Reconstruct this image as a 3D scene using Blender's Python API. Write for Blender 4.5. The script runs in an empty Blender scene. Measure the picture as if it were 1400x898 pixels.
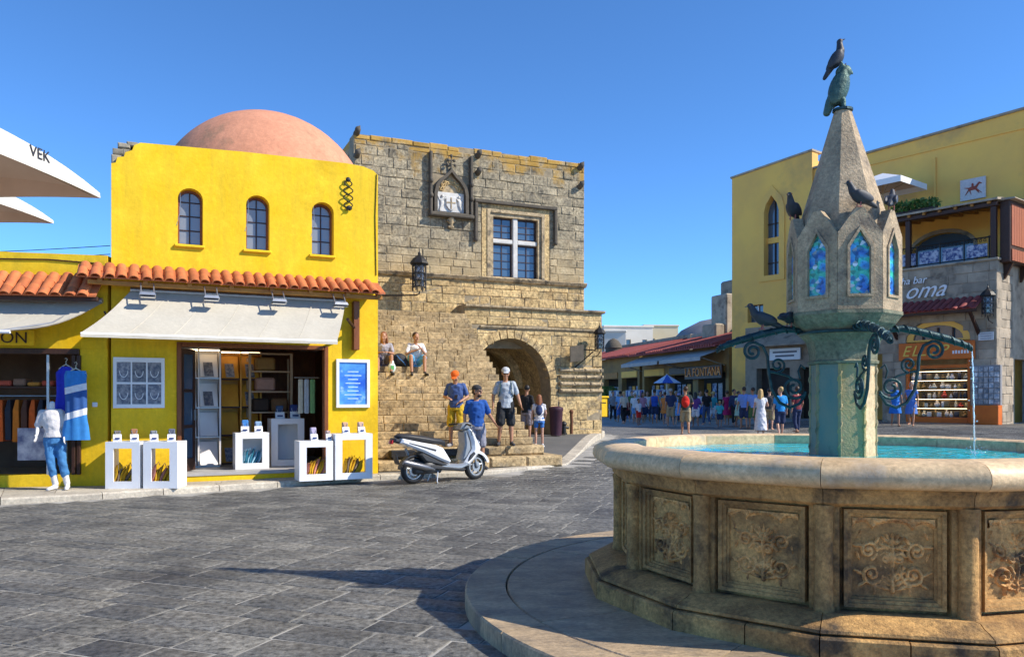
import bpy, bmesh, math, random
import numpy as np
from mathutils import Vector, Matrix, noise as mnoise
from mathutils.geometry import tessellate_polygon
R = math.radians
PI = math.pi
random.seed(7)
SC = bpy.context.scene
COL = SC.collection

# ------------------------------------------------------------------ camera, sky, sun, exposure
cam_d = bpy.data.cameras.new('camera')
cam = bpy.data.objects.new('camera', cam_d)
COL.objects.link(cam)
cam.location = (0, 0, 1.6)
cam.rotation_euler = (R(90), 0, 0)
cam_d.sensor_width = 36
cam_d.lens = 1100 / 1400 * 36
cam_d.shift_y = (545 - 449) / 1400
cam_d.clip_end = 3000
SC.camera = cam

SUN_EL, SUN_AZ = R(38.8), math.atan2(0.976, -0.218)      # azimuth from +Y towards +X
world = bpy.data.worlds.new('World')
SC.world = world
world.use_nodes = True
wn, wl = world.node_tree.nodes, world.node_tree.links
for n in list(wn):
    wn.remove(n)
sky = wn.new('ShaderNodeTexSky')
sky.sky_type = 'NISHITA'
sky.sun_disc = False
sky.sun_elevation = SUN_EL
sky.sun_rotation = SUN_AZ
sky.altitude = 3000
sky.air_density = 0.75
sky.dust_density = 0.0
sky.ozone_density = 1.5
whs = wn.new('ShaderNodeHueSaturation')
whs.inputs['Saturation'].default_value = 1.0
wtn = wn.new('ShaderNodeMix'); wtn.data_type = 'RGBA'; wtn.blend_type = 'MULTIPLY'; wtn.inputs[0].default_value = 1.0
wtn.inputs[7].default_value = (0.65, 1.11, 1.48, 1)
wb = wn.new('ShaderNodeBackground')
wb.inputs['Strength'].default_value = 0.15
wo = wn.new('ShaderNodeOutputWorld')
wl.new(sky.outputs[0], whs.inputs['Color'])
wl.new(whs.outputs[0], wtn.inputs[6])
wl.new(wtn.outputs[2], wb.inputs['Color'])
wl.new(wb.outputs[0], wo.inputs['Surface'])

sun_d = bpy.data.lights.new('sun', 'SUN')
sun_d.energy = 5.0
sun_d.angle = R(0.5)
sun_d.color = (1.0, 0.92, 0.79)
sun = bpy.data.objects.new('sun', sun_d)
COL.objects.link(sun)
sun.location = (30, -8, 30)
sd = Vector((math.sin(SUN_AZ) * math.cos(SUN_EL), math.cos(SUN_AZ) * math.cos(SUN_EL), math.sin(SUN_EL)))
sun.rotation_euler = sd.to_track_quat('Z', 'Y').to_euler()

SC.view_settings.view_transform = 'Standard'
SC.view_settings.look = 'None'
SC.view_settings.exposure = 0.45
SC.view_settings.gamma = 1.0
SC.view_settings.use_curve_mapping = False

# ------------------------------------------------------------------ helpers
def sstep(a, b, x):
    t = max(0.0, min(1.0, (x - a) / (b - a)))
    return t * t * (3 - 2 * t)

def G(x, y):                                   # height of the square's paving
    return 0.3 * sstep(14, 26, y) + 0.3 * sstep(9, 15, x) * sstep(20, 29, y)

def P(x, y):                                   # height of the raised pavement by the old stone house
    return 0.12 + 0.36 * sstep(18.3, 25.5, y)

class Frame:                                   # a facade: x to the right along it, y into the building
    def __init__(s, ox, oy, deg, z=0.0):
        s.o = Vector((ox, oy, z)); s.a = R(deg)
    def w(s, x, y, z=0.0):
        c, n = math.cos(s.a), math.sin(s.a)
        return Vector((s.o.x + c * x - n * y, s.o.y + n * x + c * y, s.o.z + z))

class MB:
    def __init__(s):
        s.v = []; s.f = []
    def add(s, vs, fs):
        b = len(s.v)
        s.v += [tuple(v) for v in vs]
        s.f += [tuple(i + b for i in f) for f in fs]
        return s
    def box(s, x0, x1, y0, y1, z0, z1):
        return s.add([(x0, y0, z0), (x1, y0, z0), (x1, y1, z0), (x0, y1, z0), (x0, y0, z1), (x1, y0, z1), (x1, y1, z1), (x0, y1, z1)],
                     [(0, 3, 2, 1), (4, 5, 6, 7), (0, 1, 5, 4), (1, 2, 6, 5), (2, 3, 7, 6), (3, 0, 4, 7)])
    def cbox(s, x0, x1, y0, y1, z0, z1, c=0.01, j=0.0):
        """box with chamfered front (-y) face and rounded look; j jitters the front corners"""
        q = lambda: random.uniform(-j, j)
        b = [(x0, y1, z0), (x1, y1, z0), (x1, y1, z1), (x0, y1, z1)]
        m = [(x0, y0 + c, z0), (x1, y0 + c, z0), (x1, y0 + c, z1), (x0, y0 + c, z1)]
        f = [(x0 + c + abs(q()), y0 + q(), z0 + c + abs(q())), (x1 - c - abs(q()), y0 + q(), z0 + c + abs(q())),
             (x1 - c - abs(q()), y0 + q(), z1 - c - abs(q())), (x0 + c + abs(q()), y0 + q(), z1 - c - abs(q()))]
        fs = [(8, 9, 10, 11), (3, 2, 1, 0)]
        for k in range(4):
            n = (k + 1) % 4
            fs += [(k, n, 4 + n, 4 + k), (4 + k, 4 + n, 8 + n, 8 + k)]
        return s.add(b + m + f, fs)
    def bbox(s, x0, x1, y0, y1, z0, z1, c=0.01):
        """box chamfered on every edge"""
        bm = bmesh.new()
        t = MB().box(x0, x1, y0, y1, z0, z1)
        vs = [bm.verts.new(v) for v in t.v]
        for f in t.f:
            bm.faces.new([vs[i] for i in f])
        bmesh.ops.bevel(bm, geom=list(bm.edges), offset=c, segments=1, affect='EDGES')
        bm.verts.index_update()
        s.add([v.co[:] for v in bm.verts], [[v.index for v in f.verts] for f in bm.faces])
        bm.free()
        return s
    def hexa(s, p):                            # 8 corner points, bottom ring then top ring
        return s.add(p, [(0, 3, 2, 1), (4, 5, 6, 7), (0, 1, 5, 4), (1, 2, 6, 5), (2, 3, 7, 6), (3, 0, 4, 7)])
    def prism(s, pts, z0, z1):                 # plan polygon (counter-clockwise) raised from z0 to z1
        n = len(pts)
        return s.add([(x, y, z0) for x, y in pts] + [(x, y, z1) for x, y in pts],
                     [tuple(range(n - 1, -1, -1)), tuple(range(n, 2 * n))] + [(k, (k + 1) % n, n + (k + 1) % n, n + k) for k in range(n)])
    def extr(s, pts, y0, y1, bev=0.0):         # elevation polygon (x,z), counter-clockwise seen from -y, with depth y0..y1
        n = len(pts)
        if bev <= 0:
            return s.add([(x, y0, z) for x, z in pts] + [(x, y1, z) for x, z in pts],
                         [tuple(range(n)), tuple(range(2 * n - 1, n - 1, -1))] + [(k, n + k, n + (k + 1) % n, (k + 1) % n) for k in range(n)])
        ins = []
        for k in range(n):
            a, b, c = Vector(pts[k - 1]), Vector(pts[k]), Vector(pts[(k + 1) % n])
            d1 = (b - a).normalized(); d2 = (c - b).normalized()
            nn = Vector((-d1.y - d2.y, d1.x + d2.x))
            if nn.length < 1e-5:
                nn = Vector((-d1.y, d1.x))
            nn.normalize()
            ins.append((b.x + nn.x * bev, b.y + nn.y * bev))
        rings = [[(x, y0, z) for x, z in ins], [(x, y0 + bev, z) for x, z in pts], [(x, y1 - bev, z) for x, z in pts], [(x, y1, z) for x, z in ins]]
        vs = sum(rings, [])
        fs = [tuple(range(n)), tuple(range(4 * n - 1, 3 * n - 1, -1))]
        for r in range(3):
            fs += [(r * n + k, (r + 1) * n + k, (r + 1) * n + (k + 1) % n, r * n + (k + 1) % n) for k in range(n)]
        return s.add(vs, fs)
    def holed(s, outer, holes, y0, y1):        # wall slab in xz with holes
        loops = [[Vector((x, z, 0)) for x, z in outer]] + [[Vector((x, z, 0)) for x, z in h] for h in holes]
        tris = tessellate_polygon(loops)
        flat = [p for l in loops for p in l]
        n = len(flat)
        vs = [(p.x, y0, p.y) for p in flat] + [(p.x, y1, p.y) for p in flat]
        fs = []
        for t in tris:
            a, b, c = (flat[i] for i in t)
            up = (b.x - a.x) * (c.y - a.y) - (b.y - a.y) * (c.x - a.x)
            t = tuple(t) if up > 0 else tuple(reversed(t))
            fs += [t, tuple(i + n for i in reversed(t))]
        o = 0
        for li, l in enumerate(loops):
            m = len(l)
            ar = sum(l[k].x * l[(k + 1) % m].y - l[(k + 1) % m].x * l[k].y for k in range(m))
            for k in range(m):
                i, j = o + k, o + (k + 1) % m
                q = (i, i + n, j + n, j)
                if (ar > 0) != (li == 0):
                    q = tuple(reversed(q))
                fs.append(q)
            o += m
        return s.add(vs, fs)
    def loft(s, rings, cap=True, close=True):
        n = len(rings[0]); vs = [p for r in rings for p in r]; fs = []
        for i in range(len(rings) - 1):
            for k in range(n if close else n - 1):
                a, b = i * n + k, i * n + (k + 1) % n
                fs.append((a, b, b + n, a + n))
        if cap:
            fs.append(tuple(range(n - 1, -1, -1)))
            fs.append(tuple(range((len(rings) - 1) * n, len(rings) * n)))
        return s.add(vs, fs)
    def tube(s, path, rad, n=8, cap=True, flat=1.0):
        path = [Vector(p) for p in path]
        if not isinstance(rad, (list, tuple)):
            rad = [rad] * len(path)
        rings = []; up = None
        for i, p in enumerate(path):
            t = (path[min(i + 1, len(path) - 1)] - path[max(i - 1, 0)])
            if t.length < 1e-9:
                t = Vector((0, 0, 1))
            t.normalize()
            if up is None:
                up = Vector((0, 0, 1)) if abs(t.z) < 0.9 else Vector((0, 1, 0))
            u = (up - t * up.dot(t))
            if u.length < 1e-6:
                u = t.orthogonal()
            u.normalize(); w = t.cross(u); up = u
            rings.append([p + (w * math.cos(2 * PI * k / n) * flat + u * math.sin(2 * PI * k / n)) * rad[i] for k in range(n)])
        return s.loft(rings, cap)
    def lathe(s, prof, n=16, c=(0, 0), ph=0.0, cap=True):
        return s.loft([[(c[0] + r * math.sin(ph + 2 * PI * k / n), c[1] - r * math.cos(ph + 2 * PI * k / n), z) for k in range(n)] for r, z in prof], cap)
    def ell(s, c, r, n=12, m=8, rot=None):
        c = Vector(c); rings = []
        if not isinstance(r, (list, tuple)):
            r = (r, r, r)
        for i in range(m + 1):
            th = -PI / 2 + PI * i / m
            th = max(-PI / 2 + 0.02, min(PI / 2 - 0.02, th))
            ring = []
            for k in range(n):
                p = Vector((r[0] * math.cos(th) * math.cos(2 * PI * k / n), r[1] * math.cos(th) * math.sin(2 * PI * k / n), r[2] * math.sin(th)))
                if rot:
                    p = rot @ p
                ring.append(c + p)
            rings.append(ring)
        return s.loft(rings)
    def cap(s, a, b, ra, rb=None, n=10):       # tapered capsule
        a, b = Vector(a), Vector(b); rb = ra if rb is None else rb
        d = (b - a); L = d.length
        d = d / L if L > 1e-6 else Vector((0, 0, 1))
        pts = []; rr = []
        for t in (1.0, 0.8, 0.45, 0.0):
            pts.append(a - d * ra * t); rr.append(ra * math.sqrt(max(0.0, 1 - t * t)) + 1e-4)
        for t in (0.0, 0.45, 0.8, 1.0):
            pts.append(b + d * rb * t); rr.append(rb * math.sqrt(max(0.0, 1 - t * t)) + 1e-4)
        return s.tube(pts, rr, n)
    def move(s, m):
        s.v = [tuple(m @ Vector(v)) for v in s.v]
        return s
    def mesh(s, name, smooth=None):
        me = bpy.data.meshes.new(name)
        me.from_pydata(s.v, [], s.f)
        if smooth:
            me.polygons.foreach_set('use_smooth', [True] * len(me.polygons))
            me.set_sharp_from_angle(angle=R(smooth))
        me.update()
        return me
    def build(s, name, mat, parent=None, smooth=None, loc=None, rz=0.0):
        me = s.mesh(name, smooth)
        me.materials.append(mat)
        return ob(name, me, parent, loc, rz)

def ob(name, me, parent=None, loc=None, rz=0.0):
    o = bpy.data.objects.new(name, me)
    COL.objects.link(o)
    if parent is not None:
        o.parent = parent
    if loc is not None:
        o.location = loc
    if rz:
        o.rotation_euler = (0, 0, rz)
    return o

def tag(o, label=None, cat=None, group=None, kind=None):
    if label: o['label'] = label
    if cat: o['category'] = cat
    if group: o['group'] = group
    if kind: o['kind'] = kind
    return o

def thing(name, label, cat, loc=(0, 0, 0), rz=0.0, group=None):
    o = ob(name, None, None, loc, rz)
    o.empty_display_size = 0.2
    return tag(o, label, cat, group)

WORK = bpy.data.scenes.new('work')                 # a small scene of its own keeps the evaluation of temporary meshes quick
def eval_mesh(o):
    vl = WORK.view_layers[0]
    vl.update()
    return bpy.data.meshes.new_from_object(o.evaluated_get(vl.depsgraph))

def remesh(mb, name, mat, voxel, parent=None, smooth_it=4, loc=None, rz=0.0, fac=0.5, fold=0.0):
    t = bpy.data.objects.new('tmp', mb.mesh('tmp'))
    WORK.collection.objects.link(t)
    m = t.modifiers.new('r', 'REMESH'); m.mode = 'VOXEL'; m.voxel_size = voxel
    if fold:
        if 'fold' not in bpy.data.textures:
            tx = bpy.data.textures.new('fold', 'CLOUDS'); tx.noise_scale = 0.09; tx.noise_depth = 1
        dm = t.modifiers.new('d', 'DISPLACE'); dm.texture = bpy.data.textures['fold']; dm.strength = fold; dm.mid_level = 0.5; dm.texture_coords = 'LOCAL'
    if smooth_it:
        s2 = t.modifiers.new('s', 'SMOOTH'); s2.iterations = smooth_it; s2.factor = fac
    me = eval_mesh(t)
    old = t.data
    bpy.data.objects.remove(t); bpy.data.meshes.remove(old)
    me.name = name
    me.polygons.foreach_set('use_smooth', [True] * len(me.polygons))
    me.materials.clear(); me.materials.append(mat)
    return ob(name, me, parent, loc, rz)

def text_mb(body, size, depth=0.004, shear=0.0, align='CENTER'):
    """letters standing upright in the xz plane facing -y, centred on the origin"""
    cu = bpy.data.curves.new('t', 'FONT')
    cu.body = body; cu.size = size; cu.extrude = depth; cu.shear = shear; cu.align_x = align; cu.align_y = 'CENTER'
    cu.resolution_u = 3
    t = bpy.data.objects.new('t', cu); WORK.collection.objects.link(t)
    me = eval_mesh(t)
    mb = MB()
    mb.add([(v.co.x, -v.co.z, v.co.y) for v in me.vertices], [tuple(p.vertices) for p in me.polygons])
    bpy.data.objects.remove(t); bpy.data.curves.remove(cu); bpy.data.meshes.remove(me)
    return mb

# ------------------------------------------------------------------ materials
def lin(c):
    return tuple(((v / 255) / 12.92 if v / 255 <= 0.04045 else ((v / 255 + 0.055) / 1.055) ** 2.4) for v in c)

def pm(name, c1, c2=None, scale=4.0, rough=0.75, bump=0.0, bscale=40.0, metal=0.0, var=0.0, detail=6.0,
       c3=None, s3=1.3, t3=0.58, stretch=None, spec=0.4, coat=0.0, contrast=0.16, trans=0.0, gen=False, layers=(), speck=0.0, sscale=30.0, streak=0.0):
    """procedural material: two noise-mixed colours, an optional third patchy one, per-piece value changes and fine relief"""
    m = bpy.data.materials.new(name); m.use_nodes = True
    nt = m.node_tree; n = nt.nodes; L = nt.links
    b = n['Principled BSDF']
    b.inputs['Roughness'].default_value = rough
    b.inputs['Metallic'].default_value = metal
    b.inputs['Specular IOR Level'].default_value = spec
    b.inputs['Coat Weight'].default_value = coat
    if trans: b.inputs['Transmission Weight'].default_value = trans
    if gen:
        pos = n.new('ShaderNodeTexCoord').outputs['Object']
    else:
        pos = n.new('ShaderNodeNewGeometry').outputs['Position']
    if stretch:
        mp = n.new('ShaderNodeMapping'); mp.inputs['Scale'].default_value = stretch
        L.new(pos, mp.inputs['Vector']); cpos = mp.outputs[0]
    else:
        cpos = pos
    def noise(sc, det=detail, ro=0.6, p=None):
        x = n.new('ShaderNodeTexNoise'); x.inputs['Scale'].default_value = sc
        x.inputs['Detail'].default_value = det; x.inputs['Roughness'].default_value = ro
        L.new(p or cpos, x.inputs['Vector']); return x.outputs['Fac']
    def ramp(fac, a, c):
        x = n.new('ShaderNodeMapRange'); x.inputs['From Min'].default_value = a; x.inputs['From Max'].default_value = c
        L.new(fac, x.inputs['Value']); return x.outputs[0]
    def mix(fac, a, c, mode='MIX'):
        x = n.new('ShaderNodeMix'); x.data_type = 'RGBA'; x.blend_type = mode
        for sock, val in ((x.inputs[0], fac), (x.inputs[6], a), (x.inputs[7], c)):
            if hasattr(val, 'is_linked'): L.new(val, sock)
            elif isinstance(val, (int, float)): sock.default_value = val
            else: sock.default_value = (*val, 1)
        return x.outputs[2]
    col = c1
    if c2 is not None:
        col = mix(ramp(noise(scale), 0.5 - contrast, 0.5 + contrast), c1, c2)
    if c3 is not None:
        col = mix(ramp(noise(s3), t3, t3 + 0.14), col, c3)
    if streak > 0:                              # rain streaks and faded runs
        m2 = n.new('ShaderNodeMapping'); m2.inputs['Scale'].default_value = (4.5, 4.5, 0.45); L.new(pos, m2.inputs['Vector'])
        col = mix(ramp(noise(1.0, 7, 0.7, m2.outputs[0]), 0.46, 0.74), col, tuple(v * (1 - streak) for v in c1))
        col = mix(ramp(noise(3.2, 8, 0.75), 0.55, 0.72), col, tuple(min(1, v * (1 + streak * 0.35)) for v in c1))
    if speck > 0:                               # fine mottling of the surface itself
        s1 = n.new('ShaderNodeMapRange'); L.new(noise(sscale, 4, 0.75), s1.inputs['Value'])
        s1.inputs['From Min'].default_value = 0.33; s1.inputs['From Max'].default_value = 0.67
        s1.inputs['To Min'].default_value = 1 - speck; s1.inputs['To Max'].default_value = 1 + speck
        h0 = n.new('ShaderNodeHueSaturation'); L.new(s1.outputs[0], h0.inputs['Value'])
        if hasattr(col, 'is_linked'): L.new(col, h0.inputs['Color'])
        else: h0.inputs['Color'].default_value = (*col, 1)
        col = h0.outputs[0]
    for z0, z1, lc, amp, ls, st in layers:      # lichen or soot that has settled between two heights, with a ragged edge
        sp = n.new('ShaderNodeSeparateXYZ'); L.new(pos, sp.inputs[0])
        a1 = n.new('ShaderNodeMath'); a1.operation = 'MULTIPLY_ADD'
        L.new(noise(ls), a1.inputs[0]); a1.inputs[1].default_value = amp * 2; a1.inputs[2].default_value = -amp
        a2 = n.new('ShaderNodeMath'); a2.operation = 'ADD'; L.new(a1.outputs[0], a2.inputs[0]); L.new(sp.outputs['Z'], a2.inputs[1])
        f1 = n.new('ShaderNodeMapRange'); f1.inputs['From Min'].default_value = z0; f1.inputs['From Max'].default_value = z1
        f1.inputs['To Max'].default_value = st
        L.new(a2.outputs[0], f1.inputs['Value'])
        col = mix(f1.outputs[0], col, lc)
    if var > 0:
        oi = n.new('ShaderNodeObjectInfo').outputs['Random']
        isl = n.new('ShaderNodeNewGeometry').outputs['Random Per Island']
        ad = n.new('ShaderNodeMath'); ad.operation = 'ADD'; L.new(oi, ad.inputs[0]); L.new(isl, ad.inputs[1])
        fr = n.new('ShaderNodeMath'); fr.operation = 'FRACT'; L.new(ad.outputs[0], fr.inputs[0])
        mr = n.new('ShaderNodeMapRange'); mr.inputs['To Min'].default_value = 1 - var; mr.inputs['To Max'].default_value = 1 + var
        L.new(fr.outputs[0], mr.inputs['Value'])
        hs = n.new('ShaderNodeHueSaturation'); L.new(mr.outputs[0], hs.inputs['Value'])
        if hasattr(col, 'is_linked'): L.new(col, hs.inputs['Color'])
        else: hs.inputs['Color'].default_value = (*col, 1)
        col = hs.outputs[0]
    if hasattr(col, 'is_linked'): L.new(col, b.inputs['Base Color'])
    else: b.inputs['Base Color'].default_value = (*col, 1)
    if bump > 0:
        bp = n.new('ShaderNodeBump'); bp.inputs['Strength'].default_value = bump; bp.inputs['Distance'].default_value = 0.02
        L.new(noise(bscale, 5, 0.65, pos), bp.inputs['Height']); L.new(bp.outputs[0], b.inputs['Normal'])
    m['nodes'] = 1
    return m

M = {}
def flat(name, c, rough=0.6, **k):             # plain cloth, paint or metal with a faint grain
    if name not in M:
        M[name] = pm(name, c, tuple(v * 0.82 for v in c), scale=k.pop('scale', 14), rough=rough, bump=k.pop('bump', 0.08), bscale=k.pop('bscale', 160), gen=True, **k)
    return M[name]

# ------------------------------------------------------------------ shared materials
M['slab'] = pm('paving_stone', (0.092, 0.091, 0.085), (0.177, 0.169, 0.148), scale=1.3, speck=0.75, sscale=17, rough=0.62, bump=0.5, bscale=26, var=0.11, c3=(0.059, 0.057, 0.056), s3=0.5, t3=0.54)
M['mortar'] = pm('pale_joint_mortar', (0.400, 0.385, 0.350), (0.200, 0.195, 0.180), scale=1.5, rough=0.9, bump=0.3)
M['kerb'] = pm('limestone_kerb', (0.5, 0.45, 0.36), (0.36, 0.32, 0.26), speck=0.25, sscale=20, scale=3, rough=0.8, bump=0.35, var=0.14)
M['pave'] = pm('worn_asphalt', (0.13, 0.128, 0.122), (0.09, 0.089, 0.087), scale=1.2, rough=0.85, bump=0.3, bscale=60)
M['earth'] = pm('far_ground', (0.22, 0.2, 0.17), (0.16, 0.15, 0.13), scale=0.3, rough=0.9)
M['fstone'] = pm('fountain_sandstone', (0.550, 0.315, 0.107), (0.263, 0.142, 0.049), scale=3.2, speck=0.38, sscale=34, rough=0.82, bump=0.55, bscale=48, var=0.12, c3=(0.069, 0.048, 0.028), s3=2.4, t3=0.52)
M['fpanel'] = pm('carved_sandstone', (0.840, 0.484, 0.175), (0.450, 0.223, 0.078), scale=6, speck=0.38, sscale=40, rough=0.85, bump=0.6, bscale=60, var=0.08, c3=(0.106, 0.068, 0.038), s3=4.0, t3=0.51)
M['frim'] = pm('worn_limestone_rim', (0.734, 0.530, 0.297), (0.583, 0.400, 0.212), speck=0.26, sscale=24, scale=2.4, rough=0.5, bump=0.2, bscale=30, var=0.1, c3=(0.367, 0.300, 0.221), s3=3.0, t3=0.56)
M['fstep'] = pm('step_limestone', (0.493, 0.363, 0.216), (0.246, 0.187, 0.126), speck=0.3, sscale=26, scale=2.0, rough=0.6, bump=0.35, bscale=26, var=0.08, c3=(0.209, 0.171, 0.126), s3=2.6, t3=0.53, stretch=(1, 2.2, 1))
M['spire'] = pm('grey_spire_stone', (0.508, 0.381, 0.236), (0.284, 0.216, 0.137), scale=5, speck=0.38, sscale=40, rough=0.85, bump=0.6, bscale=55, c3=(0.193, 0.154, 0.111), s3=3.4, t3=0.55)
M['fcol'] = pm('stained_column_stone', (0.42, 0.33, 0.17), (0.27, 0.22, 0.13), scale=7, rough=0.7, bump=0.5, bscale=50, c3=(0.09, 0.085, 0.06), s3=5, t3=0.56, stretch=(1, 1, 0.4))
M['fgreen'] = pm('algae_stained_stone', (0.070, 0.190, 0.180), (0.220, 0.225, 0.170), scale=5, rough=0.55, bump=0.45, bscale=45, c3=(0.070, 0.090, 0.060), s3=4, t3=0.55, stretch=(1, 1, 0.35))
M['fgold'] = pm('ochre_stained_stone', (0.460, 0.335, 0.120), (0.360, 0.300, 0.170), scale=6, rough=0.65, bump=0.45, bscale=45, c3=(0.2, 0.17, 0.1), s3=5, t3=0.56, stretch=(1, 1, 0.4))
M['fcap'] = pm('mossy_capital_stone', (0.23, 0.215, 0.135), (0.12, 0.13, 0.085), scale=6, rough=0.8, bump=0.5, bscale=40, speck=0.35, sscale=30, c3=(0.08, 0.09, 0.06), s3=5, t3=0.54)
M['iron'] = pm('green_black_iron', (0.012, 0.03, 0.034), (0.03, 0.075, 0.08), scale=22, rough=0.42, bump=0.3, metal=0.5, bscale=90)
M['bronze'] = pm('verdigris_bronze', (0.030, 0.070, 0.065), (0.090, 0.160, 0.130), scale=16, rough=0.5, bump=0.4, metal=0.4, bscale=70)
M['blackiron'] = pm('black_iron', (0.015, 0.015, 0.016), (0.035, 0.033, 0.032), scale=20, rough=0.5, bump=0.2, metal=0.4, bscale=90)

def mosaic_mat():
    m = bpy.data.materials.new('blue_green_mosaic'); m.use_nodes = True
    n, L = m.node_tree.nodes, m.node_tree.links
    b = n['Principled BSDF']; b.inputs['Roughness'].default_value = 0.25
    tc = n.new('ShaderNodeTexCoord')
    vo = n.new('ShaderNodeTexVoronoi'); vo.inputs['Scale'].default_value = 36
    L.new(tc.outputs['Object'], vo.inputs['Vector'])
    nz = n.new('ShaderNodeTexNoise'); nz.inputs['Scale'].default_value = 9; nz.inputs['Detail'].default_value = 1
    L.new(tc.outputs['Object'], nz.inputs['Vector'])
    r = n.new('ShaderNodeValToRGB')
    e = r.color_ramp.elements
    e[0].position = 0.36; e[0].color = (0.03, 0.16, 0.55, 1); e[1].position = 0.66; e[1].color = (0.05, 0.30, 0.62, 1)
    for p, c in ((0.47, (0.06, 0.38, 0.72, 1)), (0.53, (0.04, 0.50, 0.36, 1)), (0.59, (0.10, 0.60, 0.46, 1))):
        q = e.new(p); q.color = c
    L.new(nz.outputs['Fac'], r.inputs[0])
    lt = n.new('ShaderNodeMath'); lt.operation = 'GREATER_THAN'; lt.inputs[1].default_value = 0.93
    wn2 = n.new('ShaderNodeSeparateColor'); L.new(vo.outputs['Color'], wn2.inputs[0]); L.new(wn2.outputs[0], lt.inputs[0])
    mx = n.new('ShaderNodeMix'); mx.data_type = 'RGBA'; L.new(lt.outputs[0], mx.inputs[0]); L.new(r.outputs[0], mx.inputs[6]); mx.inputs[7].default_value = (0.6, 0.75, 0.85, 1)
    mu = n.new('ShaderNodeMix'); mu.data_type = 'RGBA'; mu.blend_type = 'MULTIPLY'; mu.inputs[0].default_value = 1.0
    mv = n.new('ShaderNodeMapRange'); mv.inputs['To Min'].default_value = 0.35; mv.inputs['To Max'].default_value = 1.25; L.new(wn2.outputs[1], mv.inputs['Value'])
    L.new(mx.outputs[2], mu.inputs[6]); L.new(mv.outputs[0], mu.inputs[7])
    L.new(mu.outputs[2], b.inputs['Base Color'])
    bp = n.new('ShaderNodeBump'); bp.inputs['Strength'].default_value = 0.3; bp.inputs['Distance'].default_value = 0.01
    L.new(vo.outputs['Distance'], bp.inputs['Height']); L.new(bp.outputs[0], b.inputs['Normal'])
    return m
M['mosaic'] = mosaic_mat()

def water_mat():
    m = bpy.data.materials.new('pool_water'); m.use_nodes = True
    n, L = m.node_tree.nodes, m.node_tree.links
    b = n['Principled BSDF']
    b.inputs['Base Color'].default_value = (0.015, 0.50, 0.56, 1)
    b.inputs['Roughness'].default_value = 0.08
    b.inputs['IOR'].default_value = 1.22
    b.inputs['Transmission Weight'].default_value = 0.3
    tc = n.new('ShaderNodeNewGeometry')
    nz = n.new('ShaderNodeTexNoise'); nz.inputs['Scale'].default_value = 7; nz.inputs['Detail'].default_value = 3
    L.new(tc.outputs['Position'], nz.inputs['Vector'])
    bp = n.new('ShaderNodeBump'); bp.inputs['Strength'].default_value = 0.9; bp.inputs['Distance'].default_value = 0.05
    L.new(nz.outputs['Fac'], bp.inputs['Height']); L.new(bp.outputs[0], b.inputs['Normal'])
    return m
M['water'] = water_mat()
M['poolpaint'] = pm('turquoise_pool_paint', (0.012, 0.44, 0.47), (0.02, 0.53, 0.54), scale=3, rough=0.6, bump=0.1)

def glass_mat(name, tint, rough=0.05):
    m = bpy.data.materials.new(name); m.use_nodes = True
    n, L = m.node_tree.nodes, m.node_tree.links
    b = n['Principled BSDF']
    b.inputs['Base Color'].default_value = (*tint, 1)
    b.inputs['Roughness'].default_value = rough
    b.inputs['Specular IOR Level'].default_value = 0.8
    b.inputs['Coat Weight'].default_value = 0.6
    tc = n.new('ShaderNodeNewGeometry')
    nz = n.new('ShaderNodeTexNoise'); nz.inputs['Scale'].default_value = 2.5
    L.new(tc.outputs['Position'], nz.inputs['Vector'])
    bp = n.new('ShaderNodeBump'); bp.inputs['Strength'].default_value = 0.15; bp.inputs['Distance'].default_value = 0.02
    L.new(nz.outputs['Fac'], bp.inputs['Height']); L.new(bp.outputs[0], b.inputs['Normal'])
    return m
M['glass'] = glass_mat('dark_window_glass', (0.06, 0.10, 0.15))
M['glass2'] = glass_mat('curtained_window_glass', (0.20, 0.22, 0.25), 0.1)

# ------------------------------------------------------------------ ground
def ground():
    xs = [-900, -300, -100, -50, -30] + [-20 + i for i in range(0, 61)] + [50, 70, 100, 300, 900]
    ys = [-600, -200, -60, -20, -8] + [-4 + i for i in range(0, 90)] + [95, 110, 150, 300, 900, 1800]
    vs = []; fs = []
    for y in ys:
        for x in xs:
            vs.append((x, y, G(x, y) - 0.0045))
    nx = len(xs)
    for j in range(len(ys) - 1):
        for i in range(nx - 1):
            a = j * nx + i
            fs.append((a, a + 1, a + nx + 1, a + nx))
    o = MB().add(vs, fs).build('ground', M['mortar'], smooth=60)
    tag(o, kind='structure')
    return o
GROUND = ground()

KERB = [(-12.0, 9.6), (-9.6, 10.95), (-7.72, 12.14), (-6.54, 12.85), (-5.08, 13.97), (-2.57, 15.71), (-0.6, 16.5), (1.25, 18.33), (2.98, 26.6), (3.25, 28.2), (2.2, 36.0)]
def kerb_x(y):                                  # the kerb line's x at a given y
    for (x0, y0), (x1, y1) in zip(KERB, KERB[1:]):
        if y0 <= y <= y1:
            return x0 + (x1 - x0) * (y - y0) / (y1 - y0)
    return -99 if y < 9.6 else 2.2

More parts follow.
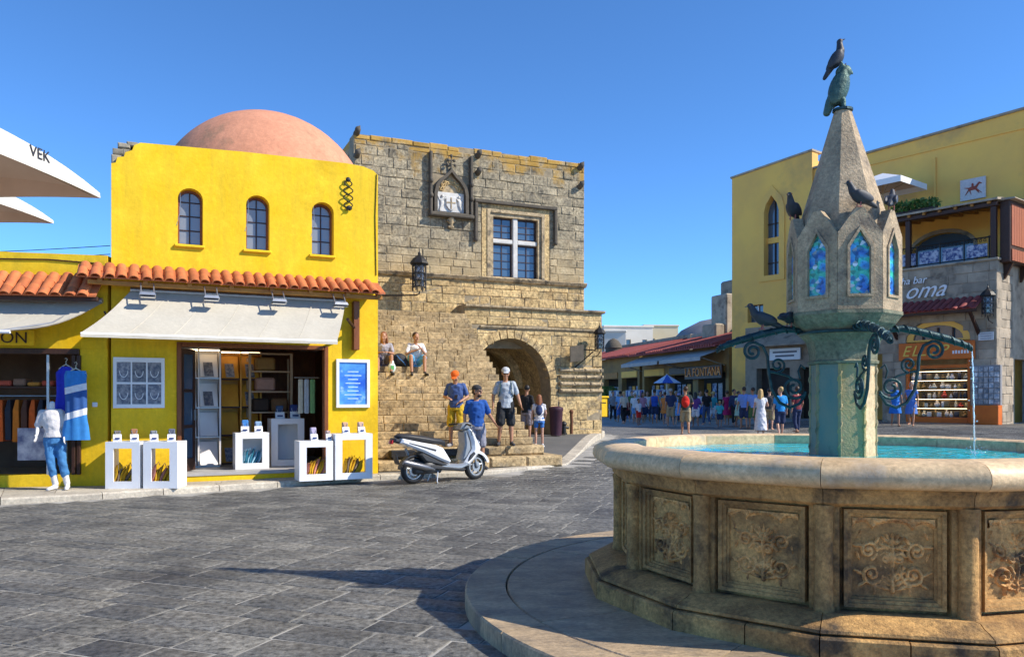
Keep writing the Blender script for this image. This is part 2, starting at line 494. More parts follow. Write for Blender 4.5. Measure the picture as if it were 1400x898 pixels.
def paving():
    a = R(-20)
    u = Vector((math.cos(a), math.sin(a))); w = Vector((math.sin(a), -math.cos(a)))   # rows run along u, stack along w
    cells = []
    rnd = random.Random(3)
    c = -44.0
    FC = Vector((2.63, 6.35))
    while c < 8:
        wd = rnd.uniform(0.27, 0.4)
        s = -26.0 + rnd.uniform(0, 0.8)
        while s < 30:
            ln = rnd.uniform(0.4, 0.75)
            p = u * (s + ln / 2) + w * (c + wd / 2)
            ok = 3.0 < p.y < 38 and abs(p.x) < 0.72 * p.y + 1.5 and p.x > kerb_x(p.y) + 0.32 and (p - FC).length > 2.72
            if ok:
                cells.append((p, ln, wd))
            s += ln
        c += wd
    def vis(cl):
        p = cl[0]
        inside = 4.9 < p.y and abs(p.x) < 0.62 * p.y and not (p.x > 1.0 and p.y > 5)
        return (0 if inside else 1, p.y)
    cells.sort(key=vis)
    base = ob('paving', None, None)
    tag(base, kind='structure')
    templ = []
    for k in range(8):
        mb = MB(); q = lambda: rnd.uniform(-0.012, 0.012)
        t = [(-0.5 + q(), -0.5 + q()), (0.5 + q(), -0.5 + q()), (0.5 + q(), 0.5 + q()), (-0.5 + q(), 0.5 + q())]
        z = [rnd.uniform(-0.0005, 0.0015) for _ in range(4)]
        i = [(x * 0.985, y * 0.972) for x, y in t]
        vs = [(x, y, -0.03) for x, y in t] + [(x, y, -0.0025) for x, y in t] + [(x, y, zz) for (x, y), zz in zip(i, z)]
        fs = [(8, 9, 10, 11)]
        for kk in range(4):
            nn = (kk + 1) % 4
            fs += [(kk, nn, 4 + nn, 4 + kk), (4 + kk, 4 + nn, 8 + nn, 8 + kk)]
        mb.add(vs, fs)
        me = mb.mesh('paving_slab', 20); me.materials.append(M['slab']); templ.append((me, vs, fs))
    rest = MB()
    for k, (p, ln, wd) in enumerate(cells):
        me, vs, fs = templ[k % 8]
        sx, sy = ln - 0.017, wd - 0.017
        z = G(p.x, p.y) + rnd.uniform(-0.001, 0.0015)
        ang = a + rnd.uniform(-0.01, 0.01)
        dz = (G(p.x + 0.2 * u.x, p.y + 0.2 * u.y) - G(p.x - 0.2 * u.x, p.y - 0.2 * u.y)) / 0.4
        if k < 300:
            o = ob('paving_slab', me, base, (p.x, p.y, z), ang)
            o.scale = (sx, sy, 1)
            o.rotation_euler[1] = -math.atan(dz)
        else:
            ca, sa = math.cos(ang), math.sin(ang)
            rest.add([(p.x + ca * x * sx - sa * y * sy, p.y + sa * x * sx + ca * y * sy, z + zz + dz * x * sx) for x, y, zz in vs], fs)
    tag(rest.build('paving_slabs', M['slab'], base), kind='stuff')
paving()

def strip_sheet(name, mat, outer, inner, zf, sub=1):
    vs = []; fs = []
    for (a, b) in zip(outer, inner):
        for t in (0, 1):
            x = a[0] + (b[0] - a[0]) * t; y = a[1] + (b[1] - a[1]) * t
            vs.append((x, y, zf(x, y)))
    for i in range(len(outer) - 1):
        fs.append((2 * i, 2 * i + 2, 2 * i + 3, 2 * i + 1))
    return MB().add(vs, fs).build(name, mat)

def pavement():
    root = ob('pavement', None); tag(root, kind='structure')
    # kerb stones follow the line; inside them lie pale slabs by the shops and worn asphalt by the stone house
    rnd = random.Random(5)
    pts = [Vector(p) for p in KERB]
    def zt(x, y):
        return P(x, y) if y > 16.5 else 0.10 + 0.02 * sstep(13, 16.5, y)
    for i in range(len(pts) - 1):
        a, b = pts[i], pts[i + 1]
        L = (b - a).length; n = max(1, round(L / 1.05)); d = (b - a) / L; nr = Vector((-d.y, d.x))
        for k in range(n):
            s0, s1 = L * k / n + 0.006, L * (k + 1) / n - 0.006
            wd = 0.3
            pp = []
            for z in (-0.05, 1):
                for s, w in ((s0, 0), (s1, 0), (s1, wd), (s0, wd)):
                    q = a + d * s + nr * (w + rnd.uniform(-0.006, 0.006))
                    pp.append((q.x, q.y, (G(q.x, q.y) - 0.03) if z < 0 else zt(q.x, q.y) + rnd.uniform(-0.003, 0.003)))
            # rounded front arris
            lo = pp[:4]; hi = pp[4:]
            f = [Vector(hi[0]), Vector(hi[1])]
            c = 0.025
            mb = MB().add(lo + [(f[0].x, f[0].y, f[0].z - c), (f[1].x, f[1].y, f[1].z - c)] +
                          [(f[0].x + nr.x * c, f[0].y + nr.y * c, f[0].z), (f[1].x + nr.x * c, f[1].y + nr.y * c, f[1].z), hi[2], hi[3]],
                          [(0, 1, 5, 4), (4, 5, 7, 6), (6, 7, 8, 9), (1, 2, 8, 7, 5), (3, 0, 4, 6, 9), (2, 3, 9, 8)])
            mb.build('kerb_stone', M['kerb'], root)
    # slabs between kerb and shops
    inn = [(-12.4, 13.0), (-9.9, 13.42), (-8.6, 13.64), (-6.93, 13.93), (-5.3, 14.72), (-2.64, 15.99), (-1.0, 17.2)]
    for i in range(1, 5):
        a0, a1 = pts[i], pts[i + 1]; b0, b1 = Vector(inn[i]), Vector(inn[i + 1])
        n = max(1, round((a1 - a0).length / 0.8))
        for k in range(n):
            t0, t1 = k / n, (k + 1) / n
            o0, o1, i0, i1 = a0.lerp(a1, t0), a0.lerp(a1, t1), b0.lerp(b1, t0), b0.lerp(b1, t1)
            m = max(1, round((i0 - o0).length / 0.6))
            for j in range(m):
                g = 0.008
                r0 = 0.31 / max(0.4, (i0 - o0).length)
                s0, s1 = r0 + (1 - r0) * j / m + g, r0 + (1 - r0) * (j + 1) / m - g
                c4 = [o0.lerp(i0, s0), o1.lerp(i1, s0), o1.lerp(i1, s1), o0.lerp(i0, s1)]
                mid = sum(c4, Vector((0, 0))) / 4
                c4 = [mid + (q - mid) * 0.985 for q in c4]
                zz = zt(mid.x, mid.y) + rnd.uniform(-0.003, 0.002)
                MB().prism([(q.x, q.y) for q in c4], 0.0, zz).build('pavement_slab', M['kerb'], root)
    # bedding under slabs, then the rising asphalt in front of the arch
    vs = []; fs = []
    outs = [Vector(p) + Vector((-0.15, 0.25)) for p in KERB]
    inns = [(-13, 14), (-9.9, 14.3), (-8.6, 14.6), (-6.9, 15.2), (-5.3, 16.2), (-3.2, 17.5), (-2.0, 18.8), (-1.0, 19.8), (-2.5, 31), (-2.0, 33), (-1.5, 36)]
    rows = 14
    for i in range(len(outs)):
        for k in range(rows + 1):
            q = outs[i].lerp(Vector(inns[i]), k / rows)
            vs.append((q.x, q.y, zt(q.x, q.y) - 0.012))
    def dense(i, t, k):
        q0 = outs[i].lerp(outs[i + 1], t).lerp(Vector(inns[i]).lerp(Vector(inns[i + 1]), t), k / rows)
        return (q0.x, q0.y, zt(q0.x, q0.y) - 0.012)
    vs = []; line = []
    for i in range(len(outs) - 1):
        for t in (0, 0.2, 0.4, 0.6, 0.8):
            line.append([dense(i, t, k) for k in range(rows + 1)])
    line.append([dense(len(outs) - 2, 1, k) for k in range(rows + 1)])
    MB().loft(line, cap=False, close=False).build('asphalt', M['pave'], root)
pavement()

# ------------------------------------------------------------------ the fountain
FX, FY_, FN = 2.63, 6.4, 14
def polar(r, deg):                             # degrees from -Y towards +X
    return (r * math.sin(R(deg)), -r * math.cos(R(deg)))

def sweep_seg(prof, a0, a1, gap=0.0):
    """closed (r,z) profile swept straight from corner angle a0 to a1 (degrees)"""
    rings = []
    for a, sg in ((a0, 1), (a1, -1)):
        ring = []
        for r, z in prof:
            x, y = polar(r, a)
            x1, y1 = polar(r, a1 if a == a0 else a0)
            d = Vector((x1 - x, y1 - y)); d.normalize()
            ring.append((x + d.x * gap, y + d.y * gap, z))
        rings.append(ring)
    return MB().loft(rings)

def relief(seed, w, h, n=84):
    """carved panel: scrolls, leaves and a palmette under a lobed arch, mirrored about the middle"""
    rnd = random.Random(seed)
    X, Z = np.meshgrid(np.linspace(-0.5, 0.5, n + 1), np.linspace(-0.5, 0.5, n + 1))
    A = np.abs(X)
    H = np.zeros_like(X)
    def ridge(pts, rad, amp):
        nonlocal H
        for x, z in pts:
            d2 = ((A - x) ** 2 + (Z - z) ** 2) / rad ** 2
            H = np.maximum(H, amp * np.sqrt(np.clip(1 - d2, 0, 1)))
    def leaf(x, z, ln, wd, an, amp):
        nonlocal H
        u = (A - x) * math.cos(an) + (Z - z) * math.sin(an); t = -(A - x) * math.sin(an) + (Z - z) * math.cos(an)
        wv = wd * np.sqrt(np.clip(1 - (2 * u / ln - 1) ** 2, 0, 1)) * (1 - 0.25 * np.abs(np.sin(u / ln * 11)))
        q = np.clip(1 - np.abs(t) / np.maximum(wv, 1e-4), 0, 1)
        H = np.maximum(H, np.where((u > 0) & (u < ln), amp * np.sqrt(q) * 0.9, 0))
    j = lambda v: v + rnd.uniform(-0.025, 0.025)
    for cx, cz, r0, a0, tn, sg in ((j(0.24), j(-0.22), 0.15, 2.4, 1.6, 1), (j(0.27), j(0.1), 0.12, -2.0, 1.5, -1), (j(0.1), j(-0.02), 0.075, 0.5, 1.3, 1)):
        pts = []
        for k in range(70):
            t = k / 69; r = r0 * (1 - 0.82 * t); a = a0 + sg * 2 * PI * tn * t
            pts.append((cx + r * math.cos(a), cz + r * math.sin(a)))
        ridge(pts, 0.026, 0.8)
        ridge([pts[-1]], 0.04, 1.0)
        for k in (4, 14, 26):
            a = a0 + sg * 2 * PI * tn * k / 69
            leaf(pts[k][0], pts[k][1], rnd.uniform(0.1, 0.15), 0.035, a + sg * rnd.uniform(0.2, 0.8), 0.75)
    ridge([(0, -0.42 + 0.011 * k) for k in range(50)], 0.03, 0.85)
    for k in range(5):                             # palmette
        leaf(0.0, j(0.14), rnd.uniform(0.16, 0.2), 0.032, 1.57 - 0.42 * k, 1.0)
    for k in range(4):
        leaf(0.02, -0.4 + 0.05 * k, rnd.uniform(0.16, 0.24), 0.04, 0.25 + 0.28 * k, 0.8)
    for k in range(3):
        leaf(j(0.42), j(-0.36 + 0.3 * k), 0.12, 0.03, rnd.uniform(1.2, 2.6), 0.7)
    ed = np.where(A < 0.24, 0.37 + 0.1 * np.sqrt(np.clip(1 - (A / 0.24) ** 2, 0, 1)), 0.33 + 0.13 * np.sqrt(np.clip(1 - ((A - 0.38) / 0.14) ** 2, 0, 1)))
    H = np.where(Z > ed, np.maximum(H, 0.9), H)
    H = np.maximum(H, 0.55 * np.sqrt(np.clip(1 - ((Z - ed + 0.012) / 0.022) ** 2, 0, 1)))
    vs = []; fs = []
    for jz in range(n + 1):
        for ix in range(n + 1):
            x, z = X[jz, ix], Z[jz, ix]
            er = max(0.0, min(1.0, 0.5 + 0.9 * mnoise.noise(Vector((x * 3.5, z * 3.5, seed * 1.7)))))          # worn unevenly
            hh = H[jz, ix] * (0.35 + 0.95 * er) * 0.05 + 0.009 * mnoise.noise(Vector((x * 22, z * 22, seed + 3))) + 0.004 * mnoise.noise(Vector((x * 60, z * 60, seed)))
            vs.append((x * w, -hh, z * h))
    for jz in range(n):
        for ix in range(n):
            a = jz * (n + 1) + ix
            fs.append((a, a + 1, a + n + 2, a + n + 1))
    return MB().add(vs, fs)

def spiral(c, r0, r1, turns, a0, n=34, plane=None, sgn=1):
    pts = []
    for k in range(n + 1):
        t = k / n; r = r0 + (r1 - r0) * t; a = a0 + sgn * 2 * PI * turns * t
        pts.append((c[0] + r * math.cos(a), c[1] + r * math.sin(a)))
    return pts

def iron_bracket(parent, deg):
    """spout arm with its scrolled stay, built in the radial plane (d outwards, z up)"""
    o = ob('spout_bracket', None, parent, None, R(deg))       # child frame: -y is outwards
    def put(path2, rad, n=7):
        return [(0, -d, z) for d, z in path2], rad
    def part(name, path2, rad, n=7, flat=1.0, mat='iron'):
        return MB().tube([(0, -d, z) for d, z in path2], rad, n, flat=flat).build(name, M[mat], o, 40)
    ZT = 2.14
    arm = [(0.3, ZT), (0.45, ZT + 0.015), (0.62, ZT - 0.02), (0.8, ZT - 0.07), (0.95, ZT - 0.125), (0.985, ZT - 0.15)]
    part('spout_pipe', arm, [0.02, 0.026, 0.03, 0.03, 0.022, 0.014], 10)
    tw = []
    for k in range(90):
        t = k / 89; q = t * (len(arm) - 1); i = min(int(q), len(arm) - 2); f = q - i
        d = arm[i][0] + (arm[i + 1][0] - arm[i][0]) * f; z = arm[i][1] + (arm[i + 1][1] - arm[i][1]) * f
        rr = 0.028 * (1 - 0.4 * max(0, t - 0.7) / 0.3); a = t * 2 * PI * 10
        tw.append((rr * math.cos(a), -d, z + rr * math.sin(a)))
    MB().tube(tw, 0.0085, 5).build('spout_twist', M['iron'], o, 60)
    part('wall_ring', [(0.27, ZT + 0.02), (0.3, ZT + 0.02)], 0.05, 10)
    stay = [(0.74, ZT - 0.08)] + [(0.66 + 0.0, ZT - 0.11)]
    s1 = spiral((0.70, ZT - 0.16), 0.075, 0.016, 1.6, R(100), sgn=-1)
    part('scroll', s1, [0.012] * len(s1))
    curve = [(0.70 + 0.075 * math.cos(R(100)), ZT - 0.16 + 0.075 * math.sin(R(100))), (0.62, ZT - 0.12), (0.585, ZT - 0.2), (0.575, ZT - 0.33), (0.55, ZT - 0.47), (0.49, ZT - 0.57), (0.41, ZT - 0.61), (0.335, ZT - 0.58), (0.285, ZT - 0.5)]
    part('stay', curve, [0.013] * len(curve))
    s2 = spiral((0.375, ZT - 0.45), 0.095, 0.018, 1.7, R(200), sgn=1)
    part('scroll', s2, [0.012] * len(s2))
    s3 = spiral((0.505, ZT - 0.27), 0.06, 0.012, 1.5, R(-90), sgn=-1)
    part('scroll', s3, [0.010] * len(s3))
    part('leaf_stem', [(0.575, ZT - 0.32), (0.5, ZT - 0.335), (0.42, ZT - 0.36), (0.36, ZT - 0.4)], [0.009] * 4)
    part('leaf_stem', [(0.29, ZT - 0.3), (0.325, ZT - 0.27), (0.345, ZT - 0.32), (0.33, ZT - 0.38)], [0.008] * 4)
    return o

def fountain():
    root = thing('stone_fountain', 'polygonal sandstone fountain with carved panels, turquoise water and spired mosaic column', 'fountain', (FX, FY_, 0))
    rnd = random.Random(11)
    # round step of two rings of slabs
    for r0, r1, n, ph in ((2.68, 3.0, 15, 8), (1.9, 2.67, 13, 17)):
        for k in range(n):
            a0 = 360 / n * k + ph; a1 = a0 + 360 / n - 0.22
            m = 7
            pts = [polar(r1, a0 + (a1 - a0) * i / m) for i in range(m + 1)] + [polar(r0, a1 - (a1 - a0) * i / m) for i in range(m + 1)]
            z = 0.13 + rnd.uniform(-0.002, 0.002)
            n2 = len(pts)
            ins = []
            for i, (x, y) in enumerate(pts):
                rr = math.hypot(x, y)
                k2 = (rr - 0.012) / rr if i <= m else (rr + 0.004) / rr
                ins.append((x * k2, y * k2, z))
            mb = MB().add([(x, y, -0.02) for x, y in pts] + [(x, y, z - 0.012) for x, y in pts] + ins,
                          [tuple(range(2 * n2, 3 * n2))] + [(i, (i + 1) % n2, n2 + (i + 1) % n2, n2 + i) for i in range(n2)] +
                          [(n2 + i, n2 + (i + 1) % n2, 2 * n2 + (i + 1) % n2, 2 * n2 + i) for i in range(n2)])
            mb.build('step_slab', M['fstep'], root)
    st = 360 / FN
    core = MB().lathe([(1.70, 0.10), (1.70, 1.06), (1.665, 1.06), (1.665, 0.75), (0.01, 0.74)], FN, cap=False)
    core.build('basin_wall', M['fstone'], root)
    MB().lathe([(1.658, 1.135), (1.656, 0.76), (0.01, 0.752)], FN, cap=False).build('basin_lining', M['poolpaint'], root)
    base_lo = [(1.72, 0.11), (2.06, 0.11), (2.06, 0.24), (2.045, 0.252), (1.72, 0.252)]
    base_hi = [(1.72, 0.256), (2.005, 0.256), (2.025, 0.268), (2.02, 0.285), (1.97, 0.305), (1.92, 0.318), (1.885, 0.338), (1.72, 0.338)]
    fri = [(1.71, 0.965), (1.80, 0.965), (1.825, 0.985), (1.83, 1.04), (1.845, 1.06), (1.845, 1.076), (1.71, 1.076)]
    rimp = [(1.66, 1.08), (1.84, 1.08), (1.93, 1.082), (1.975, 1.10), (1.995, 1.135), (1.992, 1.175), (1.97, 1.21), (1.93, 1.232), (1.86, 1.246), (1.76, 1.251), (1.685, 1.247), (1.66, 1.235)]
    sh = {}
    for k in range(FN):
        a0, a1 = k * st, (k + 1) * st
        mid = (a0 + a1) / 2
        for nm, pr, mt, sm in (('frieze', fri, 'fstone', 40), ('rim_stone', rimp, 'frim', 50), ('base_moulding', base_hi, 'fstone', 40)):
            g = 0.002 if nm != 'base_moulding' else 0.003
            sweep_seg(pr, a0, a1, g).build(nm, M[mt], root, sm)
        am = a0 + st * rnd.uniform(0.35, 0.65)
        # lower course: two blocks a side, cut on the straight edge
        for q0, q1 in ((0.0, 0.52), (0.52, 1.0)):
            rings = []
            for q, sg in ((q0, 1), (q1, -1)):
                ring = []
                for r, z in base_lo:
                    p0, p1 = Vector(polar(r, a0)), Vector(polar(r, a1))
                    d = (p1 - p0).normalized()
                    c = p0.lerp(p1, q) + d * 0.004 * sg
                    ring.append((c.x, c.y, z + (rnd.uniform(-0.002, 0.002) if z > 0.2 else 0)))
                rings.append(ring)
            MB().loft(rings).build('base_stone', M['fstone'], root)
        # pillar: three-quarter shaft on the corner
        px, py = polar(1.765, a0)
        sq = [(0.062, 0.335), (0.062, 0.36), (0.056, 0.372), (0.053, 0.5), (0.052, 0.85), (0.055, 0.93), (0.06, 0.945), (0.06, 0.97)]
        MB().lathe(sq, 12, (px, py)).build('pillar', M['fstone'], root, 50)
        bx_, by_ = polar(1.715, a0)
        MB().box(-0.085, 0.085, -0.03, 0.04, 0.336, 0.968).build('pilaster', M['fstone'], root, loc=(bx_, by_, 0), rz=R(a0))
        # panel between the pillars: stepped frame with the relief set back in it
        apo = 1.705 * math.cos(R(st / 2))
        W = 2 * 1.705 * math.sin(R(st / 2)) - 0.2
        fx, fy = polar(apo, mid)
        pan = ob('panel', None, root, (fx, fy, 0.655), R(mid))
        hw, hh = W / 2, 0.29
        for d0, d1, y0, y1 in ((0.0, 0.022, -0.058, 0.02), (0.022, 0.042, -0.036, 0.02), (0.042, 0.055, -0.016, 0.02)):
            o_ = [(-hw + d0, -hh + d0), (hw - d0, -hh + d0), (hw - d0, hh - d0), (-hw + d0, hh - d0)]
            i_ = [(-hw + d1, -hh + d1), (hw - d1, -hh + d1), (hw - d1, hh - d1), (-hw + d1, hh - d1)]
            # each moulding slopes inwards
            vs = [(x, y0, z) for x, z in o_] + [(x, y0 + 0.008, z) for x, z in i_] + [(x, y1, z) for x, z in o_] + [(x, y1, z) for x, z in i_]
            fs = []
            for q in range(4):
                nq = (q + 1) % 4
                fs += [(q, nq, 4 + nq, 4 + q), (4 + q, 4 + nq, 12 + nq, 12 + q), (nq, q, 8 + q, 8 + nq)]
            MB().add(vs, fs).build('frame', M['fstone'], pan)
        sd_ = k % 7
        if sd_ not in sh:
            me = relief(21 + sd_, W - 0.106, 2 * hh - 0.106).mesh('carving', 60); me.materials.append(M['fpanel']); sh[sd_] = me
        ob('carving', sh[sd_], pan, (0, 0.018, 0))
    # column
    PH = -27
    def octo(prof, name, mat, parent=root, n=8, smooth=None):
        return MB().lathe(prof, n, ph=R(PH)).build(name, mat, parent, smooth)
    col = octo([(0.225, 0.76), (0.225, 1.88)], 'column', M['fcol'])
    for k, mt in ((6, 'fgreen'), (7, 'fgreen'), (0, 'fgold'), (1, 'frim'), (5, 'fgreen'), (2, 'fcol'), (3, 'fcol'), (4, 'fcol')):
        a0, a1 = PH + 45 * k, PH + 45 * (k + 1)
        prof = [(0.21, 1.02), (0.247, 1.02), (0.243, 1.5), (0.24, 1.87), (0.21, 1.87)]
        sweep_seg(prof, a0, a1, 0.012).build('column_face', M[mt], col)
        x, y = polar(0.238, a0)
        pts = [(x + 0.012 * math.cos(t * 0.5), y + 0.012 * math.sin(t * 0.5), 1.02 + 0.0107 * t) for t in range(80)]
        MB().tube([(x, y, 1.02), (x, y, 1.87)], 0.014, 6).tube(pts, 0.009, 5).build('rope_shaft', M['fgold' if k in (0, 1) else 'fcol'], col, 60)
    octo([(0.22, 1.872), (0.262, 1.874), (0.268, 1.893), (0.252, 1.903), (0.255, 1.97), (0.278, 2.05), (0.325, 2.105), (0.325, 2.125), (0.335, 2.135), (0.385, 2.18), (0.42, 2.23), (0.434, 2.245), (0.434, 2.27), (0.2, 2.27)], 'capital', M['fcap'])
    MB().lathe([(0.335, 2.108), (0.345, 2.112), (0.345, 2.124), (0.335, 2.128)], 24, ph=R(PH)).build('iron_band', M['iron'], root, 40)
    # lantern with gabled faces and mosaic lancets
    lan = octo([(0.355, 2.27), (0.355, 2.9), (0.2, 2.92)], 'lantern', M['spire'])
    rl = 0.428; ap = rl * math.cos(R(22.5)); hw = rl * math.sin(R(22.5)) - 0.002
    for k in range(8):
        mid = PH + 45 * k + 22.5
        x, y = polar(ap, mid)
        ow, oz0, oz1, ozt = 0.075, 2.385, 2.735, 2.86
        outer = [(-hw, 2.272), (hw, 2.272), (hw, 2.845), (0.028, 3.03), (-0.028, 3.03), (-hw, 2.845)]
        hole = [(-ow, oz0), (ow, oz0), (ow, oz1), (0, ozt), (-ow, oz1)]
        MB().holed(outer, [hole], 0, 0.075).build('gable_face', M['spire'], lan, loc=(x, y, 0), rz=R(mid))
        i2 = 0.9
        big = [(-ow - 0.02, oz0 - 0.02), (ow + 0.02, oz0 - 0.02), (ow + 0.02, oz1 + 0.01), (0, ozt + 0.035), (-ow - 0.02, oz1 + 0.01)]
        MB().holed(big, [hole], -0.012, 0.002).build('window_moulding', M['spire'], lan, loc=(x, y, 0), rz=R(mid))
        MB().extr([(a * 0.995, b) for a, b in hole], 0.022, 0.032).build('mosaic_window', M['mosaic'], lan, loc=(x, y, 0), rz=R(mid))
    octo([(0.37, 2.80), (0.365, 2.88), (0.065, 3.88), (0.05, 3.885)], 'spire', M['spire'])
    octo([(0.066, 3.878), (0.078, 3.882), (0.078, 3.9), (0.05, 3.905)], 'spire_cap', M['iron'], n=12)
    # owl finial, facing right
    ow = MB()
    ow.ell((0, 0, 0.17), (0.078, 0.085, 0.155), 14, 10, Matrix.Rotation(R(14), 3, 'Y'))
    ow.ell((0.035, 0, 0.31), (0.062, 0.062, 0.058), 12, 8)
    for s in (-1, 1):
        ow.ell((-0.012, s * 0.065, 0.16), (0.06, 0.03, 0.15), 10, 8, Matrix.Rotation(R(18), 3, 'Y'))
        ow.cap((0.03, s * 0.03, 0.0), (0.03, s * 0.03, 0.06), 0.02)
        ow.cap((0.02, s * 0.035, 0.35), (0.01, s * 0.045, 0.385), 0.018, 0.006)
    ow.cap((-0.06, 0, 0.07), (-0.09, 0, -0.03), 0.04, 0.03)
    ow.cap((0.09, 0, 0.31), (0.105, 0, 0.285), 0.012, 0.006)
    w = remesh(ow, 'owl_finial', M['bronze'], 0.008, root, 2, (-0.03, 0, 3.905), R(-14))
    w.scale = (1.0, 1.0, 0.93)
    for deg in (-94.8, 85.2, -4.8):
        iron_bracket(root, deg)
    # water
    wr = MB()
    rings = []
    for r in (1.594, 1.2, 0.8, 0.4, 0.02):
        rings.append([(r * math.sin(2 * PI * k / 56), -r * math.cos(2 * PI * k / 56), 0) for k in range(56)])
    wat = MB()
    pts = []
    nR, nA = 40, 112
    vs = []; fs = []
    drops = [polar(0.985, 85.2), polar(0.985, -94.8), polar(0.985, -4.8)]
    for i in range(nR + 1):
        for j in range(nA):
            a = 360 * j / nA
            lim = 1.652 * math.cos(R(st / 2)) / math.cos(R((a % st) - st / 2))
            r = 0.02 + (lim - 0.02) * i / nR
            x, y = polar(r, a)
            z = 0.006 * mnoise.noise(Vector((x * 5, y * 5, 1))) + 0.004 * mnoise.noise(Vector((x * 12, y * 12, 4)))
            for dx, dy in drops:
                d = math.hypot(x - dx, y - dy)
                z += 0.012 * math.cos(d * 48) * math.exp(-d * 3.2)
            vs.append((x, y, z))
    for i in range(nR):
        for j in range(nA):
            a, b = i * nA + j, i * nA + (j + 1) % nA
            fs.append((a, b, b + nA, a + nA))
    wo_ = MB().add(vs, fs).build('water', M['water'], None, 80, (FX, FY_, 1.155))
    tag(wo_, kind='structure')
    # falling jets
    for (dx, dy), deg, nm in ((drops[0], 63, 'thin water jet falling from the right-hand iron spout of the fountain'),):
        d = Vector((dx, dy)).normalized()
        path = []; rad = []
        for k in range(26):
            t = k / 25
            path.append((FX + dx + d.x * 0.02 * t + 0.002 * math.sin(k * 2.1), FY_ + dy + d.y * 0.02 * t, 2.0 - 0.86 * t * (0.5 + 0.5 * t)))
            rad.append(0.0035 + 0.0035 * abs(math.sin(k * 1.7)) * (0.3 + t))
        j = MB().tube(path, rad, 7)
        rj = random.Random(2)
        for k in range(22):
            t = rj.random(); q = path[int(t * 25)]
            j.ell((q[0] + rj.uniform(-0.03, 0.03), q[1] + rj.uniform(-0.03, 0.03), q[2]), rj.uniform(0.003, 0.007), 6, 4)
        for k in range(26):
            j.ell((path[-1][0] + rj.gauss(0, 0.05), path[-1][1] + rj.gauss(0, 0.05), 1.17 + abs(rj.gauss(0, 0.03))), rj.uniform(0.003, 0.008), 6, 4)
        tag(j.build('water_jet', M['jet'], None, 60), 'thin water jet falling from the iron spout on the sunny side of the fountain', 'water jet')
M['jet'] = pm('splashing_water', (0.9, 0.95, 1.0), rough=0.05, trans=0.6)
fountain()

# ------------------------------------------------------------------ people
SKIN = [pm('skin_%s' % n, c, tuple(v * 0.85 for v in c), scale=20, rough=0.5, gen=True) for n, c in (('fair', (0.55, 0.30, 0.20)), ('tan', (0.42, 0.21, 0.12)), ('deep', (0.27, 0.13, 0.075)))]
HAIR = {'brown': flat('hair_brown', (0.05, 0.027, 0.014), 0.55), 'black': flat('hair_black', (0.012, 0.01, 0.009), 0.5),
        'blond': flat('hair_blond', (0.5, 0.33, 0.13), 0.55), 'grey': flat('hair_grey', (0.35, 0.34, 0.32), 0.6), 'auburn': flat('hair_auburn', (0.22, 0.08, 0.03), 0.55)}

def V(*a):
    return Vector(a)

class Pose:
    """joints of a figure 1.75 m tall that faces -y; every joint can be moved"""
    def __init__(s, **k):
        s.hip = V(0, 0, 0.93); s.chest = V(0, 0, 1.28); s.neck = V(0, 0.01, 1.47); s.head = V(0, -0.015, 1.62)
        s.sh = [V(-0.168, 0.01, 1.395), V(0.168, 0.01, 1.395)]
        s.el = [V(-0.225, 0.03, 1.13), V(0.225, 0.03, 1.13)]
        s.ha = [V(-0.24, -0.05, 0.88), V(0.24, -0.05, 0.88)]
        s.lh = [V(-0.095, 0, 0.92), V(0.095, 0, 0.92)]
        s.kn = [V(-0.105, -0.01, 0.5), V(0.105, -0.01, 0.5)]
        s.an = [V(-0.115, 0.02, 0.085), V(0.115, 0.02, 0.085)]
        s.toe = [None, None]
        s.yaw = 0.0; s.pitch = 0.0
        for a, b in k.items():
            setattr(s, a, b)

def elrings(mb, pts, n=14):                      # stacked ellipses: (centre, rx, ry)
    mb.loft([[(c[0] + rx * math.cos(2 * PI * k / n), c[1] + ry * math.sin(2 * PI * k / n), c[2]) for k in range(n)] for c, rx, ry in pts])

def torso_rings(p, g, fem=False, z0=0.0, z1=1.0):
    """rings from hip to neck base with growth g"""
    h, c, n = p.hip, p.chest, p.neck
    up = [(h + V(0, 0, -0.08), 0.15, 0.105), (h, 0.165, 0.115), (h.lerp(c, 0.35), 0.13 if fem else 0.145, 0.10), (h.lerp(c, 0.7), 0.155 if fem else 0.17, 0.115),
          (c, 0.16 if fem else 0.178, 0.12), (c.lerp(n, 0.5), 0.15 if fem else 0.168, 0.10), (c.lerp(n, 0.8), 0.1, 0.07)]
    return [(q, rx + g, ry + g) for q, rx, ry in up]

def head_mat(p):
    return Matrix.Translation(p.head) @ Matrix.Scale(1.08, 4) @ Matrix.Rotation(p.yaw, 4, 'Z') @ Matrix.Rotation(p.pitch, 4, 'X')

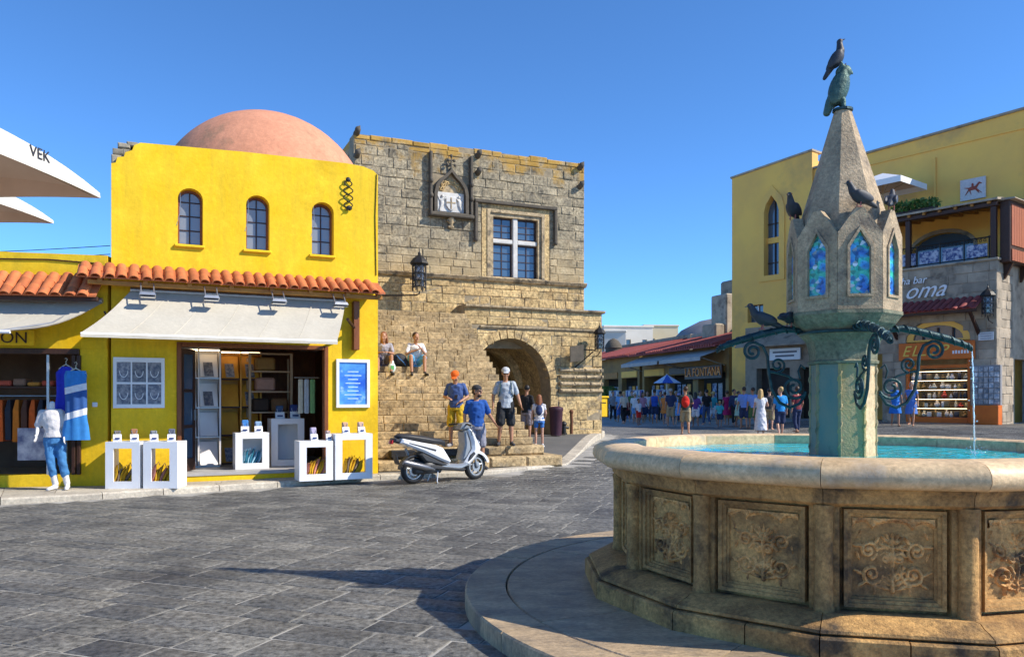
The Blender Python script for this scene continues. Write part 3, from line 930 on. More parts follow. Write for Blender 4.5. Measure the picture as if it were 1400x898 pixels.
def body_mesh(p, fingers=True, head=True, fem=False, fat=1.0):
    mb = MB()
    elrings(mb, torso_rings(p, -0.004, fem))
    for s in (0, 1):
        sg = -1 if s == 0 else 1
        mb.cap(p.neck + V(0, 0, -0.07), p.sh[s], 0.05, 0.05)
        mb.cap(p.sh[s], p.el[s], 0.05 * fat, 0.04 * fat)
        mb.cap(p.el[s], p.ha[s], 0.04 * fat, 0.026)
        d = (p.ha[s] - p.el[s]).normalized()
        side = V(0, -1, 0) - d * (V(0, -1, 0).dot(d))
        if side.length < 0.2:
            side = V(sg, 0, 0) - d * d.x * sg
        side.normalize(); nrm = d.cross(side)
        pc = p.ha[s] + d * 0.05
        mb.ell(pc, (0.018, 0.042, 0.055), 8, 6, Matrix((nrm, side, d)).transposed())
        if fingers:
            for i, (o, ln) in enumerate(((-0.03, 0.055), (-0.01, 0.07), (0.01, 0.075), (0.03, 0.066))):
                a = pc + side * o + d * 0.035
                k = a + d * ln * 0.55 + nrm * -sg * 0.006
                mb.cap(a, k, 0.0095, 0.009, 6); mb.cap(k, k + (d * 0.75 - nrm * sg * 0.5) * ln * 0.5, 0.009, 0.0075, 6)
            a = pc + side * 0.036 - d * 0.015
            k = a + side * 0.03 + d * 0.025
            mb.cap(a, k, 0.012, 0.01, 6); mb.cap(k, k + d * 0.03 + side * 0.006, 0.01, 0.008, 6)
        else:
            mb.cap(pc, pc + d * 0.07, 0.03, 0.02, 8)
        mb.cap(p.lh[s], p.kn[s], 0.085 * fat, 0.055 * fat)
        mid = p.kn[s].lerp(p.an[s], 0.35) + V(0, 0.012, 0)
        mb.cap(p.kn[s], mid, 0.052 * fat, 0.053 * fat); mb.cap(mid, p.an[s], 0.05 * fat, 0.034)
        t = p.toe[s] or V(sg * 0.035, -0.17, -0.055)
        mb.cap(p.an[s] + V(0, 0.03, -0.04), p.an[s] + t, 0.036, 0.028)
    mb.cap(p.chest.lerp(p.neck, 0.6), p.neck.lerp(p.head, 0.45), 0.056, 0.05)
    if head:
        hm = MB()
        hm.ell((0, 0.012, 0.03), (0.074, 0.09, 0.098), 14, 10)
        hm.ell((0, -0.022, -0.045), (0.054, 0.062, 0.066), 12, 8)
        hm.cap((0, -0.085, 0.022), (0, -0.102, -0.018), 0.011, 0.014, 8)      # nose
        hm.ell((0, -0.074, -0.055), (0.024, 0.015, 0.012), 8, 6)                # lips
        hm.ell((0, -0.066, -0.09), (0.026, 0.024, 0.02), 8, 6)                  # chin
        for sg in (-1, 1):
            hm.ell((sg * 0.075, 0.01, -0.005), (0.011, 0.022, 0.033), 8, 6)     # ears
            hm.ell((sg * 0.034, -0.062, 0.034), (0.024, 0.018, 0.009), 8, 6)    # brow
            hm.ell((sg * 0.04, -0.05, -0.025), (0.024, 0.028, 0.025), 8, 6)     # cheek
        hm.move(head_mat(p))
        mb.add(hm.v, hm.f)
    return mb

def person(label, loc, rz, h=1.75, pose=None, skin=0, hair='brown', fem=False, top=None, sleeve=0.5, bottom=None, blen=0.5, shoes=None,
           cap=None, cap_back=False, dress=None, longhair=False, vox=0.011, fingers=True, group=None, top_len=0.0, fat=1.0, glasses=False, hat=None, beard=False, hemw=0.0):
    p = pose or Pose()
    k = h / 1.75
    b = remesh(body_mesh(p, fingers, True, fem, fat), 'person', SKIN[skin], vox, None, 3, loc, rz)
    b.scale = (k, k, k)
    tag(b, label, 'person', group)
    # shirt with sleeves
    if top is not None:
        mb = MB()
        rings = torso_rings(p, 0.014, fem)
        rings[0] = (p.hip + V(0, 0, -0.04 - top_len), rings[1][1] + 0.004, rings[1][2] + 0.006)
        rings[-1] = (rings[-1][0] + V(0, 0, -0.012), rings[-1][1] * 0.98, rings[-1][2] * 1.02)
        elrings(mb, rings)
        for s in (0, 1):
            if sleeve > 0:
                e = p.sh[s].lerp(p.el[s], min(1.0, sleeve * 1.5) if sleeve < 0.9 else 1)
                mb.cap(p.neck + V(0, 0, -0.065), p.sh[s] + V(0, 0, 0.004), 0.058, 0.058)
                mb.cap(p.sh[s], e, 0.062 * fat, 0.06 * fat)
                if sleeve >= 0.9:
                    mb.cap(p.el[s], p.ha[s].lerp(p.el[s], 0.1), 0.055, 0.045)
            else:
                mb.cap(p.sh[s] * 0.93 + p.chest * 0.07, p.chest.lerp(p.neck, 0.5), 0.05, 0.05)
        o = remesh(mb, 'shirt', top, vox * 1.1, b, 3, fold=0.035)
    if dress is not None:
        mb = MB()
        rings = torso_rings(p, 0.014, True)[1:]
        zb = max(0.12, 0.92 - blen * 0.8)
        elrings(mb, [(V(p.hip.x, p.hip.y, zb), 0.24 + hemw, 0.19 + hemw), (V(p.hip.x, p.hip.y, (zb + 0.93) / 2), 0.21, 0.165)] + rings)
        for s in (0, 1):
            mb.cap(p.neck + V(0, 0, -0.07), p.sh[s], 0.054, 0.054)
            mb.cap(p.sh[s], p.sh[s].lerp(p.el[s], 0.35 if sleeve > 0 else 0.05), 0.056, 0.056)
        remesh(mb, 'dress', dress, vox * 1.1, b, 3, fold=0.04)
    if bottom is not None:
        mb = MB()
        elrings(mb, [(p.hip + V(0, 0, -0.1), 0.165, 0.12), (p.hip, 0.178, 0.128), (p.hip + V(0, 0, 0.08), 0.163, 0.116)])
        for s in (0, 1):
            if blen <= 0.62:
                e = p.lh[s].lerp(p.kn[s], min(1.05, blen * 2))
                mb.cap(p.lh[s], e, 0.1 * fat, (0.088 + 0.012 * (blen > 0.3)) * fat)
            else:
                mb.cap(p.lh[s], p.kn[s], 0.1 * fat, 0.074 * fat)
                mb.cap(p.kn[s], p.kn[s].lerp(p.an[s], (blen - 0.5) * 2), 0.074 * fat, 0.062 * fat)
        remesh(mb, 'shorts' if blen < 0.7 else 'trousers', bottom, vox * 1.1, b, 3, fold=0.03)
    if shoes is not None:
        for s in (0, 1):
            sg = -1 if s == 0 else 1
            t = p.toe[s] or V(sg * 0.035, -0.17, -0.055)
            mb = MB()
            a = p.an[s]
            mb.cap(a + V(0, 0.035, -0.04), a + t + V(0, -0.01, 0.004), 0.046, 0.04)
            mb.cap(a + V(0, 0.02, -0.02), a + V(0, 0.01, 0.015), 0.045, 0.043)
            fl = a.z - 0.082
            mb.v = [(x, y, max(z, fl)) for x, y, z in mb.v]
            remesh(mb, 'shoe', shoes, vox * 0.9, b, 2)
    hm = head_mat(p)
    if cap is None or longhair or True:
        mb = MB()
        if not cap:
            mb.ell((0, 0.03, 0.05), (0.084, 0.09, 0.09), 14, 10)
        else:
            mb.ell((0, 0.045, 0.0), (0.08, 0.07, 0.07), 12, 8)
        if longhair:
            mb.cap((0, 0.06, 0.02), (0, 0.085, -0.18), 0.07, 0.06)
            for sg in (-1, 1):
                mb.cap((sg * 0.06, 0.03, 0.02), (sg * 0.075, 0.04, -0.14), 0.03, 0.03)
        if beard:
            mb.ell((0, -0.045, -0.075), (0.05, 0.05, 0.04), 10, 8)
        mb.move(hm)
        remesh(mb, 'hair', HAIR[hair], 0.012, b, 2)
    if cap is not None:
        mb = MB().ell((0, 0.015, 0.062), (0.09, 0.105, 0.078), 16, 10)
        mb.v = [(x, y, max(z, 0.035)) for x, y, z in mb.v]
        f = 1 if cap_back else -1
        mb.ell((0, f * 0.115 + (0.01 if f > 0 else 0), 0.042), (0.066, 0.075, 0.009), 12, 6)
        mb.move(hm)
        remesh(mb, 'cap', cap, 0.009, b, 1)
    if hat is not None:
        mb = MB().lathe([(0.19, 0.045), (0.195, 0.05), (0.1, 0.07), (0.092, 0.11), (0.07, 0.145), (0.01, 0.15)], 18).move(hm)
        mb.build('hat', hat, b, 40)
    if glasses:
        mb = MB()
        for sg in (-1, 1):
            mb.ell((sg * 0.034, -0.082, 0.018), (0.026, 0.008, 0.017), 8, 6)
            mb.cap((sg * 0.058, -0.075, 0.022), (sg * 0.077, 0.0, 0.012), 0.004, 0.004, 5)
        mb.cap((-0.01, -0.088, 0.022), (0.01, -0.088, 0.022), 0.004, 0.004, 5)
        mb.move(hm).build('sunglasses', flat('black_plastic', (0.012, 0.012, 0.013), 0.25), b, 50)
    return b

def backpack(parent, mat, z=1.22, y=0.16, s=1.0, strap=True):
    mb = MB().ell((0, y + 0.06 * s, z), (0.14 * s, 0.09 * s, 0.21 * s), 12, 10)
    mb.ell((0, y + 0.12 * s, z - 0.06 * s), (0.11 * s, 0.06 * s, 0.11 * s), 10, 8)
    o = remesh(mb, 'backpack', mat, 0.014, parent, 2)
    if strap:
        for sg in (-1, 1):
            MB().tube([(sg * 0.1, y, z + 0.17), (sg * 0.115, 0.02, z + 0.24), (sg * 0.125, -0.1, z + 0.16), (sg * 0.13, -0.135, z + 0.02), (sg * 0.16, -0.06, z - 0.1), (sg * 0.13, 0.12, z - 0.14)], 0.018, 6, flat=0.5).build('strap', mat, o, 50)
    return o

# ------------------------------------------------------------------ yellow shop with the pink dome
FA = Frame(-6.95, 13.95, 25.6)
FB = Frame(-6.95, 13.95, 10.0)
M['yellow'] = pm('yellow_plaster', (0.836, 0.55, 0.02), (0.775, 0.473, 0.001), scale=1.4, rough=0.85, bump=0.35, bscale=9, c3=(0.653, 0.396, 0.004), s3=0.9, t3=0.56, speck=0.07, sscale=16, streak=0.24)
M['dome'] = pm('pink_dome_plaster', (0.62, 0.275, 0.16), (0.54, 0.235, 0.135), scale=2.2, rough=0.85, bump=0.5, bscale=6, c3=(0.34, 0.19, 0.11), s3=1.7, t3=0.57, speck=0.12, sscale=14, streak=0.2)
M['tile'] = pm('terracotta_tile', (0.56, 0.17, 0.055), (0.43, 0.12, 0.045), scale=6, rough=0.75, bump=0.3, bscale=30, var=0.22, c3=(0.30, 0.14, 0.08), s3=5, t3=0.6)
M['timber'] = pm('varnished_brown_timber', (0.26, 0.085, 0.02), (0.17, 0.05, 0.012), scale=6, rough=0.45, bump=0.2, bscale=40, stretch=(6, 6, 0.8))
M['darkwood'] = pm('dark_brown_wood', (0.055, 0.022, 0.012), (0.035, 0.014, 0.009), scale=8, rough=0.5, bump=0.2, stretch=(6, 6, 0.8))
M['beam'] = pm('ochre_beam', (0.42, 0.20, 0.04), (0.3, 0.13, 0.03), scale=5, rough=0.7, bump=0.2)
M['canvas'] = pm('cream_awning_canvas', (0.500, 0.465, 0.385), (0.440, 0.405, 0.330), scale=1.6, rough=0.9, bump=0.5, bscale=4, speck=0.06, sscale=18, streak=0.1)
M['white'] = pm('white_paint', (0.8, 0.8, 0.8), (0.75, 0.75, 0.76), scale=3, rough=0.5, bump=0.05)
M['metal'] = pm('grey_metal', (0.45, 0.46, 0.48), (0.38, 0.39, 0.4), scale=10, rough=0.35, metal=0.7, bump=0.05)
M['rubble'] = pm('exposed_masonry', (0.34, 0.30, 0.23), (0.22, 0.2, 0.16), scale=6, rough=0.9, bump=0.6, var=0.2)
M['inner'] = pm('shop_inner_wall', (0.78, 0.74, 0.68), (0.7, 0.66, 0.6), scale=1.5, rough=0.9)
M['floorin'] = pm('shop_floor', (0.42, 0.41, 0.4), (0.34, 0.33, 0.32), scale=2, rough=0.5)

def arch_pts(x0, x1, z0, zs, n=10, rise=None):
    c, r = (x0 + x1) / 2, (x1 - x0) / 2
    rise = r if rise is None else rise
    return [(x0, z0), (x1, z0)] + [(c + r * math.cos(PI * k / n), zs + rise * math.sin(PI * k / n)) for k in range(n + 1)]

def barrel_tile(L=0.36, w=0.2, taper=0.82, t=0.016):
    """half-round clay tile: axis along y (from 0 at the top to -L at the eave), wider end low"""
    n = 7
    rings = []
    for y, k in ((0, taper), (-L, 1.0)):
        o = [(w / 2 * k * math.cos(PI * i / n), y, w * 0.42 * k * math.sin(PI * i / n)) for i in range(n + 1)]
        q = [((w / 2 * k - t) * math.cos(PI * i / n), y, (w * 0.42 * k - t) * math.sin(PI * i / n)) for i in range(n, -1, -1)]
        rings.append(o + q)
    return MB().loft(rings)

TILE = None
def tiled_eave(parent, x0, x1, ytop, ztop, ylow, zlow, rows, name='tiled_eave', mat='tile', seed=1, w=0.2):
    """an eave of barrel tiles over a boarded underside"""
    rnd = random.Random(seed)
    Ls = math.hypot(ylow - ytop, zlow - ztop); pit = math.atan2(ztop - zlow, ytop - ylow)
    ev = MB().hexa([(x0, ylow, zlow - 0.03), (x1, ylow, zlow - 0.03), (x1, ytop, ztop - 0.03), (x0, ytop, ztop - 0.03),
                    (x0, ylow, zlow), (x1, ylow, zlow), (x1, ytop, ztop), (x0, ytop, ztop)]).build(name, M[mat], parent)
    n = int((x1 - x0) / w)
    L = Ls / rows + 0.06
    me = barrel_tile(L, w * 0.92).mesh('roof_tile', 50); me.materials.append(M[mat])
    me2 = barrel_tile(L, w * 0.92, 0.9).mesh('roof_tile', 50); me2.materials.append(M[mat])
    for r in range(rows):
        for i in range(n):
            s = Ls * r / rows
            y = ytop - math.cos(pit) * s; z = ztop - math.sin(pit) * s
            o = ob('roof_tile', me if (i + r) % 2 else me2, ev, (x0 + w * (i + 0.5) + rnd.uniform(-0.012, 0.012), y + rnd.uniform(-0.015, 0.01), z + 0.002 + 0.022 * r / max(1, rows)))
            o.rotation_euler = (pit + R(2.5) + rnd.uniform(-0.02, 0.02), 0, rnd.uniform(-0.03, 0.03))
    return ev

def yellow_shop():
    b = thing('yellow_shop', 'bright yellow plastered shop with three arched windows, tiled eave and pink dome', 'building', FA.w(0, 0), FA.a)
    win = [(1.07, 1.49), (2.24, 2.66), (3.45, 3.87)]
    outer = [(0, 0.0), (4.75, 0.0), (4.75, 6.04), (4.66, 6.12), (4.45, 6.18), (4.1, 6.2), (2.2, 6.17), (0.46, 6.1), (0.36, 6.04), (0.33, 5.95), (0.22, 5.9), (0.2, 5.82), (0.1, 5.8), (0.07, 5.7), (0, 5.68)]
    holes = [arch_pts(a, c, 4.37, 5.2, 10, 0.19) for a, c in win] + [[(1.05, 0.24), (3.76, 0.24), (3.76, 2.62), (1.05, 2.62)]]
    MB().holed(outer, holes, 0, 0.4).build('wall', M['yellow'], b)
    w2 = MB().box(4.35, 4.749, 0.401, 5.5, 0, 6.02).build('side_wall', M['yellow'], b)
    MB().box(0.001, 0.4, 0.401, 5.5, 0, 5.66).build('side_wall', M['yellow'], b)
    MB().box(0.401, 4.349, 5.2, 5.5, 0, 5.66).build('side_wall', M['yellow'], b)
    MB().box(0.401, 4.349, 0.401, 5.199, 5.5, 5.6).build('roof', M['rubble'], b)
    rnd = random.Random(4)
    for (x0, x1, z0, z1) in ((0.0, 0.16, 5.69, 5.86), (0.02, 0.2, 5.87, 5.97), (0.17, 0.33, 5.82, 5.98), (0.1, 0.3, 5.99, 6.08), (0.0, 0.12, 5.55, 5.67), (0.24, 0.42, 6.04, 6.12)):
        MB().cbox(x0, x1, 0.06 + rnd.uniform(0, 0.03), 0.42, z0, z1, 0.015, 0.012).build('rubble_stone', M['rubble'], b)
    prof = [(2.3 * math.cos(R(a)), 2.3 * math.sin(R(a))) for a in range(0, 90, 5)] + [(0.01, 2.3)]
    MB().lathe(prof, 48, (0, 0), cap=False).build('dome', M['dome'], b, 60, (3.02, 2.85, 5.56))
    for a, c in win:
        w = ob('window', None, b, ((a + c) / 2, 0.2, 0))
        hw = (c - a) / 2
        MB().holed(arch_pts(-hw, hw, 4.371, 5.2, 10, 0.188), [arch_pts(-hw + 0.035, hw - 0.035, 4.41, 5.19, 10, 0.16)], -0.02, 0.04).build('frame', M['timber'], w)
        bars = MB().box(-0.009, 0.009, -0.006, 0.02, 4.41, 5.35)
        for z in (4.66, 4.92, 5.17):
            bars.box(-hw + 0.035, -0.0095, -0.006, 0.02, z - 0.009, z + 0.009).box(0.0095, hw - 0.035, -0.006, 0.02, z - 0.009, z + 0.009)
        bars.build('glazing_bars', M['darkwood'], w)
        zs = [4.41, 4.66, 4.92, 5.17]
        for j in range(3):
            for i, (p0, p1) in enumerate(((-hw + 0.035, -0.012), (0.012, hw - 0.035))):
                MB().box(p0, p1, 0.012, 0.018, zs[j] + 0.011, zs[j + 1] - 0.011).build('pane', M['glass2'], w)
        for sg in (-1, 1):
            pts = [(sg * 0.012, 5.182)] + [(sg * (0.012 + (hw - 0.05) * math.sin(t * PI / 8)), 5.185 + 0.155 * math.cos(t * PI / 8)) for t in range(5)]
            if sg < 0: pts = pts[::-1]
            MB().extr(pts if sg < 0 else pts[::-1], 0.012, 0.018).build('pane', M['glass2'], w)
        MB().bbox(-hw - 0.06, hw + 0.03, -0.26, 0.1, 4.315, 4.368, 0.012).build('sill', M['yellow'], w)
        MB().tube([(-hw + 0.03, -0.16, 5.42), (-hw + 0.05, -0.18, 5.0), (-hw - 0.02, -0.2, 4.7)], 0.006, 5).build('cable', M['metal'], w)
    # doorway: timber frame, threshold, folded door leaf
    d = ob('doorway', None, b)
    for x0, x1, z0, z1 in ((1.05, 1.13, 0.24, 2.62), (3.68, 3.76, 0.24, 2.62), (1.131, 3.679, 2.54, 2.62)):
        MB().bbox(x0 + 0.001, x1 - 0.001, -0.03, 0.16, z0, z1 - 0.001, 0.008).build('frame', M['timber'], d)
    MB().bbox(1.131, 3.679, -0.02, 0.398, 0.2, 0.262, 0.006).build('threshold', M['floorin'], d)
    lf = ob('door_leaf', None, b, (1.15, 0.17, 0)); lf.rotation_euler = (0, 0, R(62))
    MB().holed([(0, 0.27), (0.55, 0.27), (0.55, 2.52), (0, 2.52)], [[(0.08, 0.5), (0.47, 0.5), (0.47, 1.06), (0.08, 1.06)], [(0.08, 1.12), (0.47, 1.12), (0.47, 1.72), (0.08, 1.72)], [(0.08, 1.78), (0.47, 1.78), (0.47, 2.42), (0.08, 2.42)]], 0, 0.04).build('stile', M['darkwood'], lf)
    for z0, z1 in ((0.5, 1.06), (1.12, 1.72), (1.78, 2.42)):
        MB().box(0.081, 0.469, 0.016, 0.022, z0 + 0.001, z1 - 0.001).build('pane', M['glass'], lf)
    MB().box(0.5, 0.53, -0.03, 0.0, 1.2, 1.4).build('handle', M['metal'], lf)
    # interior shell
    MB().box(0.402, 4.348, 0.402, 3.8, 0.15, 0.25).build('floor', M['floorin'], b)
    MB().box(0.402, 4.348, 0.402, 3.8, 2.72, 2.8).build('ceiling', M['inner'], b)
    MB().box(0.402, 0.45, 0.402, 3.8, 0.251, 2.719).build('inner_wall', M['inner'], b)
    MB().box(4.3, 4.348, 0.402, 3.8, 0.251, 2.719).build('inner_wall', M['timber'], b)
    MB().box(0.451, 4.299, 3.75, 3.8, 0.251, 2.719).build('inner_wall', M['timber'], b)
    # eave: beams and tiles
    MB().bbox(-0.35, 4.72, -0.42, -0.32, 3.52, 3.6, 0.01).build('eave_beam', M['beam'], b)
    MB().bbox(-0.3, 4.7, -0.1, 0.0 - 0.002, 3.7, 3.8, 0.01).build('eave_beam', M['beam'], b)
    for x in (-0.2, 0.5, 1.2, 1.9, 2.6, 3.3, 4.0, 4.6):
        MB().hexa([(x, -0.46, 3.55), (x + 0.07, -0.46, 3.55), (x + 0.07, -0.003, 3.8), (x, -0.003, 3.8), (x, -0.46, 3.62), (x + 0.07, -0.46, 3.62), (x + 0.07, -0.003, 3.87), (x, -0.003, 3.87)]).build('rafter', M['beam'], b)
    tiled_eave(b, -0.5, 4.75, -0.003, 3.9, -0.52, 3.64, 2, seed=2, w=0.19)
    # timber bracket and post on the right
    MB().bbox(4.22, 4.34, -0.16, -0.002, 2.55, 3.5, 0.01).build('wall_post', M['timber'], b)
    MB().tube([(4.3, -0.02, 2.95), (4.0, -0.55, 3.1)], 0.03, 6).build('stay', M['darkwood'], b)
    # electrical boxes and pipe at the right edge
    MB().tube([(4.72, -0.012, 6.05), (4.69, -0.012, 5.2), (4.71, -0.012, 4.05)], 0.008, 5).build('cable', M['darkwood'], b)
    return b
YS = yellow_shop()

def wall_thing(name, label, cat, F, x, y, z, group=None, dz=0.0):
    return thing(name, label, cat, F.w(x, y, z), F.a + dz, group)

# iron wall ornament
o = wall_thing('iron_ornament', 'black wrought iron ornament hanging on the upper yellow wall', 'ornament', FA, 4.14, -0.03, 5.57)
pts = [(0.1 * math.sin(t * 0.55) * (1 - 0.3 * abs(t - 12) / 12), -0.012, 0.3 - t * 0.025) for t in range(25)]
MB().tube(pts, 0.012, 6).build('twisted_bar', M['blackiron'], o, 60)
MB().tube([(-q[0], q[1] - 0.02, q[2]) for q in pts], 0.012, 6).build('twisted_bar', M['blackiron'], o, 60)
MB().ell((0, -0.02, 0.3), (0.05, 0.02, 0.05), 10, 6).build('boss', M['blackiron'], o, 60)
MB().ell((0.02, -0.02, -0.25), (0.06, 0.02, 0.05), 10, 6).build('boss', M['blackiron'], o, 60)

# big awning
def awning(name, label, F, top, bot, drop, group=None, sag=0.05, arms=()):
    """canvas between a wall line and a front bar: top/bot are (xl, xr, y, z)"""
    t = thing(name, label, 'awning', F.w(0, 0), F.a, group)
    n, m = 18, 8
    rings = []
    for j in range(m + 1):
        q = j / m
        row = []
        for i in range(n + 1):
            a = i / n
            xt = top[0] + (top[1] - top[0]) * a; xb = bot[0] + (bot[1] - bot[0]) * a
            row.append((xt + (xb - xt) * q, top[2] + (bot[2] - top[2]) * q, top[3] + (bot[3] - top[3]) * q - sag * math.sin(PI * q) - 0.008 * math.sin(a * 40 + 3 * q) * q - 0.012 * abs(math.sin(a * 18.85)) * math.sin(PI * q)))
        rings.append(row)
    under = [[(x, y, z - 0.012) for x, y, z in r] for r in rings]
    mb = MB().loft(rings, cap=False, close=False)
    mb2 = MB().loft(under, cap=False, close=False)
    mb.add(mb2.v, [tuple(reversed(f)) for f in mb2.f])
    mb.build('canvas', M['canvas'], t, 50)
    for i in (3, 6, 9, 12, 15):
        MB().tube([(r[i][0], r[i][1] - 0.002, r[i][2] + 0.002) for r in rings], 0.005, 4).build('seam', M['canvas'], t)
    MB().tube([(bot[0], bot[2], bot[3] - 0.02), (bot[1], bot[2], bot[3] - 0.02)], 0.028, 8).build('front_bar', M['white'], t, 50)
    if drop:
        row = []
        for i in range(41):
            a = i / 40
            row.append((bot[0] + (bot[1] - bot[0]) * a, bot[2] - 0.03 + 0.006 * math.sin(i * 1.3), 0))
        MB().loft([[(x, y, bot[3] - 0.02) for x, y, _ in row], [(x, y - 0.01, bot[3] - drop) for x, y, _ in row]], cap=False, close=False).build('valance', M['canvas'], t, 50)
    MB().tube([(top[0], top[2] + 0.02, top[3] + 0.03), (top[1], top[2] + 0.02, top[3] + 0.03)], 0.05, 8).build('roller', M['metal'], t, 50)
    for x0, x1 in arms:
        MB().tube([(x0, top[2], top[3] - 0.12), ((x0 + x1) / 2 + 0.25, (top[2] + bot[2]) / 2, (top[3] + bot[3]) / 2 - 0.12), (x1, bot[2] + 0.03, bot[3] - 0.03)], 0.02, 7).build('folding_arm', M['metal'], t, 50)
    return t
awning('cream_awning', 'large cream canvas awning over the open yellow shop doorway', FA, (0.3, 4.06, -0.14, 3.46), (-0.41, 3.64, -1.25, 2.64), 0.07, 'shop awnings', arms=((0.9, 0.4), (3.7, 3.3)))
awning('cream_awning', 'cream canvas awning sagging over the clothes shop window', FB, (-4.2, -0.12, -0.08, 3.26), (-5.2, -1.1, -1.25, 2.66), 0.0, 'shop awnings', sag=0.12, arms=((-0.5, -1.4), (-3.9, -4.5)))

# floodlights on brackets over the awning
for i, x in enumerate((0.56, 1.58, 2.73, 3.85)):
    nm = ('first floodlight above the big cream awning, next to the clothes shop', 'second floodlight above the big cream awning from the clothes shop',
          'third floodlight above the big cream awning from the clothes shop', 'floodlight above the big cream awning beside the timber wall post')[i]
    t = wall_thing('floodlight', nm, 'lamp', FA, x, -0.62, 3.37, 'floodlights over the awning')
    MB().hexa([(-0.13, -0.1, -0.02), (0.13, -0.1, -0.02), (0.13, 0.1, -0.05), (-0.13, 0.1, -0.05), (-0.11, -0.08, 0.03), (0.11, -0.08, 0.03), (0.11, 0.08, 0.02), (-0.11, 0.08, 0.02)]).build('lamp_head', M['metal'], t)
    MB().box(-0.12, 0.12, -0.09, 0.09, -0.056, -0.05).build('lens', M['glass2'], t)
    for sg in (-1, 1):
        MB().tube([(sg * 0.1, 0.0, 0.02), (sg * 0.1, 0.12, 0.14), (sg * 0.1, 0.18, 0.2)], 0.012, 6).build('bracket', M['metal'], t, 40)

# framed pictures on the wall
t = wall_thing('picture_frame', 'white six-pane display frame of grey prints on yellow wall', 'frame', FA, 0.44, -0.005, 1.88)
cells = [(-0.36 + 0.245 * i + 0.005, -0.36 + 0.245 * i + 0.225, -0.375 + 0.385 * j, -0.375 + 0.385 * j + 0.35) for j in range(2) for i in range(3)]
MB().holed([(-0.41, -0.44), (0.41, -0.44), (0.41, 0.44), (-0.41, 0.44)], [[(a, c), (b_, c), (b_, d), (a, d)] for a, b_, c, d in cells], -0.05, 0.0).build('frame', M['white'], t)
M['print'] = pm('grey_blue_print', (0.10, 0.11, 0.15), (0.30, 0.29, 0.30), scale=16, rough=0.4, var=0.3, contrast=0.1)
for a, b_, c, d in cells:
    pn = MB().box(a + 0.001, b_ - 0.001, -0.022, -0.012, c + 0.001, d - 0.001).build('print', M['print'], t)
    nk = MB().tube([((a + b_) / 2 + 0.065 * math.cos(PI + PI * k / 8), -0.03, (c + d) / 2 + 0.02 + 0.11 * math.sin(PI + PI * k / 8)) for k in range(9)], 0.007, 5)
    nk.build('necklace', M['white'], pn, 50)
t = wall_thing('poster', 'blue and white poster in a white frame on yellow wall', 'poster', FA, 4.24, -0.005, 1.9)
MB().holed([(-0.33, -0.47), (0.33, -0.47), (0.33, 0.47), (-0.33, 0.47)], [[(-0.275, -0.41), (0.275, -0.41), (0.275, 0.41), (-0.275, 0.41)]], -0.05, 0.0).build('frame', M['white'], t)
M['poster'] = pm('blue_poster_print', (0.02, 0.10, 0.55), (0.12, 0.42, 0.85), scale=3.2, rough=0.3, contrast=0.18, c3=(0.5, 0.75, 0.95), s3=3.0, t3=0.56)
pb = MB().box(-0.274, 0.274, -0.025, -0.015, -0.409, 0.409).build('print', M['poster'], t)
rnd = random.Random(8)
for k in range(8):
    w = rnd.uniform(0.09, 0.17)
    MB().box(-w, w, -0.0275, -0.0255, 0.22 - k * 0.075, 0.238 - k * 0.075).build('text_line', flat('pale_print', (0.55, 0.75, 0.92), 0.4), pb)

def lamp_mat(name, c, s):
    m = bpy.data.materials.new(name); m.use_nodes = True
    b = m.node_tree.nodes['Principled BSDF']
    b.inputs['Emission Color'].default_value = (*c, 1); b.inputs['Emission Strength'].default_value = s
    nz = m.node_tree.nodes.new('ShaderNodeTexNoise'); m.node_tree.links.new(nz.outputs['Fac'], b.inputs['Roughness'])
    return m
M['lampwarm'] = lamp_mat('warm_strip_lamp', (1.0, 0.72, 0.4), 6)
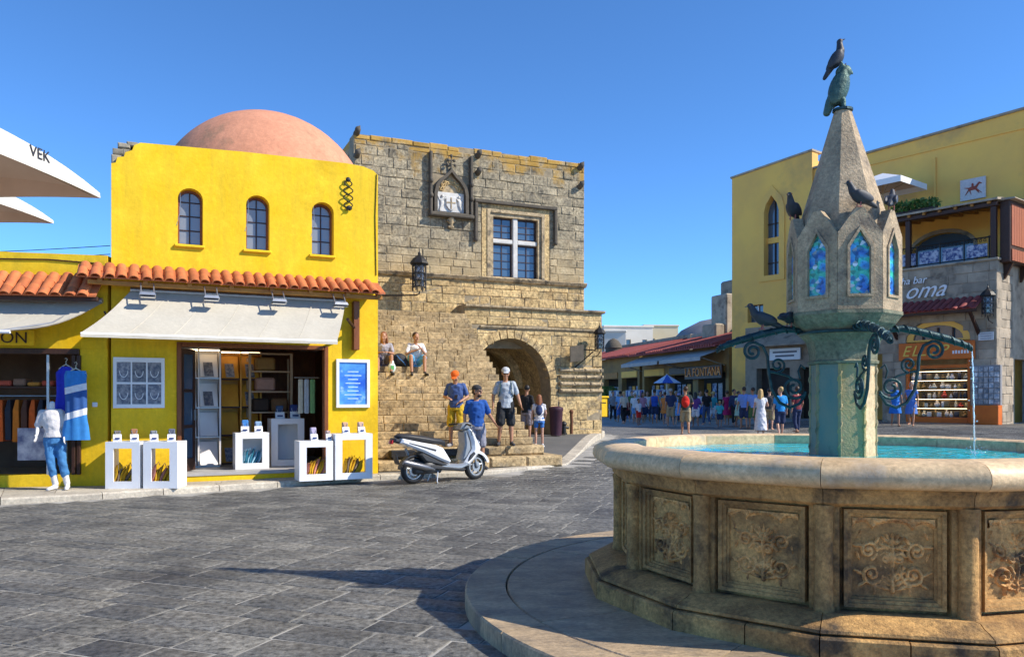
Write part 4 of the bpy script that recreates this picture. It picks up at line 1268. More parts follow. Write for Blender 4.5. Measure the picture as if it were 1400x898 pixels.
# interior furniture of the shop
M['greyshelf'] = pm('pale_shelf_board', (0.82, 0.79, 0.76), (0.76, 0.72, 0.7), scale=2, rough=0.6)
M['amber'] = pm('amber_glow_wood', (0.72, 0.34, 0.03), (0.6, 0.25, 0.02), scale=4, rough=0.5)  # warm lamp glow on the shelving put into its colour; street goods share it
for nm, lb, sx, sy, n, mt in (('wall_shelving', 'tall white shelving with prints facing the shop doorway', 1.12, 1.35, 2, 'greyshelf'), ('wall_shelving', 'wooden shelving in painted amber glow with dark prints deeper inside the shop', 1.98, 1.9, 2, 'amber')):
    t = wall_thing(nm, lb, 'shelving', FA, sx, sy, 0.25)
    wd = 0.4
    for k, z in enumerate((0.0, 0.58, 1.16, 1.74, 2.32)):
        MB().bbox(0, wd * n, 0, 0.3, z, z + 0.03, 0.004).build('shelf', M['darkwood' if mt == 'amber' else 'metal'], t)
    for k in range(n + 1):
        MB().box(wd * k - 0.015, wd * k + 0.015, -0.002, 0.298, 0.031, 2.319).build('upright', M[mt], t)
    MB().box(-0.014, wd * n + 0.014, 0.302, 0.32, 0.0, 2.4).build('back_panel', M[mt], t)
    MB().box(0.02, wd * n - 0.02, 0.0, 0.02, 2.295, 2.318).build('shelf_lamp', M['lampwarm'], t)
    for i in range(n):
        for j in range(4):
            x = wd * i + 0.03; z = 0.035 + 0.58 * j
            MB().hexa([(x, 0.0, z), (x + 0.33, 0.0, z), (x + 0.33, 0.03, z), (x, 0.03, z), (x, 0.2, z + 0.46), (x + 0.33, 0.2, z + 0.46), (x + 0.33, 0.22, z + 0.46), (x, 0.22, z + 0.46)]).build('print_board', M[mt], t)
            if j == 3 or (i + j) % 3 == 0:
                MB().hexa([(x + 0.08, -0.005, z + 0.02), (x + 0.25, -0.005, z + 0.02), (x + 0.25, 0.02, z + 0.02), (x + 0.08, 0.02, z + 0.02), (x + 0.06, 0.1, z + 0.3), (x + 0.23, 0.1, z + 0.3), (x + 0.23, 0.115, z + 0.3), (x + 0.06, 0.115, z + 0.3)]).build('dark_print', M['print'], t)
t = wall_thing('ladder_rack', 'pale wooden open rack with baskets standing inside the shop', 'rack', FA, 2.95, 1.7, 0.25)
M['palewood'] = pm('pale_wood', (0.5, 0.36, 0.22), (0.42, 0.29, 0.17), scale=6, rough=0.6, stretch=(5, 5, 0.8))
for x in (-0.42, 0.42):
    MB().bbox(x - 0.025, x + 0.025, -0.03, 0.03, 0, 2.3, 0.004).build('post', M['palewood'], t)
    MB().bbox(x - 0.02, x + 0.02, 0.35, 0.4, 0, 2.2, 0.004).build('post', M['palewood'], t)
for z in (0.6, 1.05, 1.48, 1.9, 2.27):
    MB().bbox(-0.394, 0.394, -0.025, 0.345, z, z + 0.03, 0.004).build('shelf', M['palewood'], t)
for x, z, c, lb in ((-0.1, 1.51, (0.42, 0.24, 0.18), 'pinkish woven basket on the middle shelf of the pale rack'), (-0.19, 1.08, (0.05, 0.03, 0.02), 'near-black basket on the lower shelf of the pale rack'), (0.19, 1.08, (0.2, 0.1, 0.04), 'brown basket on the lower shelf of the pale rack'), (-0.1, 1.93, (0.3, 0.17, 0.05), 'golden brown basket on the top shelf of the pale rack')):
    mb = MB().bbox(x - (0.2 if z != 1.08 else 0.17), x + (0.2 if z != 1.08 else 0.17), 0.02, 0.3, z, z + 0.28, 0.04)
    tag(mb.build('basket', flat('woven_%d' % int(z * 100 + x * 10), c, 0.8), None, None, FA.w(2.95, 1.7, 0.25), FA.a), lb, 'basket', 'baskets on the rack')
t = wall_thing('hanging_bags', 'white and green cloth bags hanging inside the shop near the door', 'bags', FA, 3.55, 1.0, 1.0)
for x, c in ((-0.12, (0.7, 0.68, 0.55)), (0.0, (0.55, 0.62, 0.7)), (0.12, (0.25, 0.5, 0.2))):
    MB().bbox(x - 0.05, x + 0.05, -0.03, 0.03, 0.3, 1.0, 0.02).build('bag', flat('bagcloth_%d' % int(x * 100), c, 0.9), t)
MB().tube([(-0.25, 0, 1.03), (0.25, 0, 1.03)], 0.012, 6).build('rail', M['metal'], t)

def cube(label, x0, x1, y0, y1, z0, z1, mat='white', F=FA, group='white display cubes', dz=0.0):
    w, d, h = x1 - x0, y1 - y0, z1 - z0
    t = wall_thing('display_cube', label, 'display cube', F, (x0 + x1) / 2, y0, z0, group, R(dz))
    e = 0.09
    MB().holed([(-w / 2, 0), (w / 2, 0), (w / 2, h), (-w / 2, h)], [[(-w / 2 + e + 0.04, e + 0.03), (w / 2 - e - 0.04, e + 0.03), (w / 2 - e - 0.04, h - e - 0.02), (-w / 2 + e + 0.04, h - e - 0.02)]], 0, 0.03).build('front', M[mat], t)
    for a, b_ in ((-w / 2, -w / 2 + 0.03), (w / 2 - 0.03, w / 2)):
        MB().box(a, b_, 0.0302, d, 0, h).build('side', M[mat], t)
    MB().box(-w / 2 + 0.0302, w / 2 - 0.0302, 0.0302, d, h - 0.03, h - 0.0005).build('top', M[mat], t)
    MB().box(-w / 2 + 0.0302, w / 2 - 0.0302, 0.0302, d, 0.0, 0.1).build('shelf', M[mat], t)
    if mat != 'white' or y0 > 0:
        MB().box(-w / 2 + 0.0302, w / 2 - 0.0302, d - 0.03, d - 0.001, 0.1005, h - 0.0305).build('back', M[mat], t)
    return t
cube('white display cube beside the clothes shop holding a yellow bag', -0.1, 0.46, -0.66, -0.2, 0.1, 0.88, dz=-22)
cube('white display cube with a plain sunlit side next to the doorway', 0.47, 1.03, -0.90, -0.44, 0.1, 0.88, dz=-22)
cube('white display cube just inside the doorway with blue cords', 2.1, 2.72, 0.42, 0.85, 0.252, 0.95)
cube('grey display cube standing deeper inside the shop', 2.85, 3.5, 1.0, 1.5, 0.252, 1.2, 'greyshelf')
cube('lower white display cube in front of the right door jamb', 3.05, 3.66, -0.85, -0.38, 0.11, 0.83)
cube('taller white display cube under the blue poster', 3.7, 4.4, -0.85, -0.38, 0.11, 0.95)

def bag_heap(label, F, x, y, z, mats, w=0.17, seed=0, cat='bag'):
    """a row of soft pouches leaning on each other"""
    rnd = random.Random(seed)
    t = wall_thing('cloth_pouches', label, cat, F, x, y, z)
    n = 7
    for k in range(n):
        x0 = -w + 2 * w * k / n; ln = 0.07 + 0.02 * rnd.random(); h = rnd.uniform(0.2, 0.3)
        m = mats[(k + seed) % len(mats)]
        rings = []
        for q in range(6):
            v = q / 5
            th = 0.03 * math.sin(PI * (0.15 + 0.8 * v)) + 0.006
            dd = 0.1 * (1 - 0.25 * v * v)
            cx_ = x0 + ln * v + 0.012 * math.sin(5 * v + k)
            rings.append([(cx_ + th * math.cos(2 * PI * j / 10), dd * math.sin(2 * PI * j / 10) + 0.01 * math.sin(3 * j + k), h * v) for j in range(10)])
        MB().loft(rings).build('pouch', m, t, 60)
        MB().tube([(x0 + ln, -0.05, h), (x0 + ln + 0.03, -0.06, h + 0.04), (x0 + ln + 0.05, -0.02, h - 0.02)], 0.006, 5).build('drawstring', mats[-1], t)
    return t
Yc = flat('mustard_cloth', (0.62, 0.36, 0.015), 0.9, scale=30); Gc = flat('grey_brown_cloth', (0.2, 0.15, 0.1), 0.9); Pc = flat('pink_cloth', (0.6, 0.25, 0.2), 0.9); Bc = flat('teal_cord', (0.02, 0.16, 0.25), 0.8); Lb = flat('pale_blue_cord', (0.3, 0.55, 0.7), 0.8)
bag_heap('mustard bag in the display cube beside the clothes shop', FA, 0.21, -0.48, 0.202, [Yc, Yc, Gc], seed=1)
bag_heap('mustard and pink bag in the display cube next to the doorway', FA, 0.78, -0.72, 0.202, [Yc, Yc, Pc], seed=2)
bag_heap('tangle of teal and pale blue cords in the display cube inside the doorway', FA, 2.4, 0.6, 0.353, [Bc, Lb], seed=3, cat='cords')
bag_heap('mustard and pink bags in the lower display cube by the right jamb', FA, 3.36, -0.66, 0.212, [Yc, Pc, Yc], seed=4)
bag_heap('mustard bag in the taller display cube under the poster', FA, 4.05, -0.66, 0.212, [Gc, Yc, Yc], seed=5)

def stand(label, x, y, z, c, w=0.13, h=0.12, kind=0):
    t = wall_thing('jewellery_stand', label, 'jewellery stand', FA, x, y, z, 'jewellery stands on the display cubes', R(random.uniform(-8, 8)))
    MB().hexa([(-w / 2, -0.05, 0), (w / 2, -0.05, 0), (w / 2, -0.02, 0), (-w / 2, -0.02, 0), (-w / 2, 0.0, h), (w / 2, 0.0, h), (w / 2, 0.008, h), (-w / 2, 0.008, h)]).build('card', M['white'], t)
    MB().box(-w * 0.3, w * 0.3, -0.057, -0.05, h * 0.3, h * 0.55).build('print', flat('navy_print', (0.02, 0.04, 0.16), 0.4), t)
    MB().bbox(-w * 0.4, w * 0.4, 0.03, 0.11, 0, h * (1.5 + 0.25 * kind), 0.012).build('box', flat('jbox_%d' % int(sum(c) * 100), c, 0.6), t)
    MB().tube([(w * 0.3 * math.cos(PI + PI * k / 6), 0.025, h * 1.5 + w * 0.5 * math.sin(PI + PI * k / 6)) for k in range(7)], 0.006, 5).build('necklace', M['metal'], t)
random.seed(12)
stand('small jewellery stand at the clothes-shop end of the row', 0.1, -0.42, 0.88, (0.18, 0.16, 0.14))
stand('jewellery stand with a rust coloured box on the left cubes', 0.36, -0.52, 0.88, (0.35, 0.16, 0.08), kind=1)
stand('jewellery stand with a grey box under the six-pane frame', 0.66, -0.66, 0.88, (0.22, 0.24, 0.26))
stand('jewellery stand beside the folded door leaf', 0.93, -0.78, 0.88, (0.12, 0.13, 0.18), kind=1)
stand('tall bright blue box stand on the cube inside the doorway', 2.3, 0.62, 0.95, (0.06, 0.25, 0.65), 0.15, 0.12, 2)
stand('pale blue box stand at the edge of the cube inside the doorway', 2.55, 0.62, 0.95, (0.25, 0.4, 0.6), 0.15, 0.12, 1)
stand('navy box stand on the grey cube inside the shop', 3.05, 1.2, 1.2, (0.03, 0.07, 0.16), 0.18, 0.13, 2)
stand('dark blue box stand at the far end of the grey cube', 3.35, 1.2, 1.2, (0.03, 0.05, 0.2), 0.2, 0.14, 2)
stand('lilac jewellery stand on the lower right cube', 3.36, -0.62, 0.83, (0.45, 0.4, 0.55), kind=2)
stand('small pink jewellery stand between the two right cubes', 3.62, -0.66, 0.83, (0.6, 0.4, 0.35), 0.1)
stand('jewellery stand with a peach box under the poster', 3.95, -0.62, 0.95, (0.6, 0.36, 0.22), kind=1)
stand('jewellery stand at the stone-house end of the cubes', 4.25, -0.62, 0.95, (0.62, 0.4, 0.3), kind=1)

# ------------------------------------------------------------------ clothes shop on the left
def clothes_shop():
    b = thing('clothes_shop', 'low yellow clothes shop with tiled eave and open display window', 'building', FB.w(0, 0), FB.a)
    W = -4.6
    MB().holed([(W, 0), (-0.06, 0), (-0.06, 4.08), (W, 4.12)], [[(-4.2, 0.3), (-0.5, 0.3), (-0.5, 2.42), (-4.2, 2.42)]], 0, 0.3).build('wall', M['yellow'], b)
    MB().box(W, W + 0.3, 0.301, 4.5, 0, 4.05).build('side_wall', M['yellow'], b)
    MB().box(W + 0.3, -0.4, 4.2, 4.5, 0, 4.05).build('side_wall', M['yellow'], b)
    MB().box(-0.38, -0.1, 0.301, 4.5, 0, 4.05).build('side_wall', M['yellow'], b)
    MB().box(W + 0.301, -0.401, 0.301, 4.19, 3.9, 3.98).build('roof', M['rubble'], b)
    MB().box(W + 0.301, -0.401, 0.301, 4.19, 2.6, 2.68).build('ceiling', M['inner'], b)
    MB().box(W + 0.301, -0.401, 3.0, 3.05, 0.2, 2.59).build('inner_wall', pm('brown_inner', (0.2, 0.13, 0.09), (0.13, 0.08, 0.06), scale=2), b)
    MB().box(W + 0.301, -0.401, 0.301, 4.19, 0.1, 0.2).build('floor', M['floorin'], b)
    tiled_eave(b, -4.8, -0.1, -0.003, 3.72, -0.48, 3.33, 3, seed=3, w=0.2)
    MB().bbox(-4.7, -0.1, -0.4, -0.32, 3.24, 3.32, 0.01).build('eave_beam', M['darkwood'], b)
    MB().bbox(-4.2, -0.5, -0.05, -0.002, 2.36, 2.46, 0.01).build('lintel', M['darkwood'], b)
    for x in (-0.62, -0.54):
        MB().bbox(x, x + 0.06, -0.06, 0.02, 0.3, 2.35, 0.008).build('shutter_board', M['darkwood'], b)
    for x in (-1.02, -2.0, -3.0):
        MB().box(x - 0.02, x + 0.02, 0.02, 0.06, 0.301, 2.35).build('window_post', M['metal'], b)
    MB().box(-1.5, -1.03, 0.03, 0.035, 0.55, 1.1).build('window_poster', pm('window_poster', (0.55, 0.5, 0.5), (0.1, 0.1, 0.18), scale=5, rough=0.3, contrast=0.15), b)
    MB().tube([(-4.4, -0.012, 4.0), (-2.5, -0.012, 3.96), (-1.0, -0.012, 3.98), (-0.15, -0.012, 3.93)], 0.012, 6).build('cable', M['darkwood'], b)
    # raised lintel band and joints
    MB().bbox(-0.49, -0.07, -0.016, -0.002, 2.46, 2.62, 0.005).build('band', M['yellow'], b)
    return b
clothes_shop()
t = wall_thing('fascia_sign', 'yellow fascia board with dark serif letters over the clothes shop', 'sign', FB, -2.3, -0.12, 2.62)
MB().bbox(-1.9, 1.12, -0.03, 0.03, -0.12, 0.14, 0.006).build('board', M['yellow'], t)
text_mb('ON', 0.27).move(Matrix.Translation((0.82, -0.036, 0.0))).build('lettering', M['darkwood'], t)
t = wall_thing('wall_lettering', 'dark letters painted high on the yellow wall between the awnings', 'sign', FA, 0.12, -0.03, 2.98)
text_mb('VO', 0.34, 0.012).build('lettering', M['darkwood'], t)

# clothes inside: a rail of orange and dark garments
t = wall_thing('garment_rail', 'metal rail of orange and dark clothes inside the shop window', 'clothes rail', FB, -1.7, 0.7, 0.2)
MB().tube([(-1.4, 0, 0), (-1.4, 0, 1.45), (0.75, 0, 1.45), (0.75, 0, 0)], 0.018, 7).build('rail', M['metal'], t, 40)
rnd = random.Random(3)
for k in range(16):
    x = -1.3 + k * 0.13
    c = [(0.75, 0.13, 0.02), (0.03, 0.035, 0.05), (0.7, 0.2, 0.02), (0.12, 0.05, 0.03)][k % 4] if k < 12 else [(0.75, 0.16, 0.02), (0.03, 0.03, 0.04)][k % 2]
    ln = rnd.uniform(0.6, 0.8)
    g = MB().loft([[(x - 0.02, -0.2, 1.38), (x + 0.03, -0.2, 1.38), (x + 0.03, 0.2, 1.38), (x - 0.02, 0.2, 1.38)],
                   [(x - 0.045, -0.24, 1.2), (x + 0.045, -0.24, 1.2), (x + 0.045, 0.24, 1.2), (x - 0.045, 0.24, 1.2)],
                   [(x - 0.05, -0.22 + rnd.uniform(-.03, .03), 1.38 - ln), (x + 0.05, -0.22, 1.38 - ln), (x + 0.05, 0.22, 1.38 - ln), (x - 0.05, 0.22, 1.38 - ln)]])
    g.build('garment', flat('garment_%d' % (k % 4), c, 0.9), t)
t = wall_thing('folded_clothes', 'pile of folded ochre and red cloths on a shelf in the shop window', 'clothes', FB, -1.7, 0.5, 1.82)
MB().bbox(-1.2, 0.75, -0.2, 0.2, -0.04, 0, 0.01).build('shelf', M['darkwood'], t)
for k in range(8):
    MB().bbox(-1.15 + 0.23 * k, -0.95 + 0.23 * k, -0.16, 0.14, 0.002, 0.07 + 0.03 * (k % 3), 0.02).build('cloth', flat('fold_%d' % (k % 3), [(0.6, 0.25, 0.04), (0.5, 0.09, 0.05), (0.25, 0.15, 0.1)][k % 3], 0.9), t)

# mannequin in front of the clothes shop
def mannequin():
    p = Pose(hip=V(0.02, 0, 0.93), chest=V(-0.03, 0.0, 1.26), neck=V(-0.05, 0.0, 1.45))
    p.sh = [V(-0.19, 0, 1.37), V(0.105, 0, 1.38)]
    p.el = [V(-0.255, 0.02, 1.15), V(0.19, 0.0, 1.15)]; p.ha = [V(-0.24, -0.12, 0.98), V(0.2, -0.1, 0.95)]
    p.lh = [V(-0.07, 0, 0.92), V(0.1, 0, 0.92)]; p.kn = [V(-0.04, -0.05, 0.5), V(0.14, -0.03, 0.5)]; p.an = [V(0.02, 0.02, 0.1), V(0.2, 0.05, 0.1)]
    p.toe = [V(-0.06, -0.15, -0.07), V(0.03, -0.16, -0.07)]
    loc = FB.w(-0.72, -0.55, 0.1)
    t = thing('mannequin', 'headless mannequin in white top and blue jeans by the clothes shop', 'mannequin', loc, R(14))
    t.scale = (0.93,) * 3
    wm = flat('mannequin_white', (0.72, 0.7, 0.68), 0.5)
    remesh(body_mesh(p, True, False, True), 'body', wm, 0.012, t, 2)
    mb = MB(); r = torso_rings(p, 0.02, True); r[0] = (p.hip + V(0, 0, 0.0), 0.2, 0.145); elrings(mb, r[:1] + r[2:])
    for s in (0, 1):
        mb.cap(p.neck + V(0, 0, -0.07), p.sh[s], 0.055, 0.055)
        mb.cap(p.sh[s], p.el[s], 0.058, 0.066)
    remesh(mb, 'top', flat('white_knit', (0.62, 0.6, 0.6), 0.95, bump=0.4, bscale=60), 0.012, t, 2, fold=0.025)
    mb = MB(); elrings(mb, [(p.hip + V(0, 0, -0.12), 0.17, 0.12), (p.hip + V(0, 0, 0.04), 0.172, 0.125)])
    for s in (0, 1):
        mb.cap(p.lh[s], p.kn[s], 0.098, 0.075); mb.cap(p.kn[s], p.kn[s].lerp(p.an[s], 0.55), 0.075, 0.07)
    remesh(mb, 'jeans', flat('blue_denim', (0.05, 0.19, 0.42), 0.9), 0.013, t, 2, fold=0.035)
    for s in (0, 1):
        mb = MB().cap(p.kn[s].lerp(p.an[s], 0.6), p.an[s], 0.058, 0.052).cap(p.an[s] + V(0, 0.02, -0.05), p.an[s] + p.toe[s] * 1.1, 0.045, 0.036)
        mb.v = [(x, y, max(z, 0.003)) for x, y, z in mb.v]
        remesh(mb, 'boot', wm, 0.011, t, 1)
    MB().lathe([(0.16, 0.0), (0.16, 0.01), (0.01, 0.012)], 18, (0.1, 0.12)).build('base_plate', M['metal'], t)
mannequin()

def garment(name, label, F, x, y, z, bands, w, hang, stripes=None):
    t = wall_thing(name, label, 'dress', F, x, y, z)
    MB().tube([(-w * 0.62, 0, -0.1), (0, 0, -0.02), (w * 0.62, 0, -0.1)], 0.011, 6).tube([(0, 0, -0.02), (0, 0, 0.03), (0.02, 0, 0.06), (0.0, 0, 0.085), (-0.02, 0, 0.07)], 0.005, 5).build('hanger', flat('cream_plastic', (0.7, 0.65, 0.5), 0.4), t, 40)
    for nm, mat, prof in bands:
        rings = []
        for (zz, hw, tilt) in prof:
            n = 24
            ring = []
            for k in range(n):
                a = 2 * PI * k / n
                f = 1 + 0.06 * math.sin(5 * a + zz * 9)
                xx = hw * math.cos(a) * f
                ring.append((xx, 0.055 * math.sin(a) * (1 + 0.3 * math.sin(7 * a)), zz + tilt * xx))
            rings.append(ring)
        MB().loft(rings).build(nm, mat, t, 60)
    return t
Db = flat('azure_cloth', (0.035, 0.22, 0.55), 0.85); Dn = flat('navy_cloth', (0.03, 0.10, 0.30), 0.85); Dw = flat('white_cloth', (0.72, 0.72, 0.74), 0.85)
garment('hanging_dress', 'blue dress with white diagonal bands on a hanger by the shop', FB, -0.36, -0.62, 2.12,
        [('bodice', Db, [(-0.06, 0.15, 0), (-0.14, 0.17, 0), (-0.3, 0.165, 0.25)]), ('band', Dw, [(-0.301, 0.166, 0.25), (-0.41, 0.165, 0.25)]),
         ('waist', Dn, [(-0.411, 0.165, 0.25), (-0.72, 0.165, 0.3)]), ('band', Dw, [(-0.721, 0.166, 0.3), (-0.83, 0.17, 0.3)]), ('skirt', Db, [(-0.831, 0.17, 0.3), (-1.0, 0.2, 0.1), (-1.2, 0.21, 0)])], 0.24, 0)
garment('hanging_shirt', 'royal blue tunic hanging above the mannequin shoulder', FB, -0.62, -0.3, 2.2,
        [('tunic', flat('royal_blue_cloth', (0.02, 0.035, 0.5), 0.8), [(-0.06, 0.07, 0), (-0.16, 0.15, 0), (-0.5, 0.15, 0), (-0.85, 0.19, 0)])], 0.18, 0)

# wall plate
t = wall_thing('wall_socket', 'small white switch plate on the yellow corner wall', 'switch', FA, -0.04, -0.01, 1.5)
t.location = FB.w(-0.26, -0.012, 1.5)
MB().bbox(-0.04, 0.04, -0.015, 0.0, -0.04, 0.04, 0.005).build('plate', M['white'], t)
MB().bbox(-0.02, 0.02, -0.022, -0.0155, -0.02, 0.02, 0.003).build('button', M['white'], t)

# ------------------------------------------------------------------ parasols
M['parasol'] = pm('white_parasol_cloth', (0.720, 0.670, 0.580), (0.660, 0.610, 0.520), scale=3, rough=0.9)
M['shaded_underside'] = pm('brown_shaded_underside', (0.74, 0.53, 0.38), (0.66, 0.46, 0.32), scale=3, rough=0.9)  # browner than the canopy: shade of the underside put into the cloth colour
M['parasol2'] = pm('tan_parasol_cloth', (0.700, 0.640, 0.550), (0.640, 0.580, 0.490), scale=3, rough=0.9)
def parasol(label, cx, cy, half, z, rz, rise, mat, word=None):
    t = thing('parasol', label, 'parasol', (cx, cy, 0), rz, 'square cafe parasols')
    n = 10
    top = MB(); 
    def cor(x, y):                             # 0 in the middle of an edge, 1 at the corners
        return max(0.0, (abs(x) + abs(y)) / half - 1) ** 3
    def hz(x, y):
        r = max(abs(x), abs(y)) / half
        return z + rise * (1 - r) - 0.05 * math.sin(PI * r) - 0.16 * cor(x, y)
    vs = []; fs = []
    m = 2 * n + 1
    for j in range(m):
        for i in range(m):
            x = -half + half * i / n; y = -half + half * j / n
            vs.append((x, y, hz(x, y)))
    for j in range(2 * n):
        for i in range(2 * n):
            a = j * m + i
            fs.append((a, a + 1, a + m + 1, a + m))
    top.add(vs, fs).build('canopy', M[mat], t, 40)
    MB().add([(x, y, zz - 0.008) for x, y, zz in vs], [tuple(reversed(f)) for f in fs]).build('shaded_underside', M['shaded_underside'], t, 40)
    for k in range(4):
        a = R(90 * k)
        row = [(-half + half * 2 * i / 20, -half - 0.003) for i in range(21)]
        va = MB()
        va.loft([[(x, y, hz(x, half) + 0.002) for x, y in row], [(x, y - 0.004, hz(x, half) - 0.15 * (1 - 0.8 * cor(x, half))) for x, y in row]], cap=False, close=False)
        va.build('valance', M[mat], t, 60, rz=a)
        MB().loft([[(x, y + 0.006, hz(x, half) - 0.001) for x, y in row], [(x, y + 0.003, hz(x, half) - 0.148 * (1 - 0.8 * cor(x, half))) for x, y in row]], cap=False, close=False).build('valance_shaded_back', M['shaded_underside'], t, 60, rz=a)
        MB().tube([(0, 0, z + rise - 0.1), (half * 0.6, half * 0.6, z + rise * 0.4 - 0.08), (half * 0.98, half * 0.98, z - 0.17)], 0.014, 6).build('rib', M['palewood'], t, rz=a)
        MB().tube([(0, 0, z + rise - 0.1), (half * 0.5, 0, z + rise * 0.5 - 0.08), (half * 0.98, 0, z - 0.02)], 0.012, 6).build('rib', M['palewood'], t, rz=a)
    if word:
        text_mb(word, 0.09, 0.001).move(Matrix.Rotation(R(90), 4, 'Z') @ Matrix.Translation((0.98, -half - 0.0085, z - 0.07))).build('lettering', flat('ink', (0.03, 0.03, 0.04), 0.6), t)
    MB().tube([(0, 0, 0.06), (0, 0, z + rise + 0.05)], 0.035, 10).build('pole', M['palewood'], t, 50)
    MB().bbox(-0.35, 0.35, -0.35, 0.35, 0.0, 0.08, 0.015).build('base', M['metal'], t)
parasol('white cafe parasol with lettering on its valance', -4.33, 3.85, 1.5, 3.06, R(-9), 0.55, 'parasol', 'VEK')
parasol('plain cafe parasol without lettering, nearer the clothes shop', -6.51, 7.3, 1.45, 3.64, R(-9), 0.5, 'parasol2')

for k, (z0, z1) in enumerate(((4.55, 4.15), (4.75, 4.3))):
    pts = []
    a, c = Vector((-16.0, 15.2, z0)), FA.w(-0.02, 0.3, z1)
    for i in range(13):
        q = a.lerp(c, i / 12); q.z -= 0.25 * math.sin(PI * i / 12)
        pts.append(q)
    tag(MB().tube(pts, 0.007, 5).build('overhead_cable', M['blackiron'], None, 60), ('lower thin black overhead cable running to the corner of the yellow shop', 'upper thin black overhead cable running to the corner of the yellow shop')[k], 'cable', 'overhead cables beside the yellow shop')

# ------------------------------------------------------------------ old stone house with the broad stair and the arch
FT = Frame(1.15, 18.1, 24)                      # foot of the stair, x = 0 at its right corner
FK = Frame(1.16, 25.5, 24)                      # face of the arched block
FU = Frame(1.16 - math.sin(R(24)) * 0.7, 25.5 + math.cos(R(24)) * 0.7, 24)   # upper front, 0.7 m behind it
OCH = (0.58, 0.425, 0.205); OCH2 = (0.39, 0.265, 0.12); GREY = (0.25, 0.225, 0.175)
M['ksup'] = pm('weathered_upper_stone', (0.390, 0.321, 0.206), (0.200, 0.174, 0.125), scale=2.6, speck=0.6, sscale=13, rough=0.9, bump=0.6, bscale=16, var=0.16, c3=(0.089, 0.083, 0.068), s3=1.7, t3=0.52, streak=0.3,
               layers=[(6.7, 5.5, (0.50, 0.36, 0.175), 1.6, 0.9, 0.6), (8.85, 9.3, (0.42, 0.235, 0.03), 1.5, 1.5, 0.8)])
M['kslow'] = pm('honey_stone', OCH, OCH2, scale=2.6, speck=0.58, sscale=12, rough=0.9, bump=0.6, bscale=16, var=0.2, c3=(0.15, 0.12, 0.08), s3=2.2, t3=0.54, streak=0.3)
M['kstair'] = pm('stair_stone', (0.417, 0.309, 0.168), (0.256, 0.182, 0.091), scale=3.2, speck=0.55, sscale=13, rough=0.9, bump=0.5, bscale=22, var=0.2, c3=(0.208, 0.167, 0.111), s3=2.4, t3=0.56)
M['kmort'] = pm('old_mortar', (0.36, 0.29, 0.19), (0.22, 0.18, 0.12), scale=5, rough=0.95, bump=0.4)
M['ktrim'] = pm('carved_trim_stone', (0.483, 0.367, 0.214), (0.322, 0.248, 0.152), speck=0.4, sscale=14, scale=6, rough=0.85, bump=0.4, bscale=40, c3=(0.115, 0.097, 0.071), s3=3, t3=0.52)
M['kdark'] = pm('soot_dark_stone', (0.075, 0.065, 0.05), (0.12, 0.10, 0.075), scale=6, rough=0.9, bump=0.5, bscale=30)
M['kmarble'] = pm('pale_marble', (0.62, 0.60, 0.56), (0.5, 0.48, 0.44), scale=5, rough=0.6, bump=0.2)

def stone_wall(parent, x0, x1, z0, z1, y, course, mat, skip, seed, length=(0.5, 1.0), depth=0.12, topf=None, stuff_after=None):
    """coursed ashlar; skip(xa,xb,za,zb) returns the pieces of that course cell that are left"""
    rnd = random.Random(seed)
    z = z0; out = []
    while z < z1 - 0.06:
        h = course * rnd.uniform(0.85, 1.15)
        if z + h > z1 - 0.08: h = z1 - z
        x = x0 - rnd.uniform(0, 0.5)
        while x < x1:
            L = rnd.uniform(*length)
            for a, b in skip(max(x, x0), min(x + L, x1), z, z + h):
                if b - a > 0.05:
                    out.append((a, b, z, z + h))
            x += L
        z += h
    out.sort(key=lambda q: -(q[1] - q[0]) * (q[3] - q[2]))
    rest = MB()
    for k, (a, b, za, zb) in enumerate(out):
        g = 0.004
        mb = MB() if (stuff_after is None or k < stuff_after) else rest
        ys = y + rnd.uniform(-0.014, 0.01)
        mb.cbox(a + g, b - g, ys, y + depth, za + g, zb - g, rnd.uniform(0.008, 0.022), 0.014)
        if mb is not rest:
            mb.build('stone', M[mat], parent)
    if rest.v:
        tag(rest.build('stones', M[mat], parent), kind='stuff')
    return len(out)

def cut(holes):
    def f(a, b, za, zb):
        iv = [(a, b)]
        for h in holes:
            nv = []
            zc = (za + zb) / 2
            e = h(zc)
            for p, q in iv:
                if e is None or q <= e[0] or p >= e[1]:
                    nv.append((p, q))
                else:
                    if e[0] > p: nv.append((p, e[0]))
                    if e[1] < q: nv.append((e[1], q))
            iv = nv
        return iv
    return f

